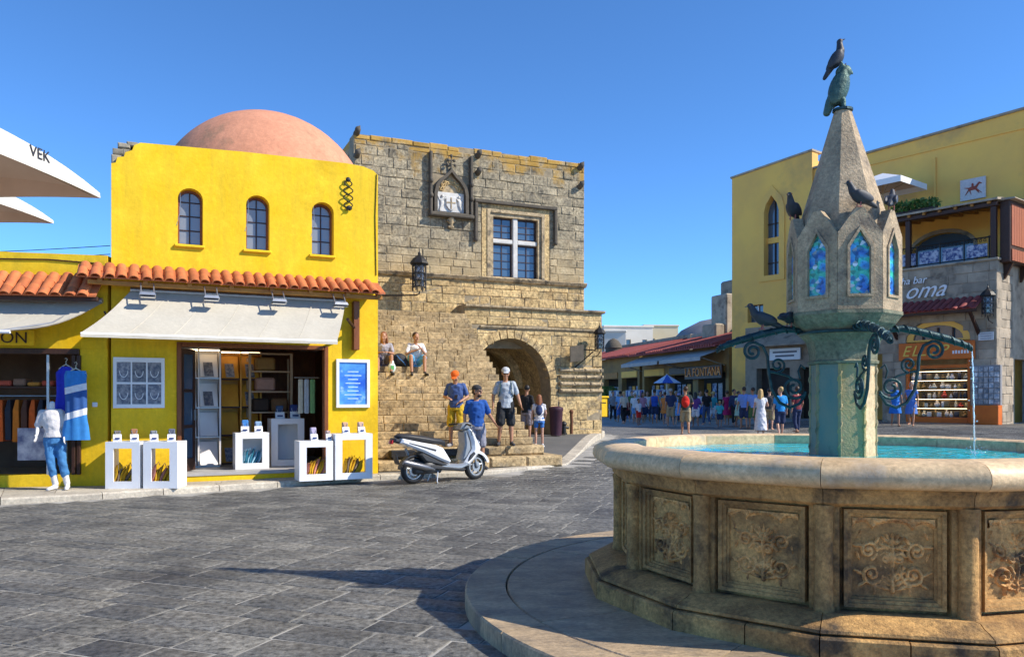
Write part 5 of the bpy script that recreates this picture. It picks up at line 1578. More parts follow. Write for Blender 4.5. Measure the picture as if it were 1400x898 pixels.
def stone_house():
    b = thing('stone_house', 'medieval honey-grey stone house with cross window, coat of arms and great arch', 'building', FK.w(0, 0), FK.a)
    # --- upper storey (local y = 0.7)
    XL, XR, ZT, ZC = -6.05, 1.68, 9.42, 5.38
    wx0, wx1, wz0, wz1 = -1.60, -0.03, 5.47, 7.38
    up = ob('upper_wall', None, b)
    MB().holed([(XL, 3.6), (XR, 3.6), (XR, ZT - 0.01), (XL, ZT - 0.01)], [[(wx0 - 0.1, wz0 - 0.02), (wx1 + 0.1, wz0 - 0.02), (wx1 + 0.1, wz1 + 0.1), (wx0 - 0.1, wz1 + 0.1)]], 0.716, 1.3).build('wall_core', M['kmort'], up)
    MB().box(XR - 0.5, XR - 0.012, 1.3, 7.5, 0.3, ZT - 0.03).build('side_wall', M['ksup'], b)
    MB().box(XL + 0.02, XL + 0.5, 1.3, 7.5, 3.0, ZT - 0.03).build('side_wall', M['ksup'], b)
    MB().box(XL + 0.02, XR - 0.02, 7.5, 7.9, 0.3, ZT - 0.03).build('back_wall', M['ksup'], b)
    MB().box(XL + 0.5, XR - 0.5, 1.3, 7.49, 8.6, 8.7).build('roof', M['kmort'], b)
    MB().box(XL + 0.5, XR - 0.5, 2.6, 2.7, 5.0, 8.0).build('room_partition', M['kdark'], b)
    ax0, ax1 = -3.72, -2.38
    def hw(zc): return (wx0 - 0.42, wx1 + 0.42) if wz0 < zc < wz1 + 0.32 else None
    def hc(zc): return (ax0 + 0.1, ax1 - 0.1) if 7.32 < zc < 8.6 else None
    stone_wall(up, XL, XR, ZC + 0.06, ZT - 0.16, 0.70, 0.285, 'ksup', cut([hw, hc]), 31, (0.34, 0.78), stuff_after=295)
    # ragged top course
    rnd = random.Random(9)
    x = XL
    while x < XR - 0.1:
        L = min(rnd.uniform(0.3, 0.7), XR - x)
        MB().cbox(x + 0.006, x + L - 0.006, 0.70 + rnd.uniform(-0.02, 0.02), 1.3, ZT - 0.158, ZT + rnd.uniform(-0.05, 0.05), 0.02, 0.012).build('coping_stone', M['ksup'], up)
        x += L
    # --- string course
    prof = [(0.72, ZC - 0.1), (0.62, ZC - 0.06), (0.58, ZC), (0.56, ZC + 0.03), (0.6, ZC + 0.055), (0.72, ZC + 0.06)]
    x = XL
    while x < XR + 0.02:
        L = min(rnd.uniform(0.9, 1.4), XR + 0.05 - x)
        if L < 0.2: break
        MB().loft([[(x + 0.004, y, z) for y, z in prof], [(x + L - 0.004, y, z) for y, z in prof]]).build('string_course', M['ktrim'], up)
        x += L
    low = ob('middle_wall', None, b)
    stone_wall(low, XL, XR, 4.0, ZC - 0.1, 0.70, 0.28, 'kslow', cut([]), 32, (0.32, 0.75))
    # --- cross window
    w = ob('cross_window', None, b)
    def ring(o0, o1, ya, yb, name, mat='ktrim', sill=True):
        MB().holed([(wx0 - o1, wz0 - (0.02 if sill else 0)), (wx1 + o1, wz0 - (0.02 if sill else 0)), (wx1 + o1, wz1 + o1), (wx0 - o1, wz1 + o1)],
                   [[(wx0 - o0, wz0 + 0.0), (wx1 + o0, wz0 + 0.0), (wx1 + o0, wz1 + o0), (wx0 - o0, wz1 + o0)]], ya, yb).build(name, M[mat], w)
    ring(0.0, 0.12, 0.72, 1.0, 'moulding'); ring(0.121, 0.22, 0.665, 0.9, 'moulding'); ring(0.221, 0.40, 0.69, 0.85, 'surround', 'kslow')
    MB().bbox(wx0 - 0.3, wx1 + 0.3, 0.6, 0.95, wz0 - 0.085, wz0 - 0.021, 0.015).build('sill', M['ktrim'], w)
    mx, mz = (wx0 + wx1) / 2, 6.62
    MB().bbox(mx - 0.085, mx + 0.085, 0.76, 0.95, wz0 + 0.001, wz1 - 0.001, 0.02).build('mullion', M['kmarble'], w)
    for a, c in ((wx0 + 0.001, mx - 0.086), (mx + 0.086, wx1 - 0.001)):
        MB().bbox(a, c, 0.77, 0.94, mz - 0.07, mz + 0.07, 0.02).build('transom', M['kmarble'], w)
    for a, c in ((wx0, mx - 0.085), (mx + 0.085, wx1)):
        for z0, z1, rows in ((wz0, mz - 0.07, 4), (mz + 0.07, wz1, 3)):
            l = ob('light', None, w)
            MB().holed([(a + 0.002, z0 + 0.002), (c - 0.002, z0 + 0.002), (c - 0.002, z1 - 0.002), (a + 0.002, z1 - 0.002)], [[(a + 0.045, z0 + 0.045), (c - 0.045, z0 + 0.045), (c - 0.045, z1 - 0.045), (a + 0.045, z1 - 0.045)]], 0.86, 0.91).build('casement', M['darkwood'], l)
            xm = (a + c) / 2
            bars = MB().box(xm - 0.012, xm + 0.012, 0.865, 0.9, z0 + 0.045, z1 - 0.045)
            hh = (z1 - z0 - 0.09) / rows
            for r in range(rows):
                if r:
                    zz = z0 + 0.045 + hh * r
                    bars.box(a + 0.045, xm - 0.0125, 0.866, 0.899, zz - 0.01, zz + 0.01).box(xm + 0.0125, c - 0.045, 0.866, 0.899, zz - 0.01, zz + 0.01)
                for p0, p1 in ((a + 0.046, xm - 0.013), (xm + 0.013, c - 0.046)):
                    MB().box(p0, p1, 0.888, 0.893, z0 + 0.057 + hh * r, z0 + 0.033 + hh * (r + 1)).build('pane', M['glass'], l)
            bars.build('glazing_bars', M['darkwood'], l)
    # hood mould with drops
    hm = [(wx0 - 0.62, 6.62), (wx0 - 0.62, wz1 + 0.42), (wx1 + 0.6, wz1 + 0.42), (wx1 + 0.6, 6.72)]
    for (xa, za), (xb, zb) in zip(hm, hm[1:]):
        if xa == xb:
            MB().bbox(xa - 0.055, xa + 0.055, 0.575, 0.72, min(za, zb), max(za, zb) - 0.056, 0.02).build('hood_mould', M['kdark'], w)
        else:
            MB().bbox(xa - 0.055, xb + 0.055, 0.57, 0.72, za - 0.055, za + 0.055, 0.02).build('hood_mould', M['kdark'], w)
    for x, z in ((wx0 - 0.62, 6.58), (wx1 + 0.6, 6.68)):
        MB().ell((x, 0.62, z), (0.075, 0.07, 0.075), 10, 8).build('label_stop', M['kdark'], w, 60)
    # --- coat of arms niche
    n = ob('coat_of_arms', None, b, (-3.05, 0.66, 7.3))
    hwid = 0.56
    og = [(-hwid, 0), (hwid, 0), (hwid, 0.6), (hwid * 0.9, 0.85), (hwid * 0.62, 1.06), (hwid * 0.3, 1.2), (0.0, 1.38), (-hwid * 0.3, 1.2), (-hwid * 0.62, 1.06), (-hwid * 0.9, 0.85), (-hwid, 0.6)]
    inn = [(x * 0.82, 0.03 + z * 0.9) for x, z in og]
    MB().holed(og, [inn], -0.12, 0.1).build('ogee_frame', M['kdark'], n)
    MB().extr([(x * 0.995, z) for x, z in inn], 0.04, 0.1).build('niche_back', M['ktrim'], n)
    MB().bbox(-0.72, 0.72, -0.2, 0.1, -0.13, -0.002, 0.03).build('niche_sill', M['kdark'], n)
    for sg in (-1, 1):
        MB().bbox(sg * 0.66 - 0.045, sg * 0.66 + 0.045, -0.12, 0.06, 0.0, 1.85, 0.02).build('pinnacle', M['kdark'], n)
        for z in (0.5, 0.95):
            MB().ell((sg * 0.66, -0.12, z), (0.07, 0.06, 0.08), 8, 6).build('crocket', M['kdark'], n, 60)
    MB().bbox(-0.44, 0.44, 0.0, 0.039, 0.06, 0.66, 0.01).build('arms_slab', M['kmarble'], n)
    sh = MB().extr([(-0.17, 0.52), (-0.16, 0.24), (-0.06, 0.12), (0.0, 0.1), (0.06, 0.12), (0.16, 0.24), (0.17, 0.52)], -0.05, 0.04, 0.015)
    sh.build('shield', M['kmarble'], n)
    MB().box(-0.02, 0.02, -0.062, -0.0505, 0.15, 0.5).box(-0.145, -0.0205, -0.062, -0.0505, 0.32, 0.36).box(0.0205, 0.145, -0.062, -0.0505, 0.32, 0.36).build('shield_cross', M['ktrim'], n)
    for sg in (-1, 1):
        fig = MB().ell((sg * 0.29, 0.0, 0.34), (0.075, 0.05, 0.14), 10, 8).ell((sg * 0.27, -0.02, 0.53), (0.05, 0.045, 0.055), 8, 6).cap((sg * 0.3, 0, 0.25), (sg * 0.36, 0, 0.1), 0.05, 0.035).cap((sg * 0.27, -0.02, 0.4), (sg * 0.18, -0.05, 0.47), 0.03, 0.025).cap((sg * 0.36, 0.0, 0.4), (sg * 0.42, 0.0, 0.55), 0.025, 0.02)
        remesh(fig, 'lion_supporter', M['kmarble'], 0.02, n, 1)
    for k in range(7):
        a = PI * (k + 0.5) / 7
        c = (0.28 * math.cos(a), 0.72 + 0.26 * math.sin(a))
        sp = spiral(c, 0.075, 0.02, 1.3, a, 16)
        MB().tube([(x, 0.02, z) for x, z in sp], 0.02, 6).build('tracery', M['kslow'], n, 60)
    fin = MB().cap((0, -0.05, 1.36), (0, -0.05, 1.75), 0.03, 0.02)
    for z, wv in ((1.5, 0.12), (1.64, 0.09)):
        for sg in (-1, 1):
            fin.ell((sg * wv, -0.06, z), (0.055, 0.045, 0.05), 8, 6)
    fin.ell((0, -0.06, 1.78), (0.05, 0.045, 0.06), 8, 6)
    remesh(fin, 'finial', M['kdark'], 0.02, n, 1)
    cor = MB().cap((0, -0.06, -0.16), (0, -0.02, -0.42), 0.09, 0.04)
    for sg in (-1, 1):
        cor.ell((sg * 0.09, -0.05, -0.22), (0.06, 0.05, 0.06), 8, 6).ell((sg * 0.06, -0.03, -0.4), (0.05, 0.04, 0.04), 8, 6)
    remesh(cor, 'corbel', M['ktrim'], 0.02, n, 1)
    # --- gargoyle stubs near the roof
    for x, z in ((-5.97, 9.44), (-5.97, 8.78), (-2.14, 9.24), (-2.14, 8.70), (1.5, 9.28), (1.5, 8.66)):
        g = MB().cap((x, 0.75, z - 0.03), (x, 0.6, z), 0.1, 0.09).ell((x, 0.54, z + 0.04), (0.095, 0.09, 0.1), 8, 6).ell((x + 0.05, 0.5, z + 0.12), (0.03, 0.03, 0.05), 6, 5)
        remesh(g, 'gargoyle', M['kdark'], 0.03, b, 1)
    # --- arched block
    BX0, BX1, BZ = -2.84, 1.95, 4.47
    zb = 0.3
    cx, rw, sz, rise = -1.32, 1.38, 1.95, 1.52
    def arch(zc):
        if zc < sz: return (cx - rw, cx + rw)
        q = (zc - sz) / rise
        if q >= 1: return None
        hw2 = rw * math.sqrt(1 - q * q)
        return (cx - hw2, cx + hw2)
    ap = [(cx - rw, zb), (cx + rw, zb)] + [(cx + rw * math.cos(PI * k / 16), sz + rise * math.sin(PI * k / 16)) for k in range(17)]
    blk = ob('arched_block', None, b)
    MB().holed([(BX0, zb), (BX1, zb), (BX1, BZ - 0.03), (BX0, BZ - 0.03)], [ap], 0.016, 0.7 - 0.002).build('wall_core', M['kmort'], blk)
    def archv(zc):
        e = arch(zc)
        if e is None: return (cx - 0.75, cx + 0.75) if zc < sz + rise + 0.17 else None
        return (e[0] - 0.27, e[1] + 0.27)
    stone_wall(blk, BX0, BX1, zb, 3.74, 0.0, 0.30, 'kslow', cut([archv]), 33, (0.32, 0.72))
    stone_wall(blk, BX0, BX1, 3.86, 4.36, 0.0, 0.25, 'kslow', cut([]), 34, (0.6, 1.1))
    # right return of the block
    rs = ob('return_wall', None, b, (BX1, 0, 0)); rs.rotation_euler = (0, 0, R(90))
    stone_wall(rs, 0.02, 7.0, zb, 4.36, 0.0, 0.32, 'kslow', cut([]), 35, (0.5, 0.9), depth=0.2)
    MB().box(0.701, 7.0, 0.05, 0.25, zb, 4.3).build('wall_core', M['kmort'], rs)
    # voussoirs
    nv = 19
    for k in range(nv):
        a0, a1 = PI * k / nv + 0.008, PI * (k + 1) / nv - 0.008
        p = []
        for a, e in ((a0, 0), (a1, 0), (a1, 0.26), (a0, 0.26)):
            p.append((cx + (rw + e) * math.cos(a), sz + (rise + e) * math.sin(a)))
        p = [p[0], p[3], p[2], p[1]]
        MB().extr(p, -0.02 + random.uniform(-0.008, 0.008), 0.3, 0.012).build('voussoir', M['kslow'], blk)
    z = zb
    rnd = random.Random(6)
    while z < sz - 0.05:
        h = min(rnd.uniform(0.28, 0.4), sz - z)
        for sg in (-1, 1):
            xa, xb = (cx - rw - 0.26, cx - rw) if sg < 0 else (cx + rw, cx + rw + 0.26)
            MB().cbox(xa + 0.004, xb - 0.004, -0.02, 0.3, z + 0.005, z + h - 0.005, 0.014, 0.006).build('jamb_stone', M['kslow'], blk)
        z += h
    # cornices
    for z0, pr, nm in ((3.80, 0.06, 'string_course'), (4.42, 0.1, 'cornice')):
        x = BX0 if z0 > 4 else BX0 + 0.5
        while x < BX1 + 0.05:
            L = min(rnd.uniform(0.9, 1.3), BX1 + 0.08 - x)
            if L < 0.15: break
            pf = [(0.1, z0 - 0.055), (-pr * 0.5, z0 - 0.04), (-pr, z0), (-pr, z0 + 0.035), (0.1, z0 + 0.055)]
            if z0 > 4: pf = [(0.69, z0 - 0.055), (-pr * 0.5, z0 - 0.05), (-pr, z0 - 0.01), (-pr, z0 + 0.04), (0.69, z0 + 0.055)]
            MB().loft([[(x + 0.004, y, z) for y, z in pf], [(x + L - 0.004, y, z) for y, z in pf]]).build(nm, M['ktrim'], blk)
            x += L
    # projecting weathered bands right of the arch
    for z0 in (2.52, 2.30, 2.08, 1.86):
        x = cx + rw + 0.3
        while x < BX1 - 0.05:
            L = min(rnd.uniform(0.35, 0.6), BX1 - x)
            MB().cbox(x + 0.004, x + L - 0.004, -0.13 + rnd.uniform(-0.02, 0.02), 0.02, z0 - 0.055, z0 + 0.055, 0.03, 0.012).build('band_stone', M['ktrim'], blk)
            x += L
    # vaulted passage behind the arch
    vs = []
    for y in (0.69, 5.5):
        vs.append([(cx + rw * 1.05, y, 0.3)] + [(cx + rw * 1.05 * math.cos(PI * k / 16), y, sz + rise * 1.02 * math.sin(PI * k / 16)) for k in range(17)] + [(cx - rw * 1.05, y, 0.3)])
    MB().loft(vs, cap=False, close=False).build('vault', M['kslow'], blk)
    for yy in (2.2, 3.9):
        rb = MB(); 
        for k in range(11):
            a0, a1 = PI * k / 11, PI * (k + 1) / 11
            q = [(cx + (rw * 1.05) * math.cos(a0), sz + rise * 1.02 * math.sin(a0)), (cx + rw * 1.05 * math.cos(a1), sz + rise * 1.02 * math.sin(a1)),
                 (cx + rw * 0.86 * math.cos(a1), sz + rise * 0.84 * math.sin(a1)), (cx + rw * 0.86 * math.cos(a0), sz + rise * 0.84 * math.sin(a0))]
            rb.extr(q[::-1], yy, yy + 0.35)
        rb.build('vault_rib', M['kslow'], blk)
    bk = MB().box(cx - rw * 1.04, cx + rw * 1.04, 5.5, 5.6, 0.3, sz + rise * 1.1).build('passage_end_wall', M['kslow'], blk)
    MB().bbox(cx - 0.5, cx + 0.5, 5.42, 5.499, 0.4, 2.4, 0.02).build('passage_door', M['darkwood'], bk)
    # loggia roof slab
    MB().box(BX0 + 0.01, BX1 - 0.26, 0.701, 0.72, 3.2, 4.3).build('fill', M['kmort'], blk)
    return b
stone_house()

def stair():
    b = thing('stone_stair', 'broad weathered stone staircase climbing to the old house', 'stairs', FT.w(0, 0), FT.a)
    rnd = random.Random(14)
    n, rise, tread, sk = 21, 0.168, 0.262, 0.07
    XLs = -4.28
    # two bottom blocks with rounded nosing
    def course(x0, x1, y0, y1, z0, z1, lens, name, c=0.015, j=0.006, mat='kstair'):
        x = x0
        while x < x1 - 0.02:
            L = rnd.uniform(*lens)
            if x + L > x1 - lens[0] * 0.5: L = x1 - x
            MB().cbox(x + 0.004, x + L - 0.004, y0 + rnd.uniform(-0.006, 0.006), y1, z0, z1 + rnd.uniform(-0.004, 0.003), c, j).build(name, M[mat], b)
            x += L
    course(XLs, 0.0, 0.0, 0.9, 0.08, 0.33, (0.6, 1.0), 'base_block', 0.04, 0.012)
    course(XLs, -0.3, 0.32, 0.95, 0.332, 0.55, (0.6, 0.95), 'base_block', 0.04, 0.012)
    for k in range(n):
        s = 0.62 + tread * k
        z0 = 0.552 + rise * k
        xr = -0.5 + sk * s
        course(XLs, xr, s, s + tread + 0.12, z0 - 0.002 * (k > 0), z0 + rise - 0.003, (0.42, 0.8), 'step_stone', 0.012, 0.005)
    # solid core and visible right flank
    top = 0.55 + rise * n
    sE = 0.62 + tread * n
    prof = [(0.64, 0.1), (sE + 1.14, 0.1), (sE + 1.14, top - 0.03), (sE, top - 0.03)]
    core = [(0.64, 0.1), (sE + 0.4, 0.1), (sE + 0.4, top - 0.06), (sE - 0.2, top - 0.2), (0.66, 0.52)]
    vs = [(XLs + 0.05, y, z) for y, z in core] + [(-0.56 + sk * y, y, z) for y, z in core]
    m = len(core)
    MB().add(vs, [tuple(range(m)), tuple(range(2 * m - 1, m - 1, -1))] + [(k, m + k, m + (k + 1) % m, (k + 1) % m) for k in range(m)]).build('core', M['kmort'], b)
    MB().box(XLs, -0.02, sE + 0.12, sE + 1.1, 3.4, top - 0.004).build('landing', M['kstair'], b)
    return b
stair()

# low black stone bench at the foot of the stair
t = thing('bench', 'long low black bench at the foot of the stone stair', 'bench', FT.w(-2.75, 0.12, 0.33), FT.a)
MB().bbox(-1.2, 1.0, -0.02, 0.18, 0.05, 0.2, 0.02).build('seat', M['blackiron'], t)
for x in (-1.1, -0.1, 0.85):
    MB().box(x - 0.04, x + 0.04, 0.0, 0.16, 0.0, 0.0495).build('foot', M['blackiron'], t)

# lanterns
def lantern(label, loc, rz, s, arm):
    t = thing('wall_lantern', label, 'lantern', loc, rz, 'wall lanterns on the stone house')
    t.scale = (s, s, s)
    MB().lathe([(0.27, 0.80), (0.29, 0.83), (0.27, 0.87), (0.2, 0.97), (0.08, 1.07), (0.04, 1.1), (0.045, 1.14), (0.015, 1.2), (0.012, 1.28)], 8).build('roof', M['blackiron'], t)
    for k in range(8):
        x, y = 0.21 * math.sin(PI / 4 * k), -0.21 * math.cos(PI / 4 * k)
        MB().tube([(x, y, 0.02), (x, y, 0.81)], 0.016, 5).build('post', M['blackiron'], t)
        if k % 2 == 0:
            nx, ny = 0.2 * math.sin(PI / 4 * (k + .5)), -0.2 * math.cos(PI / 4 * (k + .5))
    for z in (0.14, 0.33, 0.55, 0.78):
        MB().lathe([(0.2, z - 0.014), (0.225, z - 0.014), (0.225, z + 0.014), (0.2, z + 0.014)], 8).build('ring', M['blackiron'], t)
    for k in range(8):
        a = PI / 4 * (k + 0.5)
        for zc in (0.235, 0.44, 0.665):
            sp = [(0.055 * math.cos(q * 0.7), 0.075 * math.sin(q * 0.7)) for q in range(10)]
            cx_, cy_ = 0.195 * math.sin(a), -0.195 * math.cos(a)
            MB().tube([(cx_ + math.cos(a) * u, cy_ + math.sin(a) * u, zc + v) for u, v in sp], 0.008, 4).build('grille_scroll', M['blackiron'], t)
    MB().lathe([(0.15, 0.12), (0.16, 0.4), (0.15, 0.78)], 8).build('glass', M['glass2'], t)
    MB().tube(arm, 0.022, 7).build('arm', M['blackiron'], t, 50)
    return t
lantern('large black iron lantern on an arm beside the yellow shop', FU.w(-4.22, -0.55, 4.78), FU.a, 1.0, [(0, 0, 0.02), (0, 0, -0.06), (-0.08, 0.05, -0.1), (-0.5, 0.3, -0.1), (-1.0, 0.55, -0.1)])
lantern('black iron lantern on the corner of the arched block', FK.w(1.62, -0.4, 3.1), FK.a, 0.72, [(0, 0, 0.02), (0, 0.05, -0.1), (0, 0.3, -0.18), (0, 0.56, -0.2)])

# hanging sign on a bracket right of the arch
t = thing('hanging_sign', 'dark weathered plaque hanging from a diagonal bracket beside the arch', 'sign', FK.w(0.72, -0.02, 2.95), FK.a)
MB().tube([(0.25, 0, 0.25), (0.75, -0.35, 0.2)], 0.02, 6).build('arm', M['blackiron'], t)
MB().tube([(0.2, -0.02, -0.35), (0.72, -0.3, 0.16)], 0.022, 6).build('brace', M['blackiron'], t)
MB().hexa([(-0.1, -0.28, -0.2), (0.38, -0.28, -0.12), (0.38, -0.24, -0.12), (-0.1, -0.24, -0.2), (-0.1, -0.28, 0.3), (0.38, -0.28, 0.38), (0.38, -0.24, 0.38), (-0.1, -0.24, 0.3)]).build('board', M['kdark'], t)
MB().tube([(0.14, -0.26, 0.3), (0.3, -0.1, 0.3), (0.4, 0, 0.28)], 0.012, 5).build('chain', M['blackiron'], t)

# street objects by the arch
t = thing('post_box', 'bright yellow post box on the corner of the stone house', 'post box', FK.w(2.12, 0.45, 1.0), FK.a)
yb = flat('post_yellow', (0.85, 0.52, 0.0), 0.4)
MB().bbox(-0.16, 0.2, -0.18, 0.1, 0.0, 0.62, 0.02).build('body', yb, t)
MB().bbox(-0.2, 0.24, -0.22, 0.13, 0.621, 0.69, 0.02).build('lid', yb, t)
MB().box(-0.1, 0.14, -0.186, -0.1801, 0.45, 0.48).build('slot', M['blackiron'], t)
MB().tube([(0.02, -0.04, -0.62), (0.02, -0.04, 0.0)], 0.04, 8).build('post', M['metal'], t, 50)
t = thing('litter_bin', 'dark maroon tapered bin standing by the arch jamb', 'bin', FK.w(-0.12, -0.75, 0.47), FK.a)
mm = flat('maroon_plastic', (0.06, 0.02, 0.035), 0.5)
MB().lathe([(0.17, 0), (0.21, 0.75), (0.225, 0.77), (0.225, 0.82), (0.19, 0.82), (0.185, 0.7)], 16).build('body', mm, t, 40)
MB().lathe([(0.226, 0.822), (0.22, 0.86), (0.1, 0.9), (0.01, 0.905)], 16, cap=False).build('lid', mm, t, 40)
t = thing('hydrant', 'squat black hydrant against the wall right of the arch', 'hydrant', FK.w(0.36, -0.35, 0.485), FK.a)
hb = MB().lathe([(0.11, 0), (0.11, 0.04), (0.075, 0.05), (0.075, 0.28), (0.1, 0.3), (0.1, 0.33), (0.07, 0.39), (0.02, 0.42)], 14)
hb.build('barrel', M['blackiron'], t, 40)
for sg in (-1, 1):
    MB().tube([(sg * 0.06, 0, 0.22), (sg * 0.17, 0, 0.2)], 0.04, 8).build('outlet', M['blackiron'], t, 40)
t = thing('rusty_post', 'short rusty brown post against the honey stone wall', 'post', FK.w(0.68, -0.25, 0.485), FK.a)
MB().tube([(0, 0, 0), (0.01, 0, 0.4), (0.0, 0, 0.68)], 0.05, 8).build('shaft', flat('rust', (0.16, 0.06, 0.025), 0.8), t, 50)
MB().ell((0, 0, 0.7), 0.07, 10, 8).build('knob', flat('rust', (0, 0, 0)), t, 50)

# ------------------------------------------------------------------ building on the right with the terrace bar
FS = Frame(18.6, 31.5, math.degrees(math.atan2(-0.789, 0.615)))
M['ochre'] = pm('faded_ochre_plaster', (0.950, 0.545, 0.120), (0.840, 0.470, 0.120), scale=0.6, rough=0.9, bump=0.2, bscale=6, c3=(0.640, 0.370, 0.120), s3=0.35, t3=0.56)
M['gstone'] = pm('grey_rubble_stone', (0.413, 0.339, 0.250), (0.275, 0.230, 0.175), scale=2.2, rough=0.9, bump=0.5, bscale=14, var=0.2, c3=(0.163, 0.132, 0.100), s3=1.6, t3=0.55)
M['oxred'] = pm('oxblood_tile', (0.30, 0.06, 0.05), (0.22, 0.045, 0.04), scale=3, rough=0.75, bump=0.25, bscale=16, var=0.2)
M['orange'] = pm('orange_painted_wood', (0.66, 0.155, 0.015), (0.54, 0.115, 0.012), scale=2, rough=0.45, bump=0.1)
M['plantg'] = pm('leaf_green', (0.06, 0.13, 0.025), (0.11, 0.18, 0.03), scale=6, rough=0.6, var=0.35)
M['redwood'] = pm('red_brown_boards', (0.38, 0.115, 0.05), (0.28, 0.08, 0.04), scale=4, rough=0.6, stretch=(4, 4, 0.6), bump=0.2)
M['greycan'] = pm('grey_canvas', (0.42, 0.40, 0.38), (0.34, 0.33, 0.31), scale=2, rough=0.9)
M['streetwall'] = pm('brown_street_wall', (0.36, 0.22, 0.07), (0.2, 0.13, 0.06), scale=0.9, rough=0.85, bump=0.2)
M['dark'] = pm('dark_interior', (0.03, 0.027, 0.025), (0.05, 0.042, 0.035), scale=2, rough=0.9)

def foliage(name, parent, n, box, mat, seed, size=0.07):
    rnd = random.Random(seed); mb = MB()
    (x0, x1), (y0, y1), (z0, z1) = box
    for _ in range(n):
        c = Vector((rnd.uniform(x0, x1), rnd.uniform(y0, y1), rnd.uniform(z0, z1)))
        u = Vector((rnd.gauss(0, 1), rnd.gauss(0, 1), rnd.gauss(0, 1))).normalized(); v = u.orthogonal().normalized()
        s = size * rnd.uniform(0.6, 1.4)
        mb.add([c - u * s, c + v * s * 0.45, c + u * s, c - v * s * 0.45], [(0, 1, 2, 3)])
    return tag(mb.build(name, mat, parent), kind='stuff')

def terrace_building():
    b = thing('terrace_house', 'tall ochre house with grey stone terrace bar and ground-floor shop', 'building', FS.w(0, 0), FS.a)
    Z0 = 0.3
    # stone front, two stones deep in places
    ox0, ox1, oz1, rise = -3.2, -0.62, 4.0, 0.85
    cx, rw = (ox0 + ox1) / 2, (ox1 - ox0) / 2
    op = [(ox0, 0.62), (ox1, 0.62)] + [(cx + rw * math.cos(PI * k / 12), oz1 + rise * math.sin(PI * k / 12)) for k in range(13)]
    op2 = [(-6.3, 0.62), (-4.2, 0.62), (-4.2, 3.6), (-6.3, 3.6)]
    fw = ob('stone_front', None, b)
    MB().holed([(-7.6, Z0), (0.34, Z0), (0.34, 7.0), (-7.6, 7.0)], [op, op2], 0.02, 0.5).build('wall_core', M['gstone'], fw)
    def h1(zc):
        if zc < oz1: return (ox0 - 0.02, ox1 + 0.02)
        q = (zc - oz1) / rise
        return (cx - rw * math.sqrt(1 - q * q), cx + rw * math.sqrt(1 - q * q)) if q < 1 else None
    def h2(zc): return (-6.3, -4.2) if zc < 3.6 else None
    stone_wall(fw, -7.6, 0.34, Z0, 6.95, 0.0, 0.36, 'gstone', cut([h1, h2]), 41, (0.5, 1.0), stuff_after=260)
    MB().bbox(-7.6, 0.42, -0.08, 0.5, 7.0, 7.09, 0.02).build('ledge', M['gstone'], b)
    # sunlit side of the stone part
    sw = ob('stone_side', None, b, (0.34, 0, 0)); sw.rotation_euler = (0, 0, R(90))
    stone_wall(sw, 0.02, 1.6, Z0, 6.95, 0.0, 0.36, 'gstone', cut([]), 42, (0.4, 0.7))
    MB().holed([(0.52, Z0), (7.0, Z0), (7.0, 6.98), (0.52, 6.98)], [[(1.8, 0.62), (3.6, 0.62), (3.6, 3.2), (1.8, 3.2)]], 0.03, 0.4).build('wall_core', M['gstone'], sw)
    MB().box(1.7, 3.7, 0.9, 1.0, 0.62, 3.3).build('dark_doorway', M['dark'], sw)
    # yellow wall behind the terrace and the taller block at its left
    MB().holed([(-9.58, 6.0), (3.0, 6.0), (3.0, 13.75), (-9.58, 13.35)], [arch_pts(-4.6, -1.9, 7.1, 8.3, 12, 0.75), arch_pts(-8.4, -5.8, 7.1, 8.3, 12, 0.75)], 3.5, 3.9).build('upper_wall', M['ochre'], b)
    for c in (-3.25, -7.1):
        MB().extr(arch_pts(c - 1.34, c + 1.34, 7.1, 8.3, 12, 0.74), 3.75, 3.8).build('arch_glass', M['glass'], b)
        o_, i_ = arch_pts(c - 1.5, c + 1.5, 7.1, 8.3, 12, 0.92), arch_pts(c - 1.35, c + 1.35, 7.1, 8.3, 12, 0.75)
        MB().holed(o_, [[(x, z + (0.002 if z < 7.2 else 0)) for x, z in i_]], 3.46, 3.52).build('arch_trim', M['gstone'], b)
    MB().box(-9.57, 2.99, 3.905, 12, Z0, 13.2).build('house_body', M['ochre'], b)
    MB().bbox(-9.57, 3.02, 3.44, 3.5, 12.86, 12.95, 0.01).build('string_course', M['ochre'], b)
    MB().hexa([(-9.6, 3.4, 13.352), (3.05, 3.4, 13.752), (3.05, 4.1, 13.752), (-9.6, 4.1, 13.352), (-9.6, 3.4, 13.45), (3.05, 3.4, 13.85), (3.05, 4.1, 13.85), (-9.6, 4.1, 13.45)]).build('coping', M['gstone'], b)
    gw = [(-12.42, 8.2), (-11.5, 8.2), (-11.5, 11.6), (-11.62, 12.0), (-11.96, 12.45), (-12.3, 12.0), (-12.42, 11.6)]
    sm = [(-13.5, 5.76), (-12.5, 5.76), (-12.5, 6.71), (-13.5, 6.71)]
    MB().holed([(-14.53, Z0), (-9.6, Z0), (-9.6, 14.25), (-14.53, 13.9)], [gw, sm], 3.35, 3.9).build('corner_block', M['ochre'], b)
    MB().hexa([(-14.6, 3.28, 13.902), (-9.55, 3.28, 14.252), (-9.55, 4.2, 14.252), (-14.6, 4.2, 13.902), (-14.6, 3.28, 14.0), (-9.55, 3.28, 14.35), (-9.55, 4.2, 14.35), (-14.6, 4.2, 14.0)]).build('coping', M['gstone'], b)
    MB().box(-14.52, -9.61, 3.905, 12, Z0, 13.85).build('house_body', M['ochre'], b)
    g = ob('gothic_window', None, b)
    big = [(-12.75, 7.9), (-11.17, 7.9), (-11.17, 11.7), (-11.35, 12.3), (-11.96, 13.0), (-12.57, 12.3), (-12.75, 11.7)]
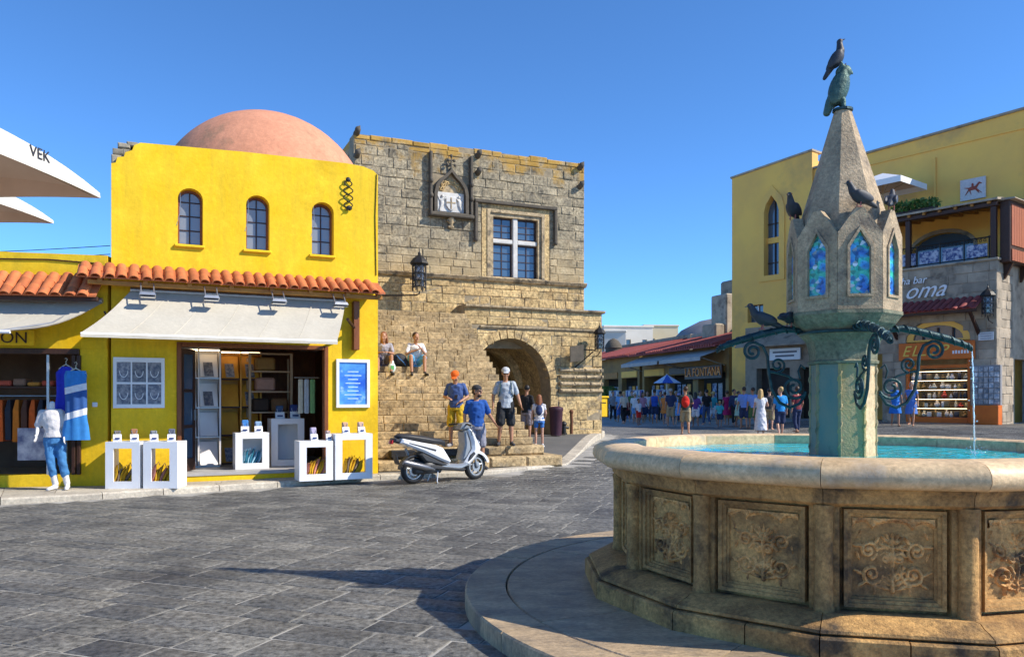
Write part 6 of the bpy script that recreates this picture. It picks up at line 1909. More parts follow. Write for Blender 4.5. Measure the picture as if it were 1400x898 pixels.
    mid_ = [(x, z + 0.001) for x, z in gw]
    MB().holed(big, [gw], 3.28, 3.352).build('surround', M['ochre'], g)
    MB().extr([(x * 1.0, z) for x, z in gw], 3.7, 3.72).build('pane', M['glass'], g)
    MB().box(-12.415, -11.505, 3.6, 3.68, 9.95, 10.25).build('transom', M['ochre'], g)
    for z in (8.9, 11.0):
        MB().box(-12.415, -11.505, 3.64, 3.69, z - 0.025, z + 0.025).build('glazing_bar', M['darkwood'], g)
    MB().box(-11.985, -11.935, 3.63, 3.685, 8.2, 12.4).build('glazing_bar', M['darkwood'], g)
    s = ob('window', None, b)
    MB().extr(sm, 3.7, 3.72).build('pane', M['glass'], s)
    MB().box(-13.03, -12.97, 3.62, 3.69, 5.765, 6.705).build('glazing_bar', M['white'], s)
    MB().box(-13.495, -13.035, 3.625, 3.688, 6.2, 6.26).box(-12.965, -12.505, 3.625, 3.688, 6.2, 6.26).build('glazing_bar', M['white'], s)
    # grey stone ground floor of the corner block
    MB().holed([(-13.1, Z0), (-7.62, Z0), (-7.62, 5.4), (-13.1, 5.4)], [[(-12.4, 0.6), (-10.4, 0.6), (-10.4, 3.2), (-12.4, 3.2)], [(-9.9, 0.6), (-8.2, 0.6), (-8.2, 3.2), (-9.9, 3.2)]], 2.6, 3.34).build('ground_floor', M['gstone'], b)
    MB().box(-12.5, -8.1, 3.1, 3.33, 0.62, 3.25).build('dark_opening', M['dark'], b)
    MB().hexa([(-13.2, 1.8, 4.3), (-7.7, 1.8, 4.3), (-7.7, 2.6, 4.9), (-13.2, 2.6, 4.9), (-13.2, 1.8, 4.36), (-7.7, 1.8, 4.36), (-7.7, 2.6, 4.96), (-13.2, 2.6, 4.96)]).build('lean_to_roof', M['gstone'], b)
    # loggia roof: posts, beam, boards
    for x in (-3.12, 0.2, -6.8):
        MB().bbox(x - 0.1, x + 0.1, 0.02, 0.22, 7.09, 9.1, 0.02).build('post', M['darkwood'], b)
    MB().bbox(-7.6, 0.36, -0.02, 0.2, 9.101, 9.28, 0.02).build('beam', M['darkwood'], b)
    MB().hexa([(-7.7, -0.2, 9.3), (0.45, -0.2, 9.3), (0.45, 3.49, 9.75), (-7.7, 3.49, 9.75), (-7.7, -0.2, 9.38), (0.45, -0.2, 9.38), (0.45, 3.49, 9.83), (-7.7, 3.49, 9.83)]).build('loggia_roof', M['gstone'], b)
    for k in range(13):
        x = -7.4 + 0.62 * k
        MB().hexa([(x, -0.12, 9.2), (x + 0.1, -0.12, 9.2), (x + 0.1, 3.48, 9.62), (x, 3.48, 9.62), (x, -0.12, 9.298), (x + 0.1, -0.12, 9.298), (x + 0.1, 3.48, 9.745), (x, 3.48, 9.745)]).build('rafter', M['beam'], b)
    # wooden oriel on the sunny side
    orl = ob('oriel', None, b)
    MB().bbox(0.36, 0.72, 0.25, 2.6, 6.9, 9.3, 0.02).build('oriel_frame', M['darkwood'], orl)
    for k in range(9):
        y = 0.36 + 0.24 * k
        MB().bbox(0.7201, 0.75, y, y + 0.225, 7.55, 9.15, 0.008).build('board', M['redwood'], orl)
    for k in range(9):
        y = 0.36 + 0.24 * k
        MB().bbox(0.7201, 0.765, y, y + 0.225, 6.95, 7.4, 0.008).build('carved_panel', M['redwood'], orl)
    MB().hexa([(0.3, 0.15, 9.3), (0.95, 0.15, 9.3), (0.95, 2.8, 9.3), (0.3, 2.8, 9.3), (0.3, 0.15, 9.42), (0.9, 0.2, 9.36), (0.9, 2.75, 9.36), (0.3, 2.8, 9.42)]).build('oriel_roof', M['gstone'], orl)
    for y in (0.6, 2.2):
        MB().hexa([(0.36, y, 6.3), (0.4, y, 6.3), (0.4, y + 0.12, 6.3), (0.36, y + 0.12, 6.3), (0.36, y, 6.9), (0.7, y, 6.9), (0.7, y + 0.12, 6.9), (0.36, y + 0.12, 6.9)]).build('oriel_bracket', M['darkwood'], orl)
    # drain pipe and trim lines on the yellow wall
    MB().tube([(-3.55, 3.44, 12.5), (-3.55, 3.44, 9.9)], 0.05, 6).build('drain_pipe', M['ochre'], b)
    MB().tube([(0.2, 3.44, 12.9), (0.2, 3.44, 9.9)], 0.05, 6).build('drain_pipe', M['ochre'], b)
    return b
terrace_building()

# terrace railing
t = thing('terrace_railing', 'dark iron railing with blue panels along the stone terrace bar', 'railing', FS.w(0, 0.1, 7.09), FS.a)
MB().tube([(-7.5, 0, 0.85), (0.1, 0, 0.85)], 0.03, 6).build('top_rail', M['blackiron'], t)
MB().tube([(-7.5, 0, 0.08), (0.1, 0, 0.08)], 0.025, 6).build('bottom_rail', M['blackiron'], t)
M['bluepat'] = pm('blue_white_patterned_cloth', (0.04, 0.07, 0.2), (0.4, 0.45, 0.55), scale=7, rough=0.7, contrast=0.08)
for k in range(9):
    x = -7.4 + 0.93 * k
    MB().tube([(x, 0, 0), (x, 0, 0.9)], 0.03, 6).build('post', M['blackiron'], t)
    if k < 8:
        MB().box(x + 0.08, x + 0.85, 0.03, 0.05, 0.12, 0.62).build('cloth_panel', M['bluepat'], t)
        for j in range(5):
            sp = spiral((x + 0.15 + 0.16 * j, 0.74), 0.07, 0.02, 1.2, 0.3 * j, 12)
            MB().tube([(u, -0.02, v) for u, v in sp], 0.012, 4).build('scroll', M['blackiron'], t)

# terrace sunshade on the loggia roof, plants beside it
t = thing('terrace_parasol', 'white parasol standing above the terrace bar roof', 'parasol', FS.w(-5.0, 1.6, 9.55), FS.a)
z1 = 1.7
MB().add([(-1.4, -1.2, z1 - 0.05), (1.4, -1.2, z1 - 0.05), (1.4, 1.2, z1 - 0.05), (-1.4, 1.2, z1 - 0.05), (0, 0, z1 + 0.55)], [(0, 1, 4), (1, 2, 4), (2, 3, 4), (3, 0, 4)]).build('canopy', M['white'], t)
MB().add([(-1.4, -1.2, z1 - 0.06), (1.4, -1.2, z1 - 0.06), (1.4, 1.2, z1 - 0.06), (-1.4, 1.2, z1 - 0.06), (0, 0, z1 + 0.53)], [(1, 0, 4), (2, 1, 4), (3, 2, 4), (0, 3, 4)]).build('shaded_underside', M['shaded_underside'], t)  # underside again in the cloth colour with shade put in
for a, c in (((-1.4, -1.205), (1.4, -1.205)), ((1.405, -1.2), (1.405, 1.2)), ((-1.405, 1.2), (-1.405, -1.2)), ((1.4, 1.205), (-1.4, 1.205))):
    MB().add([(a[0], a[1], z1 - 0.3), (c[0], c[1], z1 - 0.3), (c[0], c[1], z1 - 0.04), (a[0], a[1], z1 - 0.04)], [(0, 1, 2, 3)]).build('valance', M['white'], t)
MB().tube([(0, 0, 0), (0, 0, z1 + 0.5)], 0.04, 8).build('pole', M['palewood'], t)
for sx in (-1, 1):
    for sy in (-1, 1):
        MB().tube([(0, 0, z1 - 0.4), (sx * 0.75, sy * 0.65, z1 + 0.1)], 0.02, 5).build('strut', M['palewood'], t)
t = thing('planter', 'row of bright green potted plants above the terrace bar', 'planter', FS.w(-3.2, 0.9, 9.5), FS.a)
MB().bbox(-0.9, 0.9, -0.12, 0.12, 0, 0.22, 0.02).build('trough', M['darkwood'], t)
foliage('foliage', t, 420, ((-0.95, 0.95), (-0.25, 0.25), (0.2, 0.62)), M['plantg'], 5, 0.1)

# horse plaque (plain figure of a galloping horse on a white tile)
t = thing('horse_plaque', 'white tile plaque with a red galloping horse on the ochre wall', 'plaque', FS.w(-1.92, 3.44, 10.75), FS.a)
MB().bbox(-0.52, 0.52, -0.05, 0.03, -0.46, 0.46, 0.01).build('tile', flat('plaque_white', (0.66, 0.6, 0.58), 0.5), t)
hs = MB().ell((0, -0.06, 0.02), (0.2, 0.02, 0.1), 10, 6).cap((0.15, -0.06, 0.07), (0.27, -0.06, 0.22), 0.05, 0.04).cap((0.27, -0.06, 0.22), (0.36, -0.06, 0.18), 0.035, 0.025)
for x, dx in ((-0.16, -0.14), (-0.12, 0.06), (0.12, 0.16), (0.16, 0.22)):
    hs.cap((x, -0.06, -0.03), (x + dx * 0.6, -0.06, -0.16), 0.03, 0.02).cap((x + dx * 0.6, -0.06, -0.16), (x + dx, -0.06, -0.24), 0.02, 0.015)
hs.cap((-0.18, -0.06, 0.05), (-0.36, -0.06, 0.1), 0.03, 0.012).ell((0.0, -0.065, 0.16), (0.06, 0.02, 0.1), 8, 6)
remesh(hs, 'horse_relief', flat('plaque_red', (0.36, 0.07, 0.04), 0.6), 0.018, t, 1)

# bar lettering on the stone
t = thing('bar_lettering', 'white metal lettering of the shisha bar on grey stone', 'sign', FS.w(-2.4, -0.06, 6.2), FS.a)
text_mb('shisha bar', 0.42, 0.02, 0.25).move(Matrix.Translation((-0.75, 0, 0.33))).build('lettering', M['white'], t)
text_mb('oma', 0.95, 0.02, 0.5).move(Matrix.Translation((0.0, 0, -0.12))).build('lettering', M['white'], t)

# red tiled canopy over the shop arch
t = thing('tiled_canopy', 'oxblood tiled canopy over the souvenir shop arch', 'canopy', FS.w(0, 0, 0), FS.a)
tiled_eave(t, -7.2, -0.05, -0.02, 5.6, -0.95, 5.12, 2, 'canopy_roof', 'oxred', 8, 0.26)
MB().bbox(-7.2, -0.05, -0.9, -0.8, 4.98, 5.08, 0.01).build('beam', M['darkwood'], t)
for x in (-0.35, -3.6, -6.9):
    MB().hexa([(x, -0.85, 4.95), (x + 0.1, -0.85, 4.95), (x + 0.1, -0.02, 4.1), (x, -0.02, 4.1), (x, -0.85, 5.08), (x + 0.1, -0.85, 5.08), (x + 0.1, -0.02, 4.3), (x, -0.02, 4.3)]).build('brace', M['darkwood'], t)

# shop front in the arch
t = thing('souvenir_shop', 'orange painted souvenir shop front filling the stone arch', 'shop', FS.w(-1.91, 0.1, 0.62), FS.a)
for x0, x1, z0, z1 in ((-1.28, -1.18, 0, 3.3), (1.18, 1.28, 0, 3.3), (-1.179, 1.179, 0.0, 0.22), (-1.179, 1.179, 2.25, 2.37)):
    MB().bbox(x0, x1, -0.08, 0.06, z0, z1 - 0.001, 0.01).build('frame', M['orange'], t)
MB().holed([(-1.27, 3.35)] + [(1.27, 3.35)] + [(1.27 * math.cos(PI * k / 12), 3.4 + 0.8 * math.sin(PI * k / 12)) for k in range(13)], [[(-1.0, 3.42), (1.0, 3.42)] + [(1.0 * math.cos(PI * k / 12), 3.45 + 0.55 * math.sin(PI * k / 12)) for k in range(13)]], -0.04, 0.04).build('fanlight_frame', M['ochre'], t)
MB().box(-1.1, 1.1, 0.05, 0.06, 3.4, 4.1).build('fanlight_glass', M['glass'], t)
for x in (-0.6, 0.0, 0.6):
    MB().box(x - 0.03, x + 0.03, -0.03, 0.03, 3.42, 3.9).build('fanlight_bar', M['darkwood'], t)
MB().box(-1.179, 1.179, 1.1, 1.2, 0.0, 3.3).build('backdrop', pm('lit_display_back', (0.42, 0.34, 0.2), (0.3, 0.22, 0.12), scale=4), t)
MB().box(-1.3, 1.3, 0.1, 1.3, -0.1, 0.01).build('floor', M['floorin'], t)
rnd = random.Random(17)
cols = [(0.75, 0.7, 0.6), (0.6, 0.42, 0.15), (0.75, 0.72, 0.66), (0.35, 0.22, 0.08), (0.6, 0.08, 0.05), (0.74, 0.7, 0.52), (0.72, 0.7, 0.62), (0.05, 0.05, 0.06)]
for j, z in enumerate((0.24, 0.62, 1.0, 1.38, 1.76)):
    MB().bbox(-1.17, 1.17, 0.0, 0.5, z - 0.03, z, 0.005).build('shelf', M['darkwood'], t)
    MB().box(-1.1, 1.1, 0.04, 0.07, z + 0.335, z + 0.348).build('display_lamp', M['lampwarm'], t)
    x = -1.1
    while x < 1.08:
        w = rnd.uniform(0.06, 0.13); h = rnd.uniform(0.18, 0.34)
        c = rnd.randrange(len(cols))
        y = rnd.uniform(0.06, 0.3)
        kind = rnd.random()
        mb = MB()
        if kind < 0.4:
            mb.lathe([(w * 0.5, 0), (w * 0.9, h * 0.3), (w * 0.5, h * 0.7), (w * 0.3, h * 0.8), (w * 0.4, h)], 8, (x, y))
        elif kind < 0.7:
            mb.ell((x, y, h * 0.35), (w, w * 0.8, h * 0.35), 8, 6).ell((x, y, h * 0.8), w * 0.5, 8, 6)
        else:
            mb.bbox(x - w * 0.8, x + w * 0.8, y - 0.03, y + 0.03, 0, h, 0.01)
        mb.build('souvenir', flat('souvenir_%d' % c, cols[c], 0.4), t, 50, (0, 0, z + 0.001))
        x += w * 2 + 0.02
t = thing('shop_sign', 'orange shop sign with yellow slanted letters over the souvenir display', 'sign', FS.w(-1.9, -0.12, 3.56), FS.a)
MB().bbox(-1.5, 1.5, -0.06, 0.06, -0.36, 0.36, 0.015).build('board', M['orange'], t)
text_mb('E', 0.62, 0.01, 0.35).move(Matrix.Translation((-1.2, -0.075, 0))).build('lettering', flat('sign_yellow', (0.85, 0.6, 0.1), 0.5), t)
text_mb('LLOP', 0.62, 0.01, 0.35).move(Matrix.Translation((-0.25, -0.075, 0))).build('lettering', flat('sign_yellow', (0.85, 0.6, 0.1), 0.5), t)
for k in range(6):
    MB().box(0.68 + 0.11 * k, 0.75 + 0.11 * k, -0.066, -0.0605, -0.15, -0.03 + 0.015 * (k % 2)).build('small_letter', M['white'], t)
t = thing('card_cabinet', 'orange cabinet with a board of postcards beside the souvenir shop', 'cabinet', FS.w(0.12, -0.45, 0.6), FS.a)
MB().bbox(-0.48, 0.52, -0.18, 0.2, 0.0, 0.75, 0.015).build('cupboard', M['orange'], t)
MB().bbox(-0.48, 0.52, 0.02, 0.2, 0.751, 2.3, 0.01).build('back_board', flat('cabinet_grey', (0.28, 0.27, 0.27), 0.6), t)
for j in range(7):
    for i in range(5):
        MB().hexa([(-0.44 + 0.19 * i, -0.03, 0.8 + 0.21 * j), (-0.28 + 0.19 * i, -0.03, 0.8 + 0.21 * j), (-0.28 + 0.19 * i, 0.015, 0.8 + 0.21 * j), (-0.44 + 0.19 * i, 0.015, 0.8 + 0.21 * j), (-0.44 + 0.19 * i, 0.0, 0.98 + 0.21 * j), (-0.28 + 0.19 * i, 0.0, 0.98 + 0.21 * j), (-0.28 + 0.19 * i, 0.017, 0.98 + 0.21 * j), (-0.44 + 0.19 * i, 0.017, 0.98 + 0.21 * j)]).build('postcard', pm('postcard', (0.55, 0.52, 0.5), (0.2, 0.25, 0.3), scale=9, var=0.4, contrast=0.1) if (i, j) == (0, 0) else bpy.data.materials['postcard'], t)
lantern('iron lantern above the card cabinet on the grey stone corner', FS.w(0.2, -0.45, 4.75), FS.a, 1.0, [(0, 0, 0.05), (0, 0.1, -0.12), (0, 0.45, -0.2)])['group'] = 'lanterns on the terrace house'
t = thing('wall_notice', 'pale printed notice board fixed on grey stone under the lantern', 'notice', FS.w(-0.02, -0.03, 4.05), FS.a)
MB().bbox(-0.28, 0.28, -0.03, 0.0, -0.16, 0.16, 0.006).build('board', flat('notice_white', (0.6, 0.62, 0.64), 0.5), t)
for k in range(3):
    MB().box(-0.2, 0.2, -0.034, -0.0305, 0.08 - 0.09 * k, 0.1 - 0.09 * k).build('text_line', flat('notice_ink', (0.12, 0.13, 0.16), 0.6), t)
t = thing('shop_board', 'white sign board with dark lettering on the stone ground floor', 'sign', FS.w(-10.6, 2.5, 3.9), FS.a)
MB().bbox(-0.9, 0.9, -0.05, 0.05, -0.3, 0.3, 0.01).build('board', M['white'], t)
for k, w in enumerate((0.7, 0.55)):
    MB().box(-w, w, -0.058, -0.0505, 0.06 - 0.2 * k, 0.15 - 0.2 * k).build('text_line', flat('notice_ink', (0, 0, 0)), t)

# ------------------------------------------------------------------ row of shops down the street
FM = Frame(12.6, 46.0, -75)
def street_shop(label, x0, x1, eave, seed, post, rz=0):
    b = thing('street_shop', label, 'building', FM.w(0, 0, 0.25), FM.a, 'tiled shops down the street')
    rnd = random.Random(seed)
    n = max(2, int((x1 - x0) / 3.2)); w = (x1 - x0) / n
    holes = [[(x0 + w * k + 0.35, 0.05), (x0 + w * (k + 1) - 0.35, 0.05), (x0 + w * (k + 1) - 0.35, 2.9), (x0 + w * k + 0.35, 2.9)] for k in range(n)]
    MB().holed([(x0, 0), (x1, 0), (x1, eave), (x0, eave)], holes, 0, 0.4).build('wall', M[post], b)
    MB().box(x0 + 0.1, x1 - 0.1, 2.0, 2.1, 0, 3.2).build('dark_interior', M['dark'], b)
    MB().box(x0 + 0.05, x1 - 0.05, 0.41, 6, 0, eave - 0.1).build('shop_body', M['gstone'], b) if False else None
    MB().hexa([(x0 - 0.2, -1.0, eave - 0.1), (x1 + 0.2, -1.0, eave - 0.1), (x1 + 0.2, 4, eave + 1.2), (x0 - 0.2, 4, eave + 1.2), (x0 - 0.2, -1.0, eave), (x1 + 0.2, -1.0, eave), (x1 + 0.2, 4, eave + 1.3), (x0 - 0.2, 4, eave + 1.3)]).build('roof', M['oxred'], b)
    MB().bbox(x0 - 0.2, x1 + 0.2, 3.95, 4.35, eave + 1.26, eave + 1.62, 0.04).build('parapet', M['gstone'], b)
    m = int((x1 - x0) / 0.3)
    rr = MB()
    for k in range(m):
        x = x0 + 0.15 + 0.3 * k
        rr.tube([(x, -1.05, eave + 0.02), (x, 4, eave + 1.32)], 0.09, 6)
    tag(rr.build('tile_rolls', M['oxred'], b), kind='stuff')
    MB().box(x0, x1, 4.0, 4.3, 0, eave + 1.25).build('back_wall', M['gstone'], b)
    MB().box(x0 - 0.001, x0 + 0.3, 0.41, 4.0, 0, eave).build('end_wall', M[post], b)
    MB().box(x1 - 0.3, x1 + 0.001, 0.41, 4.0, 0, eave).build('end_wall', M[post], b)
    for k in range(n):
        xa = x0 + w * k
        MB().bbox(xa + 0.4, xa + w - 0.4, -0.06, 0.02, 2.95, 3.4, 0.02).build('fascia', [M['ochre'], M['darkwood'], M['beam']][k % 3], b)
        for j in range(3):
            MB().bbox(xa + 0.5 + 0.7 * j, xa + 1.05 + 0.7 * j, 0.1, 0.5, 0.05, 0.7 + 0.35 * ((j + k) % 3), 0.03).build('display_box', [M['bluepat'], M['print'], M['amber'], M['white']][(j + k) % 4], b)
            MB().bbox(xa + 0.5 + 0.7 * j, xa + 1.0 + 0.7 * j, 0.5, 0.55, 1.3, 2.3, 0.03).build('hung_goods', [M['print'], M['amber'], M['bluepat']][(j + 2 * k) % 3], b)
    return b
street_shop('red tiled street shop with grey awnings and orange lettering', -12.4, -0.4, 4.45, 51, 'streetwall')
street_shop('far red tiled street shop with ochre posts beyond the grey awnings', -27.5, -12.9, 4.5, 52, 'streetwall')
for x0, x1, lb in ((-6.0, -0.6, 'grey canvas street awning over the orange lettered shop'), (-12.2, -6.3, 'grey canvas street awning next to the ochre fascia')):
    t = thing('street_awning', lb, 'awning', FM.w(0, 0, 0.25), FM.a, 'grey street awnings')
    MB().hexa([(x0, -1.7, 3.75), (x1, -1.7, 3.75), (x1, -0.2, 4.25), (x0, -0.2, 4.25), (x0, -1.7, 3.78), (x1, -1.7, 3.78), (x1, -0.2, 4.28), (x0, -0.2, 4.28)]).build('canvas', M['greycan'], t)
    MB().box(x0, x1, -1.73, -1.705, 3.55, 3.78).build('valance', M['greycan'], t)
    for x in (x0 + 0.1, x1 - 0.1):
        MB().tube([(x, -0.1, 3.3), (x, -1.65, 3.74)], 0.03, 6).build('arm', M['metal'], t)
t = thing('restaurant_sign', 'dark fascia with orange capital letters under the grey awning', 'sign', FM.w(-2.9, -0.3, 3.2), FM.a)
MB().bbox(-2.3, 2.3, -0.05, 0.05, -0.4, 0.4, 0.02).build('board', M['darkwood'], t)
text_mb('LA FONTANA', 0.75, 0.02).move(Matrix.Scale(0.95, 4, (1, 0, 0)) @ Matrix.Translation((0, -0.07, 0))).build('lettering', flat('sign_orange', (0.85, 0.28, 0.03), 0.5), t)

# market tables and racks in front
def rack(label, F, x, y, w, seed, z=0.25):
    t = thing('goods_rack', label, 'goods rack', F.w(x, y, z), F.a, 'goods racks in the street')
    rnd = random.Random(seed)
    for s in (-w / 2, w / 2):
        MB().tube([(s, 0, 0), (s, 0, 1.9)], 0.03, 6).build('post', M['metal'], t)
    for z_ in (0.5, 1.0, 1.45, 1.88):
        MB().tube([(-w / 2, 0, z_), (w / 2, 0, z_)], 0.02, 5).build('rail', M['metal'], t)
        xx = -w / 2 + 0.1
        while xx < w / 2 - 0.1:
            c = rnd.choice([(0.6, 0.62, 0.66), (0.05, 0.09, 0.3), (0.35, 0.4, 0.5), (0.65, 0.6, 0.55), (0.25, 0.1, 0.25), (0.05, 0.2, 0.4)])
            h = rnd.uniform(0.25, 0.42)
            MB().bbox(xx, xx + 0.16, -0.08, 0.08, z_ - h, z_ - 0.02, 0.03).build('hung_item', flat('item_%d' % int(sum(c) * 1000), c, 0.7), t)
            xx += 0.2
rack('rack of blue and white goods by the orange lettered shop', FM, -2.6, -3.2, 2.4, 61)
rack('wide rack of patterned goods further down the street', FM, -6.2, -3.3, 2.8, 62)
rack('rack of goods under the ochre fascia', FM, -10.0, -3.1, 2.0, 63)
t = thing('blue_parasol', 'small folded-out blue and white parasol above the goods rack', 'parasol', FM.w(-1.4, -3.4, 0.25), FM.a)
for k in range(8):
    a0, a1 = PI / 4 * k, PI / 4 * (k + 1)
    MB().add([(0, 0, 2.75), (0.85 * math.cos(a0), 0.85 * math.sin(a0), 2.25), (0.85 * math.cos(a1), 0.85 * math.sin(a1), 2.25)], [(0, 1, 2)]).build('gore', flat('gore_blue', (0.04, 0.12, 0.5), 0.8) if k % 2 else flat('gore_white', (0.55, 0.65, 0.8), 0.8), t)
MB().tube([(0, 0, 0), (0, 0, 2.8)], 0.025, 6).build('pole', M['metal'], t)
t = thing('potted_bush', 'leafy green bush in a pot between the street awnings', 'plant', FM.w(-12.6, -2.6, 0.25), FM.a)
MB().lathe([(0.22, 0), (0.32, 0.5), (0.3, 0.52)], 12).build('pot', M['tile'], t, 40)
MB().tube([(0, 0, 0.4), (0.03, 0, 1.3)], 0.04, 6).build('stem', M['darkwood'], t)
foliage('foliage', t, 500, ((-0.6, 0.6), (-0.5, 0.5), (0.7, 2.2)), M['plantg'], 8, 0.13)
for lb, x, hgt in (('iron street lamp with globe near the far street shop', -24.0, 3.4), ('signpost with white plate near the far street shop', -20.0, 2.9)):
    t = thing('street_lamp' if 'lamp' in lb else 'signpost', lb, 'lamp' if 'lamp' in lb else 'sign', FM.w(x, -2.8, 0.28), FM.a)
    MB().tube([(0, 0, 0), (0, 0, hgt)], 0.06, 8).build('post', M['palewood'], t)
    if 'lamp' in lb:
        MB().ell((0, 0, hgt + 0.2), 0.28, 12, 8).build('globe', M['white'], t, 60)
    else:
        MB().bbox(-0.35, 0.35, -0.05, 0.05, hgt - 0.6, hgt, 0.01).build('plate', M['white'], t)

# ------------------------------------------------------------------ houses on the rise behind
def far_house(label, x, y, w, d, h, mat, rz=0.0, roof=None, wins=3, z=0.0):
    b = thing('far_house', label, 'building', (x, y, z), rz, 'houses beyond the street')
    ws = [[(-w / 2 + w * (k + 0.35) / wins, h * 0.72), (-w / 2 + w * (k + 0.65) / wins, h * 0.72), (-w / 2 + w * (k + 0.65) / wins, h * 0.86), (-w / 2 + w * (k + 0.35) / wins, h * 0.86)] for k in range(wins)]
    MB().holed([(-w / 2, 0), (w / 2, 0), (w / 2, h), (-w / 2, h)], ws, -d / 2, -d / 2 + 0.3).build('wall', mat, b)
    MB().box(-w / 2, w / 2, -d / 2 + 0.301, d / 2, 0, h - 0.02).build('body', mat, b)
    for q in ws:
        MB().extr(q, -d / 2 + 0.28, -d / 2 + 0.3).build('window', M['glass'], b)
    if roof:
        MB().bbox(-w / 2 - 0.1, w / 2 + 0.1, -d / 2 - 0.1, d / 2 + 0.1, h, h + 0.2, 0.05).build('parapet', mat, b)
    return b
M['farwhite'] = pm('far_white_plaster', (0.66, 0.62, 0.54), (0.58, 0.54, 0.46), scale=0.5, rough=0.9)
M['farcream'] = pm('far_cream_plaster', (0.6, 0.52, 0.36), (0.54, 0.46, 0.3), scale=0.5, rough=0.9)
far_house('white house with flat parapet above the street shops', 12.2, 92, 5.5, 8, 9.4, M['farwhite'], R(8), True, 3)
far_house('low white house at the end of the street', 9.2, 84, 5.0, 8, 8.2, M['farwhite'], R(-6), True, 3)
far_house('cream tower house with two blocks on its roof', 16.9, 96, 4.0, 7, 9.9, M['farcream'], R(4), True, 2)
far_house('small cream house beside the cream tower house', 20.8, 100, 4.0, 6, 8.8, M['farcream'], R(-4), True, 2)
far_house('grey stone house closing the far end of the street', 3.0, 88, 9, 8, 5.6, M['gstone'], R(5), True, 4)
t = thing('roof_turret', 'small brown domed turret on the far street roofs', 'turret', FM.w(-24.0, 2.5, 5.0), 0)
MB().lathe([(0.7, 0), (0.7, 0.9), (0.78, 0.98), (0.68, 1.3), (0.42, 1.65), (0.05, 1.85)], 14).build('drum', M['kdark'], t, 40)
t = thing('grey_dome', 'grey leaded mosque dome behind the street shops', 'dome', (17.4, 66, 0), 0)
MB().lathe([(4.6, 0), (4.6, 5.3), (4.75, 5.4), (4.4, 6.2), (3.5, 7.2), (2.0, 7.95), (0.8, 8.2), (0.05, 8.25)], 28).build('dome_shell', pm('lead_grey', (0.2, 0.2, 0.21), (0.14, 0.14, 0.15), scale=1, rough=0.7), t, 30)
MB().tube([(0, 0, 8.2), (0, 0, 9.0)], 0.07, 6).build('finial', M['blackiron'], t)
t = thing('ruined_tower', 'grey ruined stone tower stump beside the tall ochre house', 'tower', (14.75, 54.5, 0), R(20))
MB().bbox(-0.9, 0.9, -0.9, 0.9, 0, 8.6, 0.08).build('shaft', M['gstone'], t)
MB().bbox(-0.2, 0.85, -0.85, 0.85, 8.6, 9.6, 0.12).build('broken_top', M['gstone'], t)
MB().bbox(-1.7, -0.91, -0.8, 0.8, 0, 6.6, 0.1).build('buttress', M['gstone'], t)

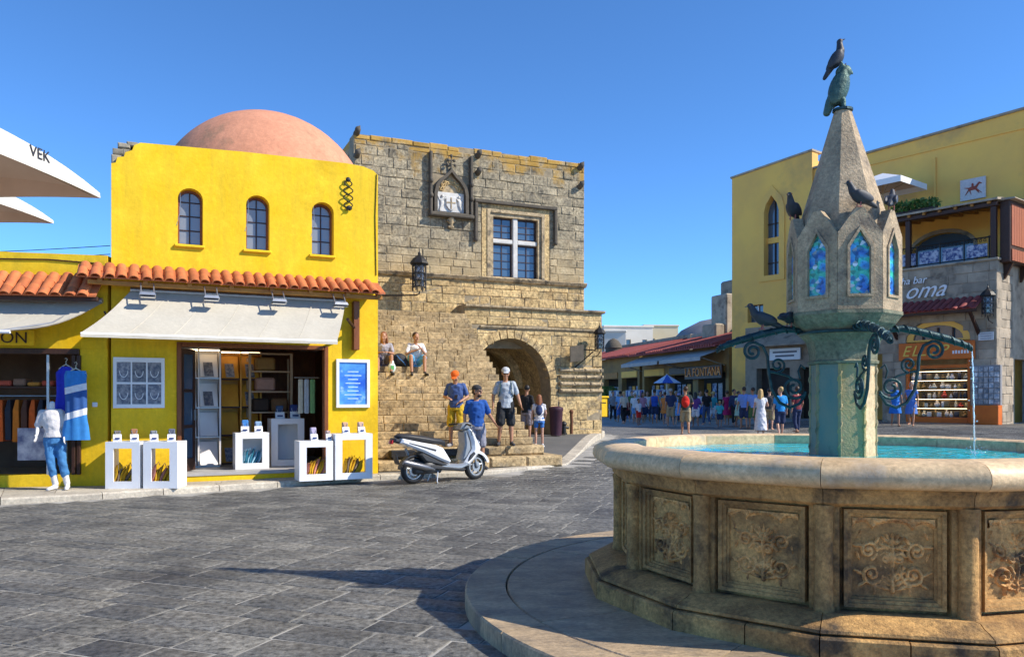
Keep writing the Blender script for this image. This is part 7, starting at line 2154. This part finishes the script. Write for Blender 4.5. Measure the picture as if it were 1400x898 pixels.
# ------------------------------------------------------------------ scooter
def scooter():
    t = thing('motor_scooter', 'white and silver motor scooter parked beside the kerb below the stair', 'scooter', (-1.3, 15.42, G(-1.3, 15.42)), R(36))
    wh = pm('scooter_white', (0.74, 0.75, 0.76), (0.70, 0.71, 0.73), scale=3, rough=0.22, coat=0.5)
    sv = pm('scooter_silver', (0.42, 0.44, 0.46), (0.36, 0.38, 0.40), scale=5, rough=0.3, metal=0.6)
    bk = flat('scooter_black', (0.014, 0.014, 0.015), 0.45)
    sb = flat('seat_vinyl', (0.03, 0.03, 0.032), 0.5)
    dk = flat('engine_grey', (0.06, 0.06, 0.062), 0.5, metal=0.4)
    def wheel(x, r, turn=0.0):
        w = ob('wheel', None, t, (x, 0, r)); w.rotation_euler = (0, 0, turn)
        rings = []
        n = 28
        for k in range(n + 1):
            a = 2 * PI * k / n
            rings.append([((r - 0.058 + 0.058 * math.cos(q)) * math.cos(a), 0.055 * math.sin(q), (r - 0.058 + 0.058 * math.cos(q)) * math.sin(a)) for q in [2 * PI * j / 10 for j in range(10)]])
        MB().loft(rings, cap=False).build('tyre', bk, w, 60)
        rr = r - 0.095
        rings = []
        for k in range(n + 1):
            a = 2 * PI * k / n
            rings.append([(q * math.cos(a), y, q * math.sin(a)) for q, y in ((rr + 0.01, -0.045), (rr + 0.01, 0.045), (rr - 0.015, 0.045), (rr - 0.015, -0.045))])
        MB().loft(rings, cap=False).build('rim', sv, w, 40)
        for k in range(5):
            a = 2 * PI * k / 5 + 0.3
            MB().tube([(0, -0.02, 0), (rr * math.cos(a), -0.02, rr * math.sin(a))], [0.024, 0.016], 6).build('spoke', sv, w)
        MB().tube([(0, -0.07, 0), (0, 0.07, 0)], 0.035, 10).build('hub', dk, w, 40)
        MB().tube([(0, -0.052, 0), (0, -0.046, 0)], 0.1, 18).build('brake_disc', sv, w, 40)
    wheel(-0.68, 0.255); wheel(0.70, 0.265, R(8))
    def shell(name, pts, half, mat, bev=0.04):
        return MB().extr(pts, -half, half, bev).build(name, mat, t, 35)
    # tail: upper white panel, darker lower panel
    shell('side_panel', [(-1.02, 0.78), (-0.55, 0.60), (-0.2, 0.44), (0.02, 0.36), (0.06, 0.40), (-0.02, 0.52), (-0.12, 0.66), (-0.28, 0.72), (-0.6, 0.78), (-0.98, 0.86)], 0.19, wh)
    shell('lower_panel', [(-0.5, 0.40), (-0.1, 0.30), (0.0, 0.33), (-0.2, 0.43), (-0.55, 0.59), (-0.62, 0.55)], 0.175, dk)
    shell('tail_cowl', [(-1.12, 0.80), (-0.9, 0.74), (-0.7, 0.70), (-0.72, 0.79), (-1.1, 0.87)], 0.12, dk, 0.03)
    for s_ in (-1, 1):
        MB().hexa([(-0.86, s_ * 0.1915, 0.765), (-0.3, s_ * 0.1915, 0.60), (-0.3, s_ * 0.190, 0.60), (-0.86, s_ * 0.190, 0.765), (-0.86, s_ * 0.1915, 0.785), (-0.28, s_ * 0.1915, 0.635), (-0.28, s_ * 0.190, 0.635), (-0.86, s_ * 0.190, 0.785)]).build('trim_stripe', dk, t)
        MB().tube([(0.43, s_ * 0.2, 1.09), (0.5, s_ * 0.22, 0.98), (0.56, s_ * 0.1, 0.8)], 0.006, 5).build('brake_cable', bk, t)
        MB().ell((0.66, s_ * 0.13, 0.60), (0.03, 0.03, 0.035), 8, 6).build('indicator', flat('amber_lens', (0.6, 0.22, 0.02), 0.25), t, 60)
    shell('tail_light', [(-1.17, 0.76), (-1.12, 0.76), (-1.11, 0.83), (-1.15, 0.83)], 0.07, flat('red_lens', (0.5, 0.02, 0.02), 0.2), 0.012)
    rings = []
    for x, z, w, h in ((-1.06, 0.89, 0.05, 0.02), (-0.98, 0.90, 0.11, 0.05), (-0.75, 0.875, 0.14, 0.06), (-0.5, 0.835, 0.15, 0.065), (-0.32, 0.80, 0.15, 0.06), (-0.12, 0.775, 0.125, 0.06), (-0.02, 0.74, 0.07, 0.05), (0.01, 0.7, 0.03, 0.03)):
        rings.append([(x, w * math.cos(2 * PI * k / 14), z + h * math.sin(2 * PI * k / 14)) for k in range(14)])
    MB().loft(rings).build('seat', sb, t, 60)
    shell('footboard', [(-0.2, 0.25), (0.3, 0.23), (0.46, 0.30), (0.42, 0.38), (0.3, 0.335), (-0.05, 0.36), (-0.2, 0.33)], 0.17, sv, 0.035)
    shell('belly_panel', [(-0.42, 0.28), (0.34, 0.19), (0.4, 0.24), (0.3, 0.27), (-0.4, 0.36)], 0.185, dk, 0.03)
    shell('leg_shield', [(0.36, 0.34), (0.47, 0.29), (0.62, 0.42), (0.74, 0.56), (0.76, 0.64), (0.68, 0.78), (0.56, 0.98), (0.48, 1.02), (0.46, 0.97), (0.54, 0.76), (0.56, 0.62), (0.46, 0.48)], 0.17, wh, 0.05)
    shell('inner_shield', [(0.33, 0.40), (0.43, 0.46), (0.53, 0.62), (0.51, 0.76), (0.43, 0.97), (0.38, 0.95), (0.40, 0.70), (0.36, 0.52)], 0.145, flat('inner_grey', (0.26, 0.29, 0.32), 0.4), 0.03)
    shell('shield_insert', [(0.42, 0.36), (0.52, 0.42), (0.62, 0.52), (0.58, 0.57), (0.50, 0.50)], 0.178, dk, 0.015)
    shell('head_fairing', [(0.30, 1.0), (0.42, 0.98), (0.56, 1.0), (0.60, 1.07), (0.50, 1.13), (0.36, 1.10)], 0.13, flat('fairing_grey', (0.22, 0.24, 0.26), 0.4), 0.04)
    MB().ell((0.74, 0, 0.72), (0.05, 0.1, 0.07), 12, 8).build('headlight', M['glass2'], t, 60)
    MB().tube([(0.36, -0.36, 1.08), (0.42, -0.18, 1.1), (0.44, 0, 1.08), (0.42, 0.18, 1.1), (0.36, 0.36, 1.08)], 0.016, 8).build('handlebar', bk, t, 50)
    for sg in (-1, 1):
        MB().tube([(0.35, sg * 0.38, 1.08), (0.385, sg * 0.26, 1.09)], 0.021, 8).build('grip', bk, t, 50)
        MB().tube([(0.44, sg * 0.24, 1.09), (0.44, sg * 0.38, 1.07)], 0.008, 5).build('lever', sv, t)
        MB().tube([(0.60, sg * 0.075, 0.66), (0.70, sg * 0.075, 0.265)], 0.022, 8).build('fork_leg', sv, t, 50)
    n = 12
    rings = []
    for k in range(n + 1):
        a = R(15 + 150 * k / n)
        rr = 0.305
        rings.append([(0.70 + (rr + dr) * math.cos(a), y, 0.265 + (rr + dr) * math.sin(a)) for y, dr in ((-0.075, -0.05), (-0.07, 0.0), (0, 0.022), (0.07, 0.0), (0.075, -0.05), (0, 0.008))])
    MB().loft(rings).build('front_mudguard', wh, t, 50)
    rings = []
    for k in range(n + 1):
        a = R(35 + 140 * k / n)
        rings.append([(-0.68 + (0.29 + dr) * math.cos(a), y, 0.255 + (0.29 + dr) * math.sin(a)) for y, dr in ((-0.07, -0.03), (-0.065, 0.0), (0.065, 0.0), (0.07, -0.03), (0, -0.006))])
    MB().loft(rings).build('rear_mudguard', bk, t, 50)
    MB().hexa([(-1.02, -0.09, 0.38), (-1.01, 0.09, 0.38), (-1.0, 0.09, 0.38), (-1.0, -0.09, 0.38), (-1.08, -0.09, 0.58), (-1.08, 0.09, 0.58), (-1.06, 0.09, 0.58), (-1.06, -0.09, 0.58)]).build('mud_flap', bk, t)
    MB().tube([(-0.3, -0.15, 0.26), (-0.42, -0.19, 0.29), (-0.5, -0.2, 0.31), (-0.95, -0.22, 0.42), (-1.0, -0.22, 0.43)], [0.02, 0.035, 0.055, 0.058, 0.04], 14).build('muffler', flat('muffler_grey', (0.2, 0.2, 0.21), 0.35, metal=0.7), t, 50)
    mb = MB().bbox(-0.72, -0.1, -0.12, 0.13, 0.18, 0.42, 0.04).ell((-0.4, -0.12, 0.3), (0.16, 0.06, 0.12), 12, 8)
    mb.build('engine', dk, t, 40)
    MB().tube([(-0.68, 0.1, 0.26), (-0.2, 0.12, 0.3)], 0.04, 8).build('swing_arm', dk, t, 50)
    MB().tube([(-0.62, 0.09, 0.3), (-0.78, 0.1, 0.66)], 0.028, 8).build('shock_absorber', sv, t, 50)
    MB().tube([(-0.2, -0.1, 0.24), (-0.26, -0.17, 0.02)], 0.014, 6).tube([(-0.26, -0.2, 0.015), (-0.26, -0.12, 0.015)], 0.014, 6).build('centre_stand', sv, t)
    MB().tube([(-0.2, 0.1, 0.24), (-0.26, 0.17, 0.02)], 0.014, 6).build('centre_stand', sv, t)
scooter()

# ------------------------------------------------------------------ pigeons
def pigeon(label, loc, rz, s=1.0, pitch=0.0, dark=True):
    mb = MB()
    mb.ell((0, 0, 0.1), (0.1, 0.058, 0.062), 14, 10, Matrix.Rotation(R(-28), 3, 'Y'))
    mb.cap((0.07, 0, 0.14), (0.105, 0, 0.205), 0.042, 0.028)
    mb.ell((0.118, 0, 0.222), (0.032, 0.026, 0.027), 10, 8)
    mb.cap((-0.07, 0, 0.07), (-0.19, 0, 0.015), 0.035, 0.02)
    for sg in (-1, 1):
        mb.ell((-0.03, sg * 0.05, 0.1), (0.11, 0.018, 0.045), 10, 6, Matrix.Rotation(R(-22), 3, 'Y'))
    grey = flat('pigeon_dark', (0.035, 0.04, 0.05), 0.55) if dark else flat('pigeon_grey', (0.10, 0.11, 0.13), 0.6)
    b = remesh(mb, 'pigeon', grey, 0.009, None, 2, loc, rz)
    b.scale = (s, s, s); b.rotation_euler = (0, pitch, rz)
    tag(b, label, 'pigeon', 'pigeons on the fountain')
    MB().cap((0.143, 0, 0.22), (0.168, 0, 0.212), 0.008, 0.003, 6).build('beak', flat('beak_grey', (0.12, 0.11, 0.1), 0.5), b)
    for sg in (-1, 1):
        MB().tube([(0.0, sg * 0.025, 0.06), (0.01, sg * 0.025, 0.0)], 0.006, 5).tube([(-0.01, sg * 0.025, 0.002), (0.035, sg * 0.025, 0.002)], 0.005, 5).build('leg', flat('pigeon_leg', (0.4, 0.12, 0.1), 0.6), b)
        MB().ell((0.128, sg * 0.025, 0.228), 0.0055, 6, 5).build('eye', flat('pigeon_eye', (0.5, 0.15, 0.03), 0.2), b)
def on_f(r, deg, z):
    x, y = polar(r, deg)
    return (FX + x, FY_ + y, z)
pigeon('pigeon perched on the head of the bronze owl', (FX - 0.0, FY_, 4.235), R(-14), 0.82, R(-34))
pigeon('pigeon walking on the sunlit gable of the fountain lantern', on_f(0.385, -4.8, 3.032), R(196), 0.78)
pigeon('dark pigeon on the shaded gable of the fountain lantern', on_f(0.385, -94.8, 3.032), R(235), 0.8)
pigeon('pigeon half hidden behind the bright right gable of the lantern', on_f(0.385, 40.2, 3.032), R(60), 0.72)
pigeon('grey pigeon standing on the shaded iron spout arm', on_f(0.62, -94.8, 2.155), R(178), 0.85, 0, True)
pigeon('pigeon with raised tail close to the column on the shaded spout arm', on_f(0.42, -94.8, 2.175), R(40), 0.8, R(20))

# ------------------------------------------------------------------ people by the stair
C = lambda n, c, r=0.9: flat(n, c, r)
def stair_z(s):                                  # stand height on the stair at depth s
    return 0.55 if s < 0.62 else 0.55 + 0.168 * (int((s - 0.62) / 0.262) + 1)

p = Pose(neck=V(0, -0.03, 1.46), head=V(0, -0.085, 1.585), pitch=R(28))
p.el = [V(-0.27, 0.02, 1.14), V(0.27, 0.02, 1.14)]; p.ha = [V(-0.1, -0.24, 1.1), V(0.14, -0.2, 1.03)]
p.kn = [V(-0.11, -0.03, 0.5), V(0.12, -0.06, 0.5)]; p.an = [V(-0.12, 0.02, 0.085), V(0.15, 0.0, 0.085)]
m1 = person('man in orange cap and yellow shorts looking at his phone', FT.w(-2.38, 0.5, 0.55), R(-8), 1.68, p, 1, 'brown', top=C('tee_slate', (0.055, 0.10, 0.26)), bottom=C('shorts_yellow', (0.55, 0.36, 0.02)), blen=0.46,
            shoes=C('trainer_grey', (0.3, 0.3, 0.32)), cap=C('cap_orange', (0.75, 0.13, 0.01)), vox=0.0095, fat=0.95)
tag(MB().bbox(-0.036, 0.036, -0.005, 0.005, -0.07, 0.07, 0.004).build('mobile_phone', C('phone_black', (0.02, 0.02, 0.022), 0.2), None, None, FT.w(-2.38, 0.5, 0.55) + Vector((0.02, -0.285, 1.09)), 0), 'dark mobile phone held by the man in the orange cap', 'phone')
bpy.data.objects['mobile_phone'].rotation_euler = (R(-50), 0, R(-8))

p = Pose(yaw=R(45), head=V(0.015, -0.02, 1.62))
p.el = [V(-0.245, 0.05, 1.13), V(0.27, -0.04, 1.13)]; p.ha = [V(-0.25, 0.0, 0.88), V(0.34, -0.24, 0.97)]
p.kn = [V(-0.11, 0.0, 0.5), V(0.11, -0.04, 0.5)]; p.an = [V(-0.12, 0.06, 0.085), V(0.13, -0.03, 0.085)]
person('bearded man in blue polo and grey shorts with cap turned backwards', (-0.75, 16.98, 0.12), R(14), 1.76, p, 1, 'black', top=C('polo_blue', (0.012, 0.075, 0.30)), bottom=C('shorts_grey', (0.24, 0.24, 0.29)), blen=0.46, shoes=C('trainer_dark', (0.05, 0.05, 0.055)), cap=C('cap_charcoal', (0.035, 0.035, 0.04)), cap_back=True, vox=0.0095, beard=True, glasses=True)

p = Pose(head=V(0, -0.03, 1.62), pitch=R(12))
p.el = [V(-0.275, 0.02, 1.13), V(0.275, 0.03, 1.13)]; p.ha = [V(-0.285, -0.06, 0.88), V(0.33, -0.13, 0.92)]
p.kn = [V(-0.12, -0.06, 0.5), V(0.12, -0.02, 0.5)]; p.an = [V(-0.15, 0.03, 0.085), V(0.13, -0.05, 0.085)]
m3 = person('man in pale cap, grey T-shirt and backpack straps stepping off the stair', FT.w(-1.22, 0.44, 0.55), R(4), 1.74, p, 1, 'brown', top=C('tee_grey', (0.40, 0.44, 0.48)), bottom=C('shorts_black', (0.02, 0.022, 0.026)), blen=0.46, shoes=C('trainer_dark', (0.05, 0.05, 0.055)), cap=C('cap_pale', (0.5, 0.52, 0.55)), vox=0.0095, fat=1.08, glasses=True, top_len=0.04)
backpack(m3, C('pack_teal', (0.01, 0.07, 0.075)))

p = Pose()
p.el = [V(-0.23, 0.0, 1.13), V(0.23, 0.02, 1.13)]; p.ha = [V(-0.2, -0.16, 1.0), V(0.24, -0.02, 0.88)]
g1 = person('girl in white top and blue denim shorts with a navy backpack', (0.73, 21.7, P(0.73, 21.7)), R(178), 1.42, p, 0, 'auburn', True, top=C('tee_white', (0.7, 0.68, 0.68)), sleeve=0.3, bottom=C('shorts_denim', (0.05, 0.18, 0.5)), blen=0.26, shoes=C('shoe_white', (0.6, 0.58, 0.58)), vox=0.011, fat=0.85, longhair=True)
backpack(g1, C('pack_navy', (0.03, 0.05, 0.13)), 1.24, 0.13, 0.85)
p = Pose(yaw=R(30))
p.el = [V(-0.25, 0.02, 1.13), V(0.26, -0.02, 1.14)]; p.ha = [V(-0.25, -0.05, 0.88), V(0.2, -0.22, 1.12)]
person('person in black top and grey skirt standing in the arch shade', (0.42, 23.0, P(0.42, 23.0)), R(150), 1.6, p, 1, 'black', True, top=C('top_black', (0.015, 0.015, 0.017)), dress=None, bottom=C('skirt_grey', (0.25, 0.22, 0.24)), blen=0.4, shoes=C('trainer_dark', (0, 0, 0)), vox=0.012)

# seated pair on the stair
def seated(yaw=0.0, lean=0.0, arms=None, kx=0.14):
    p = Pose(hip=V(0, 0.05, 0.1), chest=V(0, -0.02 - lean, 0.44), neck=V(0, -0.06 - lean * 1.5, 0.62), head=V(0, -0.1 - lean * 1.7, 0.77), yaw=yaw, pitch=R(10))
    p.sh = [V(-0.185, -0.04 - lean * 1.3, 0.57), V(0.185, -0.04 - lean * 1.3, 0.57)]
    p.el = [V(-0.25, -0.16, 0.34), V(0.25, -0.16, 0.34)]
    p.ha = arms or [V(-0.1, -0.34, 0.36), V(0.12, -0.34, 0.36)]
    p.lh = [V(-0.09, 0.03, 0.1), V(0.09, 0.03, 0.1)]
    p.kn = [V(-kx, -0.38, 0.2), V(kx, -0.38, 0.2)]
    p.an = [V(-kx - 0.02, -0.42, -0.09 - 0.16 + 0.08), V(kx + 0.04, -0.44, -0.09 - 0.16 + 0.08)]
    p.kn = [V(-kx - 0.03, -0.34, 0.27), V(kx + 0.05, -0.34, 0.26)]
    return p
sk_ = 10
sd_ = 0.62 + 0.262 * sk_ + 0.2
sz_ = 0.55 + 0.168 * (sk_ + 1)
sA = person('man in white shirt and pale blue shorts sitting on the stair', FT.w(-2.40, sd_ + 0.02, sz_), R(18), 1.66, seated(R(20), 0.03, [V(0.0, -0.26, 0.44), V(0.1, -0.24, 0.5)]), 1, 'brown', top=C('shirt_white', (0.72, 0.72, 0.74)), bottom=C('shorts_pale', (0.12, 0.38, 0.62)), blen=0.4, shoes=C('sandal_dark', (0.03, 0.025, 0.02)), vox=0.0115)
sB = person('woman in striped grey top sitting on the stair beside the yellow wall', FT.w(-3.22, sd_ + 0.02, sz_), R(14), 1.62, seated(R(-20), 0.06), 1, 'auburn', True, top=C('top_striped', (0.36, 0.34, 0.38)), bottom=C('skirt_dark', (0.10, 0.09, 0.14)), blen=0.35, shoes=C('sandal_dark', (0, 0, 0)), vox=0.0115, longhair=True)
t = thing('rucksack', 'black rucksack lying on the stair between the seated pair', 'bag', FT.w(-2.82, sd_ - 0.05, sz_ - 0.002), FT.a)
remesh(MB().ell((0, 0, 0.17), (0.2, 0.13, 0.17), 12, 8).ell((0.1, -0.08, 0.11), (0.12, 0.08, 0.11), 10, 8), 'bag_body', C('rucksack_black', (0.018, 0.02, 0.026), 0.7), 0.016, t, 1)
MB().tube([(-0.1, -0.1, 0.28), (-0.05, -0.16, 0.2), (0.06, -0.17, 0.1), (0.12, -0.14, 0.03)], 0.014, 6).build('strap', C('strap_blue', (0.05, 0.15, 0.35)), t)
t = thing('carrier_bag', 'white and green plastic carrier bag at the seated woman feet', 'bag', FT.w(-3.1, sd_ - 0.36, sz_ - 0.17), FT.a)
remesh(MB().ell((0, 0, 0.13), (0.1, 0.06, 0.13), 12, 8).ell((0, 0, 0.26), (0.06, 0.03, 0.06), 8, 6), 'bag_body', C('plastic_white', (0.62, 0.68, 0.62), 0.4), 0.014, t, 1)
MB().bbox(-0.04, 0.04, -0.062, -0.056, 0.08, 0.18, 0.002).build('print', C('plastic_green', (0.1, 0.4, 0.12), 0.4), t)

# ------------------------------------------------------------------ people in the street
def walker(k, fem=False):
    r = random.Random(k)
    s = r.choice((-1, 1)) * r.uniform(0.06, 0.2)
    p = Pose(yaw=R(r.uniform(-35, 35)))
    p.kn = [V(-0.105, -0.03 - max(0, s) * 0.5, 0.5), V(0.105, -0.03 - max(0, -s) * 0.5, 0.5)]
    p.an = [V(-0.11, -s, 0.085 + 0.04 * (s < 0)), V(0.11, s, 0.085 + 0.04 * (s > 0))]
    a = r.uniform(-0.12, 0.12)
    p.ha = [V(-0.26, -0.05 + a, 0.88), V(0.26, -0.05 - a, 0.88)]
    if r.random() < 0.35:
        p.el[0] = V(-0.26, -0.02, 1.14); p.ha[0] = V(-0.14, -0.25, 1.16)
    return p
def street(u, v, h, label, face, k, **kw):
    Y = 1100 * (1.6 - 0.3) / (v - 545)
    X = (u - 700) / 1100 * Y
    Y = 1100 * (1.6 - G(X, Y)) / (v - 545); X = (u - 700) / 1100 * Y
    kw.setdefault('vox', 0.019); kw.setdefault('fingers', False)
    return person(label, (X, Y, G(X, Y)), R(face), h, walker(k), group='people strolling in the street', **kw)
navy = C('cl_navy', (0.025, 0.04, 0.1)); blue = C('cl_blue', (0.06, 0.16, 0.5)); sky_ = C('cl_sky', (0.2, 0.4, 0.7)); wht = C('cl_white', (0.7, 0.7, 0.72)); khk = C('cl_khaki', (0.36, 0.29, 0.17)); blk = C('cl_black', (0.016, 0.016, 0.018))
red = C('cl_red', (0.6, 0.02, 0.012)); mag = C('cl_magenta', (0.4, 0.02, 0.14)); pnk = C('cl_pink', (0.55, 0.25, 0.32)); tea = C('cl_teal', (0.05, 0.3, 0.32)); lil = C('cl_lilac', (0.3, 0.28, 0.5)); azu = C('cl_azure', (0.02, 0.26, 0.62)); straw = C('straw', (0.55, 0.38, 0.17)); grn = C('cl_green', (0.1, 0.16, 0.05))
rb = street(937, 594, 1.74, 'man in dark T-shirt and khaki shorts carrying a bright red backpack', 170, 1, skin=1, hair='brown', top=C('cl_darkgreen', (0.03, 0.05, 0.05)), bottom=khk, blen=0.46, vox=0.014)
backpack(rb, red, 1.2, 0.14, 1.05, False)
street(848, 577.5, 1.72, 'man in light blue shirt and blue shorts near the yellow post box', 175, 2, skin=1, hair='black', top=sky_, bottom=blue, blen=0.5)
street(858, 578, 1.3, 'child in dark red T-shirt near the man in light blue', 190, 3, skin=0, hair='brown', top=C('cl_darkred', (0.16, 0.015, 0.02)), bottom=blk, blen=0.4)
street(868, 579, 1.62, 'woman in white sun hat and pale blue skirt', 160, 4, skin=0, hair='blond', fem=True, top=wht, bottom=sky_, blen=0.35, hat=wht)
street(879, 578, 1.65, 'woman in pink top and dark skirt beside the white sun hat', 20, 5, skin=1, hair='brown', fem=True, top=pnk, bottom=navy, blen=0.45, longhair=True)
street(895, 579.5, 1.78, 'man in royal blue tank top and dark shorts', 165, 6, skin=1, hair='black', top=C('cl_royal', (0.02, 0.08, 0.42)), sleeve=0, bottom=navy, blen=0.42)
street(903, 577, 1.7, 'person in teal top walking behind the blue tank top', 0, 7, skin=1, hair='brown', top=tea, bottom=blk, blen=0.9)
street(917, 582.5, 1.78, 'man in navy T-shirt and khaki shorts', 175, 8, skin=1, hair='grey', top=navy, bottom=khk, blen=0.48)
street(928, 582, 1.55, 'woman in lilac cap and light blue dress', 150, 9, skin=0, hair='brown', fem=True, dress=sky_, blen=0.45, cap=lil)
street(957, 578, 1.7, 'man in white shirt by the goods rack', 30, 10, skin=1, hair='brown', top=wht, bottom=blue, blen=0.48)
street(975, 579.5, 1.62, 'woman in straw hat and teal top', 140, 11, skin=0, hair='blond', fem=True, top=tea, bottom=wht, blen=0.35, hat=straw)
street(994, 580, 1.64, 'woman in magenta dress under the blue parasol', 185, 12, skin=1, hair='brown', fem=True, dress=mag, blen=0.5)
street(1004, 579, 1.7, 'person in navy coat beside the magenta dress', 10, 13, skin=1, hair='black', top=navy, bottom=blk, blen=0.9, sleeve=1)
street(1017, 586, 1.78, 'man in blue shirt and dark shorts by the ochre pillar', 165, 14, skin=1, hair='brown', top=C('cl_shirtblue', (0.16, 0.28, 0.62)), bottom=navy, blen=0.46)
street(1029, 585, 1.74, 'second man in pale blue shirt and olive shorts by the ochre pillar', 185, 15, skin=1, hair='brown', top=C('cl_shirtblue2', (0.22, 0.33, 0.66)), bottom=grn, blen=0.46)
street(1040, 597, 1.62, 'blonde woman in long white dress behind the fountain', 170, 16, skin=0, hair='blond', fem=True, dress=wht, blen=0.85, longhair=True)
street(1067, 597, 1.7, 'fair-haired man in azure T-shirt behind the fountain', 180, 17, skin=0, hair='blond', top=azu, bottom=navy, blen=0.46)
street(885, 576.5, 1.7, 'distant man in white T-shirt down the street', 0, 18, skin=1, hair='black', top=wht, bottom=navy, blen=0.48)
street(943, 577, 1.66, 'distant woman in black dress by the shops', 180, 19, skin=1, hair='black', fem=True, dress=blk, blen=0.4)
street(838, 576, 1.74, 'distant man in grey shirt beyond the post box', 10, 20, skin=1, hair='brown', top=C('cl_grey', (0.25, 0.26, 0.28)), bottom=blk, blen=0.9)
extra = [(853, 579.5, 1.68, 'woman in cream blouse and long dark trousers beyond the post box', 200, dict(fem=True, hair='blond', top=C('cl_cream', (0.6, 0.52, 0.4)), bottom=blk, blen=0.9)),
         (864, 576.5, 1.75, 'man in olive shirt far down the street', 10, dict(hair='brown', top=grn, bottom=khk, blen=0.48)),
         (873, 581.5, 1.3, 'child in white T-shirt holding back behind the white sun hat', 30, dict(hair='brown', top=wht, bottom=red, blen=0.4)),
         (909, 580.5, 1.64, 'woman in orange sundress between the street racks', 150, dict(fem=True, hair='brown', dress=C('cl_orange', (0.6, 0.2, 0.04)), blen=0.4)),
         (924, 577, 1.72, 'man in striped grey shirt behind the khaki shorts', 20, dict(hair='grey', top=C('cl_stripe', (0.34, 0.35, 0.4)), bottom=navy, blen=0.9)),
         (951, 583.5, 1.6, 'woman in purple top with dark hair near the racks', 170, dict(fem=True, hair='black', top=C('cl_purple', (0.14, 0.05, 0.22)), bottom=wht, blen=0.4, longhair=True)),
         (966, 581, 1.74, 'man in black T-shirt looking at the racks', 190, dict(hair='black', top=blk, bottom=C('cl_jeans', (0.06, 0.1, 0.2)), blen=0.9)),
         (984, 584, 1.2, 'child in turquoise T-shirt beside the straw hat', 160, dict(hair='blond', top=C('cl_turq', (0.05, 0.4, 0.45)), bottom=navy, blen=0.4)),
         (1010, 583, 1.6, 'woman in mint dress beside the ochre pillar', 30, dict(fem=True, hair='brown', dress=C('cl_mint', (0.35, 0.55, 0.45)), blen=0.45)),
         (1052, 588, 1.68, 'man in dark grey T-shirt behind the long white dress', 150, dict(hair='black', top=C('cl_char', (0.06, 0.06, 0.065)), bottom=khk, blen=0.48)),
         (1090, 590, 1.7, 'man in maroon T-shirt in the shade behind the fountain column', 200, dict(hair='brown', top=C('cl_maroon', (0.2, 0.03, 0.04)), bottom=navy, blen=0.9))]
for i, (u, v, h, lb, fc, kw) in enumerate(extra):
    street(u, v, h, lb, fc, 50 + i, skin=i % 3, **kw)
def lady(u, v, label, k, dress, Y=29.6, **kw):
    X = (u - 700) / 1100 * Y
    person(label, (X, Y, G(X, Y)), R(kw.pop('face', -20)), 1.62, walker(k), skin=1, fem=True, dress=dress, vox=0.014, fingers=False, group='women in front of the souvenir shop', **kw)
lady(1224, 584, 'woman in azure tunic holding a dark bag by the souvenir shop', 31, C('lady_azure', (0.02, 0.16, 0.55)), hair='brown', blen=0.5)
lady(1246, 584, 'woman in light blue floral dress reading by the souvenir shop', 32, C('lady_blue', (0.10, 0.22, 0.58)), hair='grey', blen=0.55, sleeve=0.5, face=-40)

bpy.data.scenes.remove(WORK)
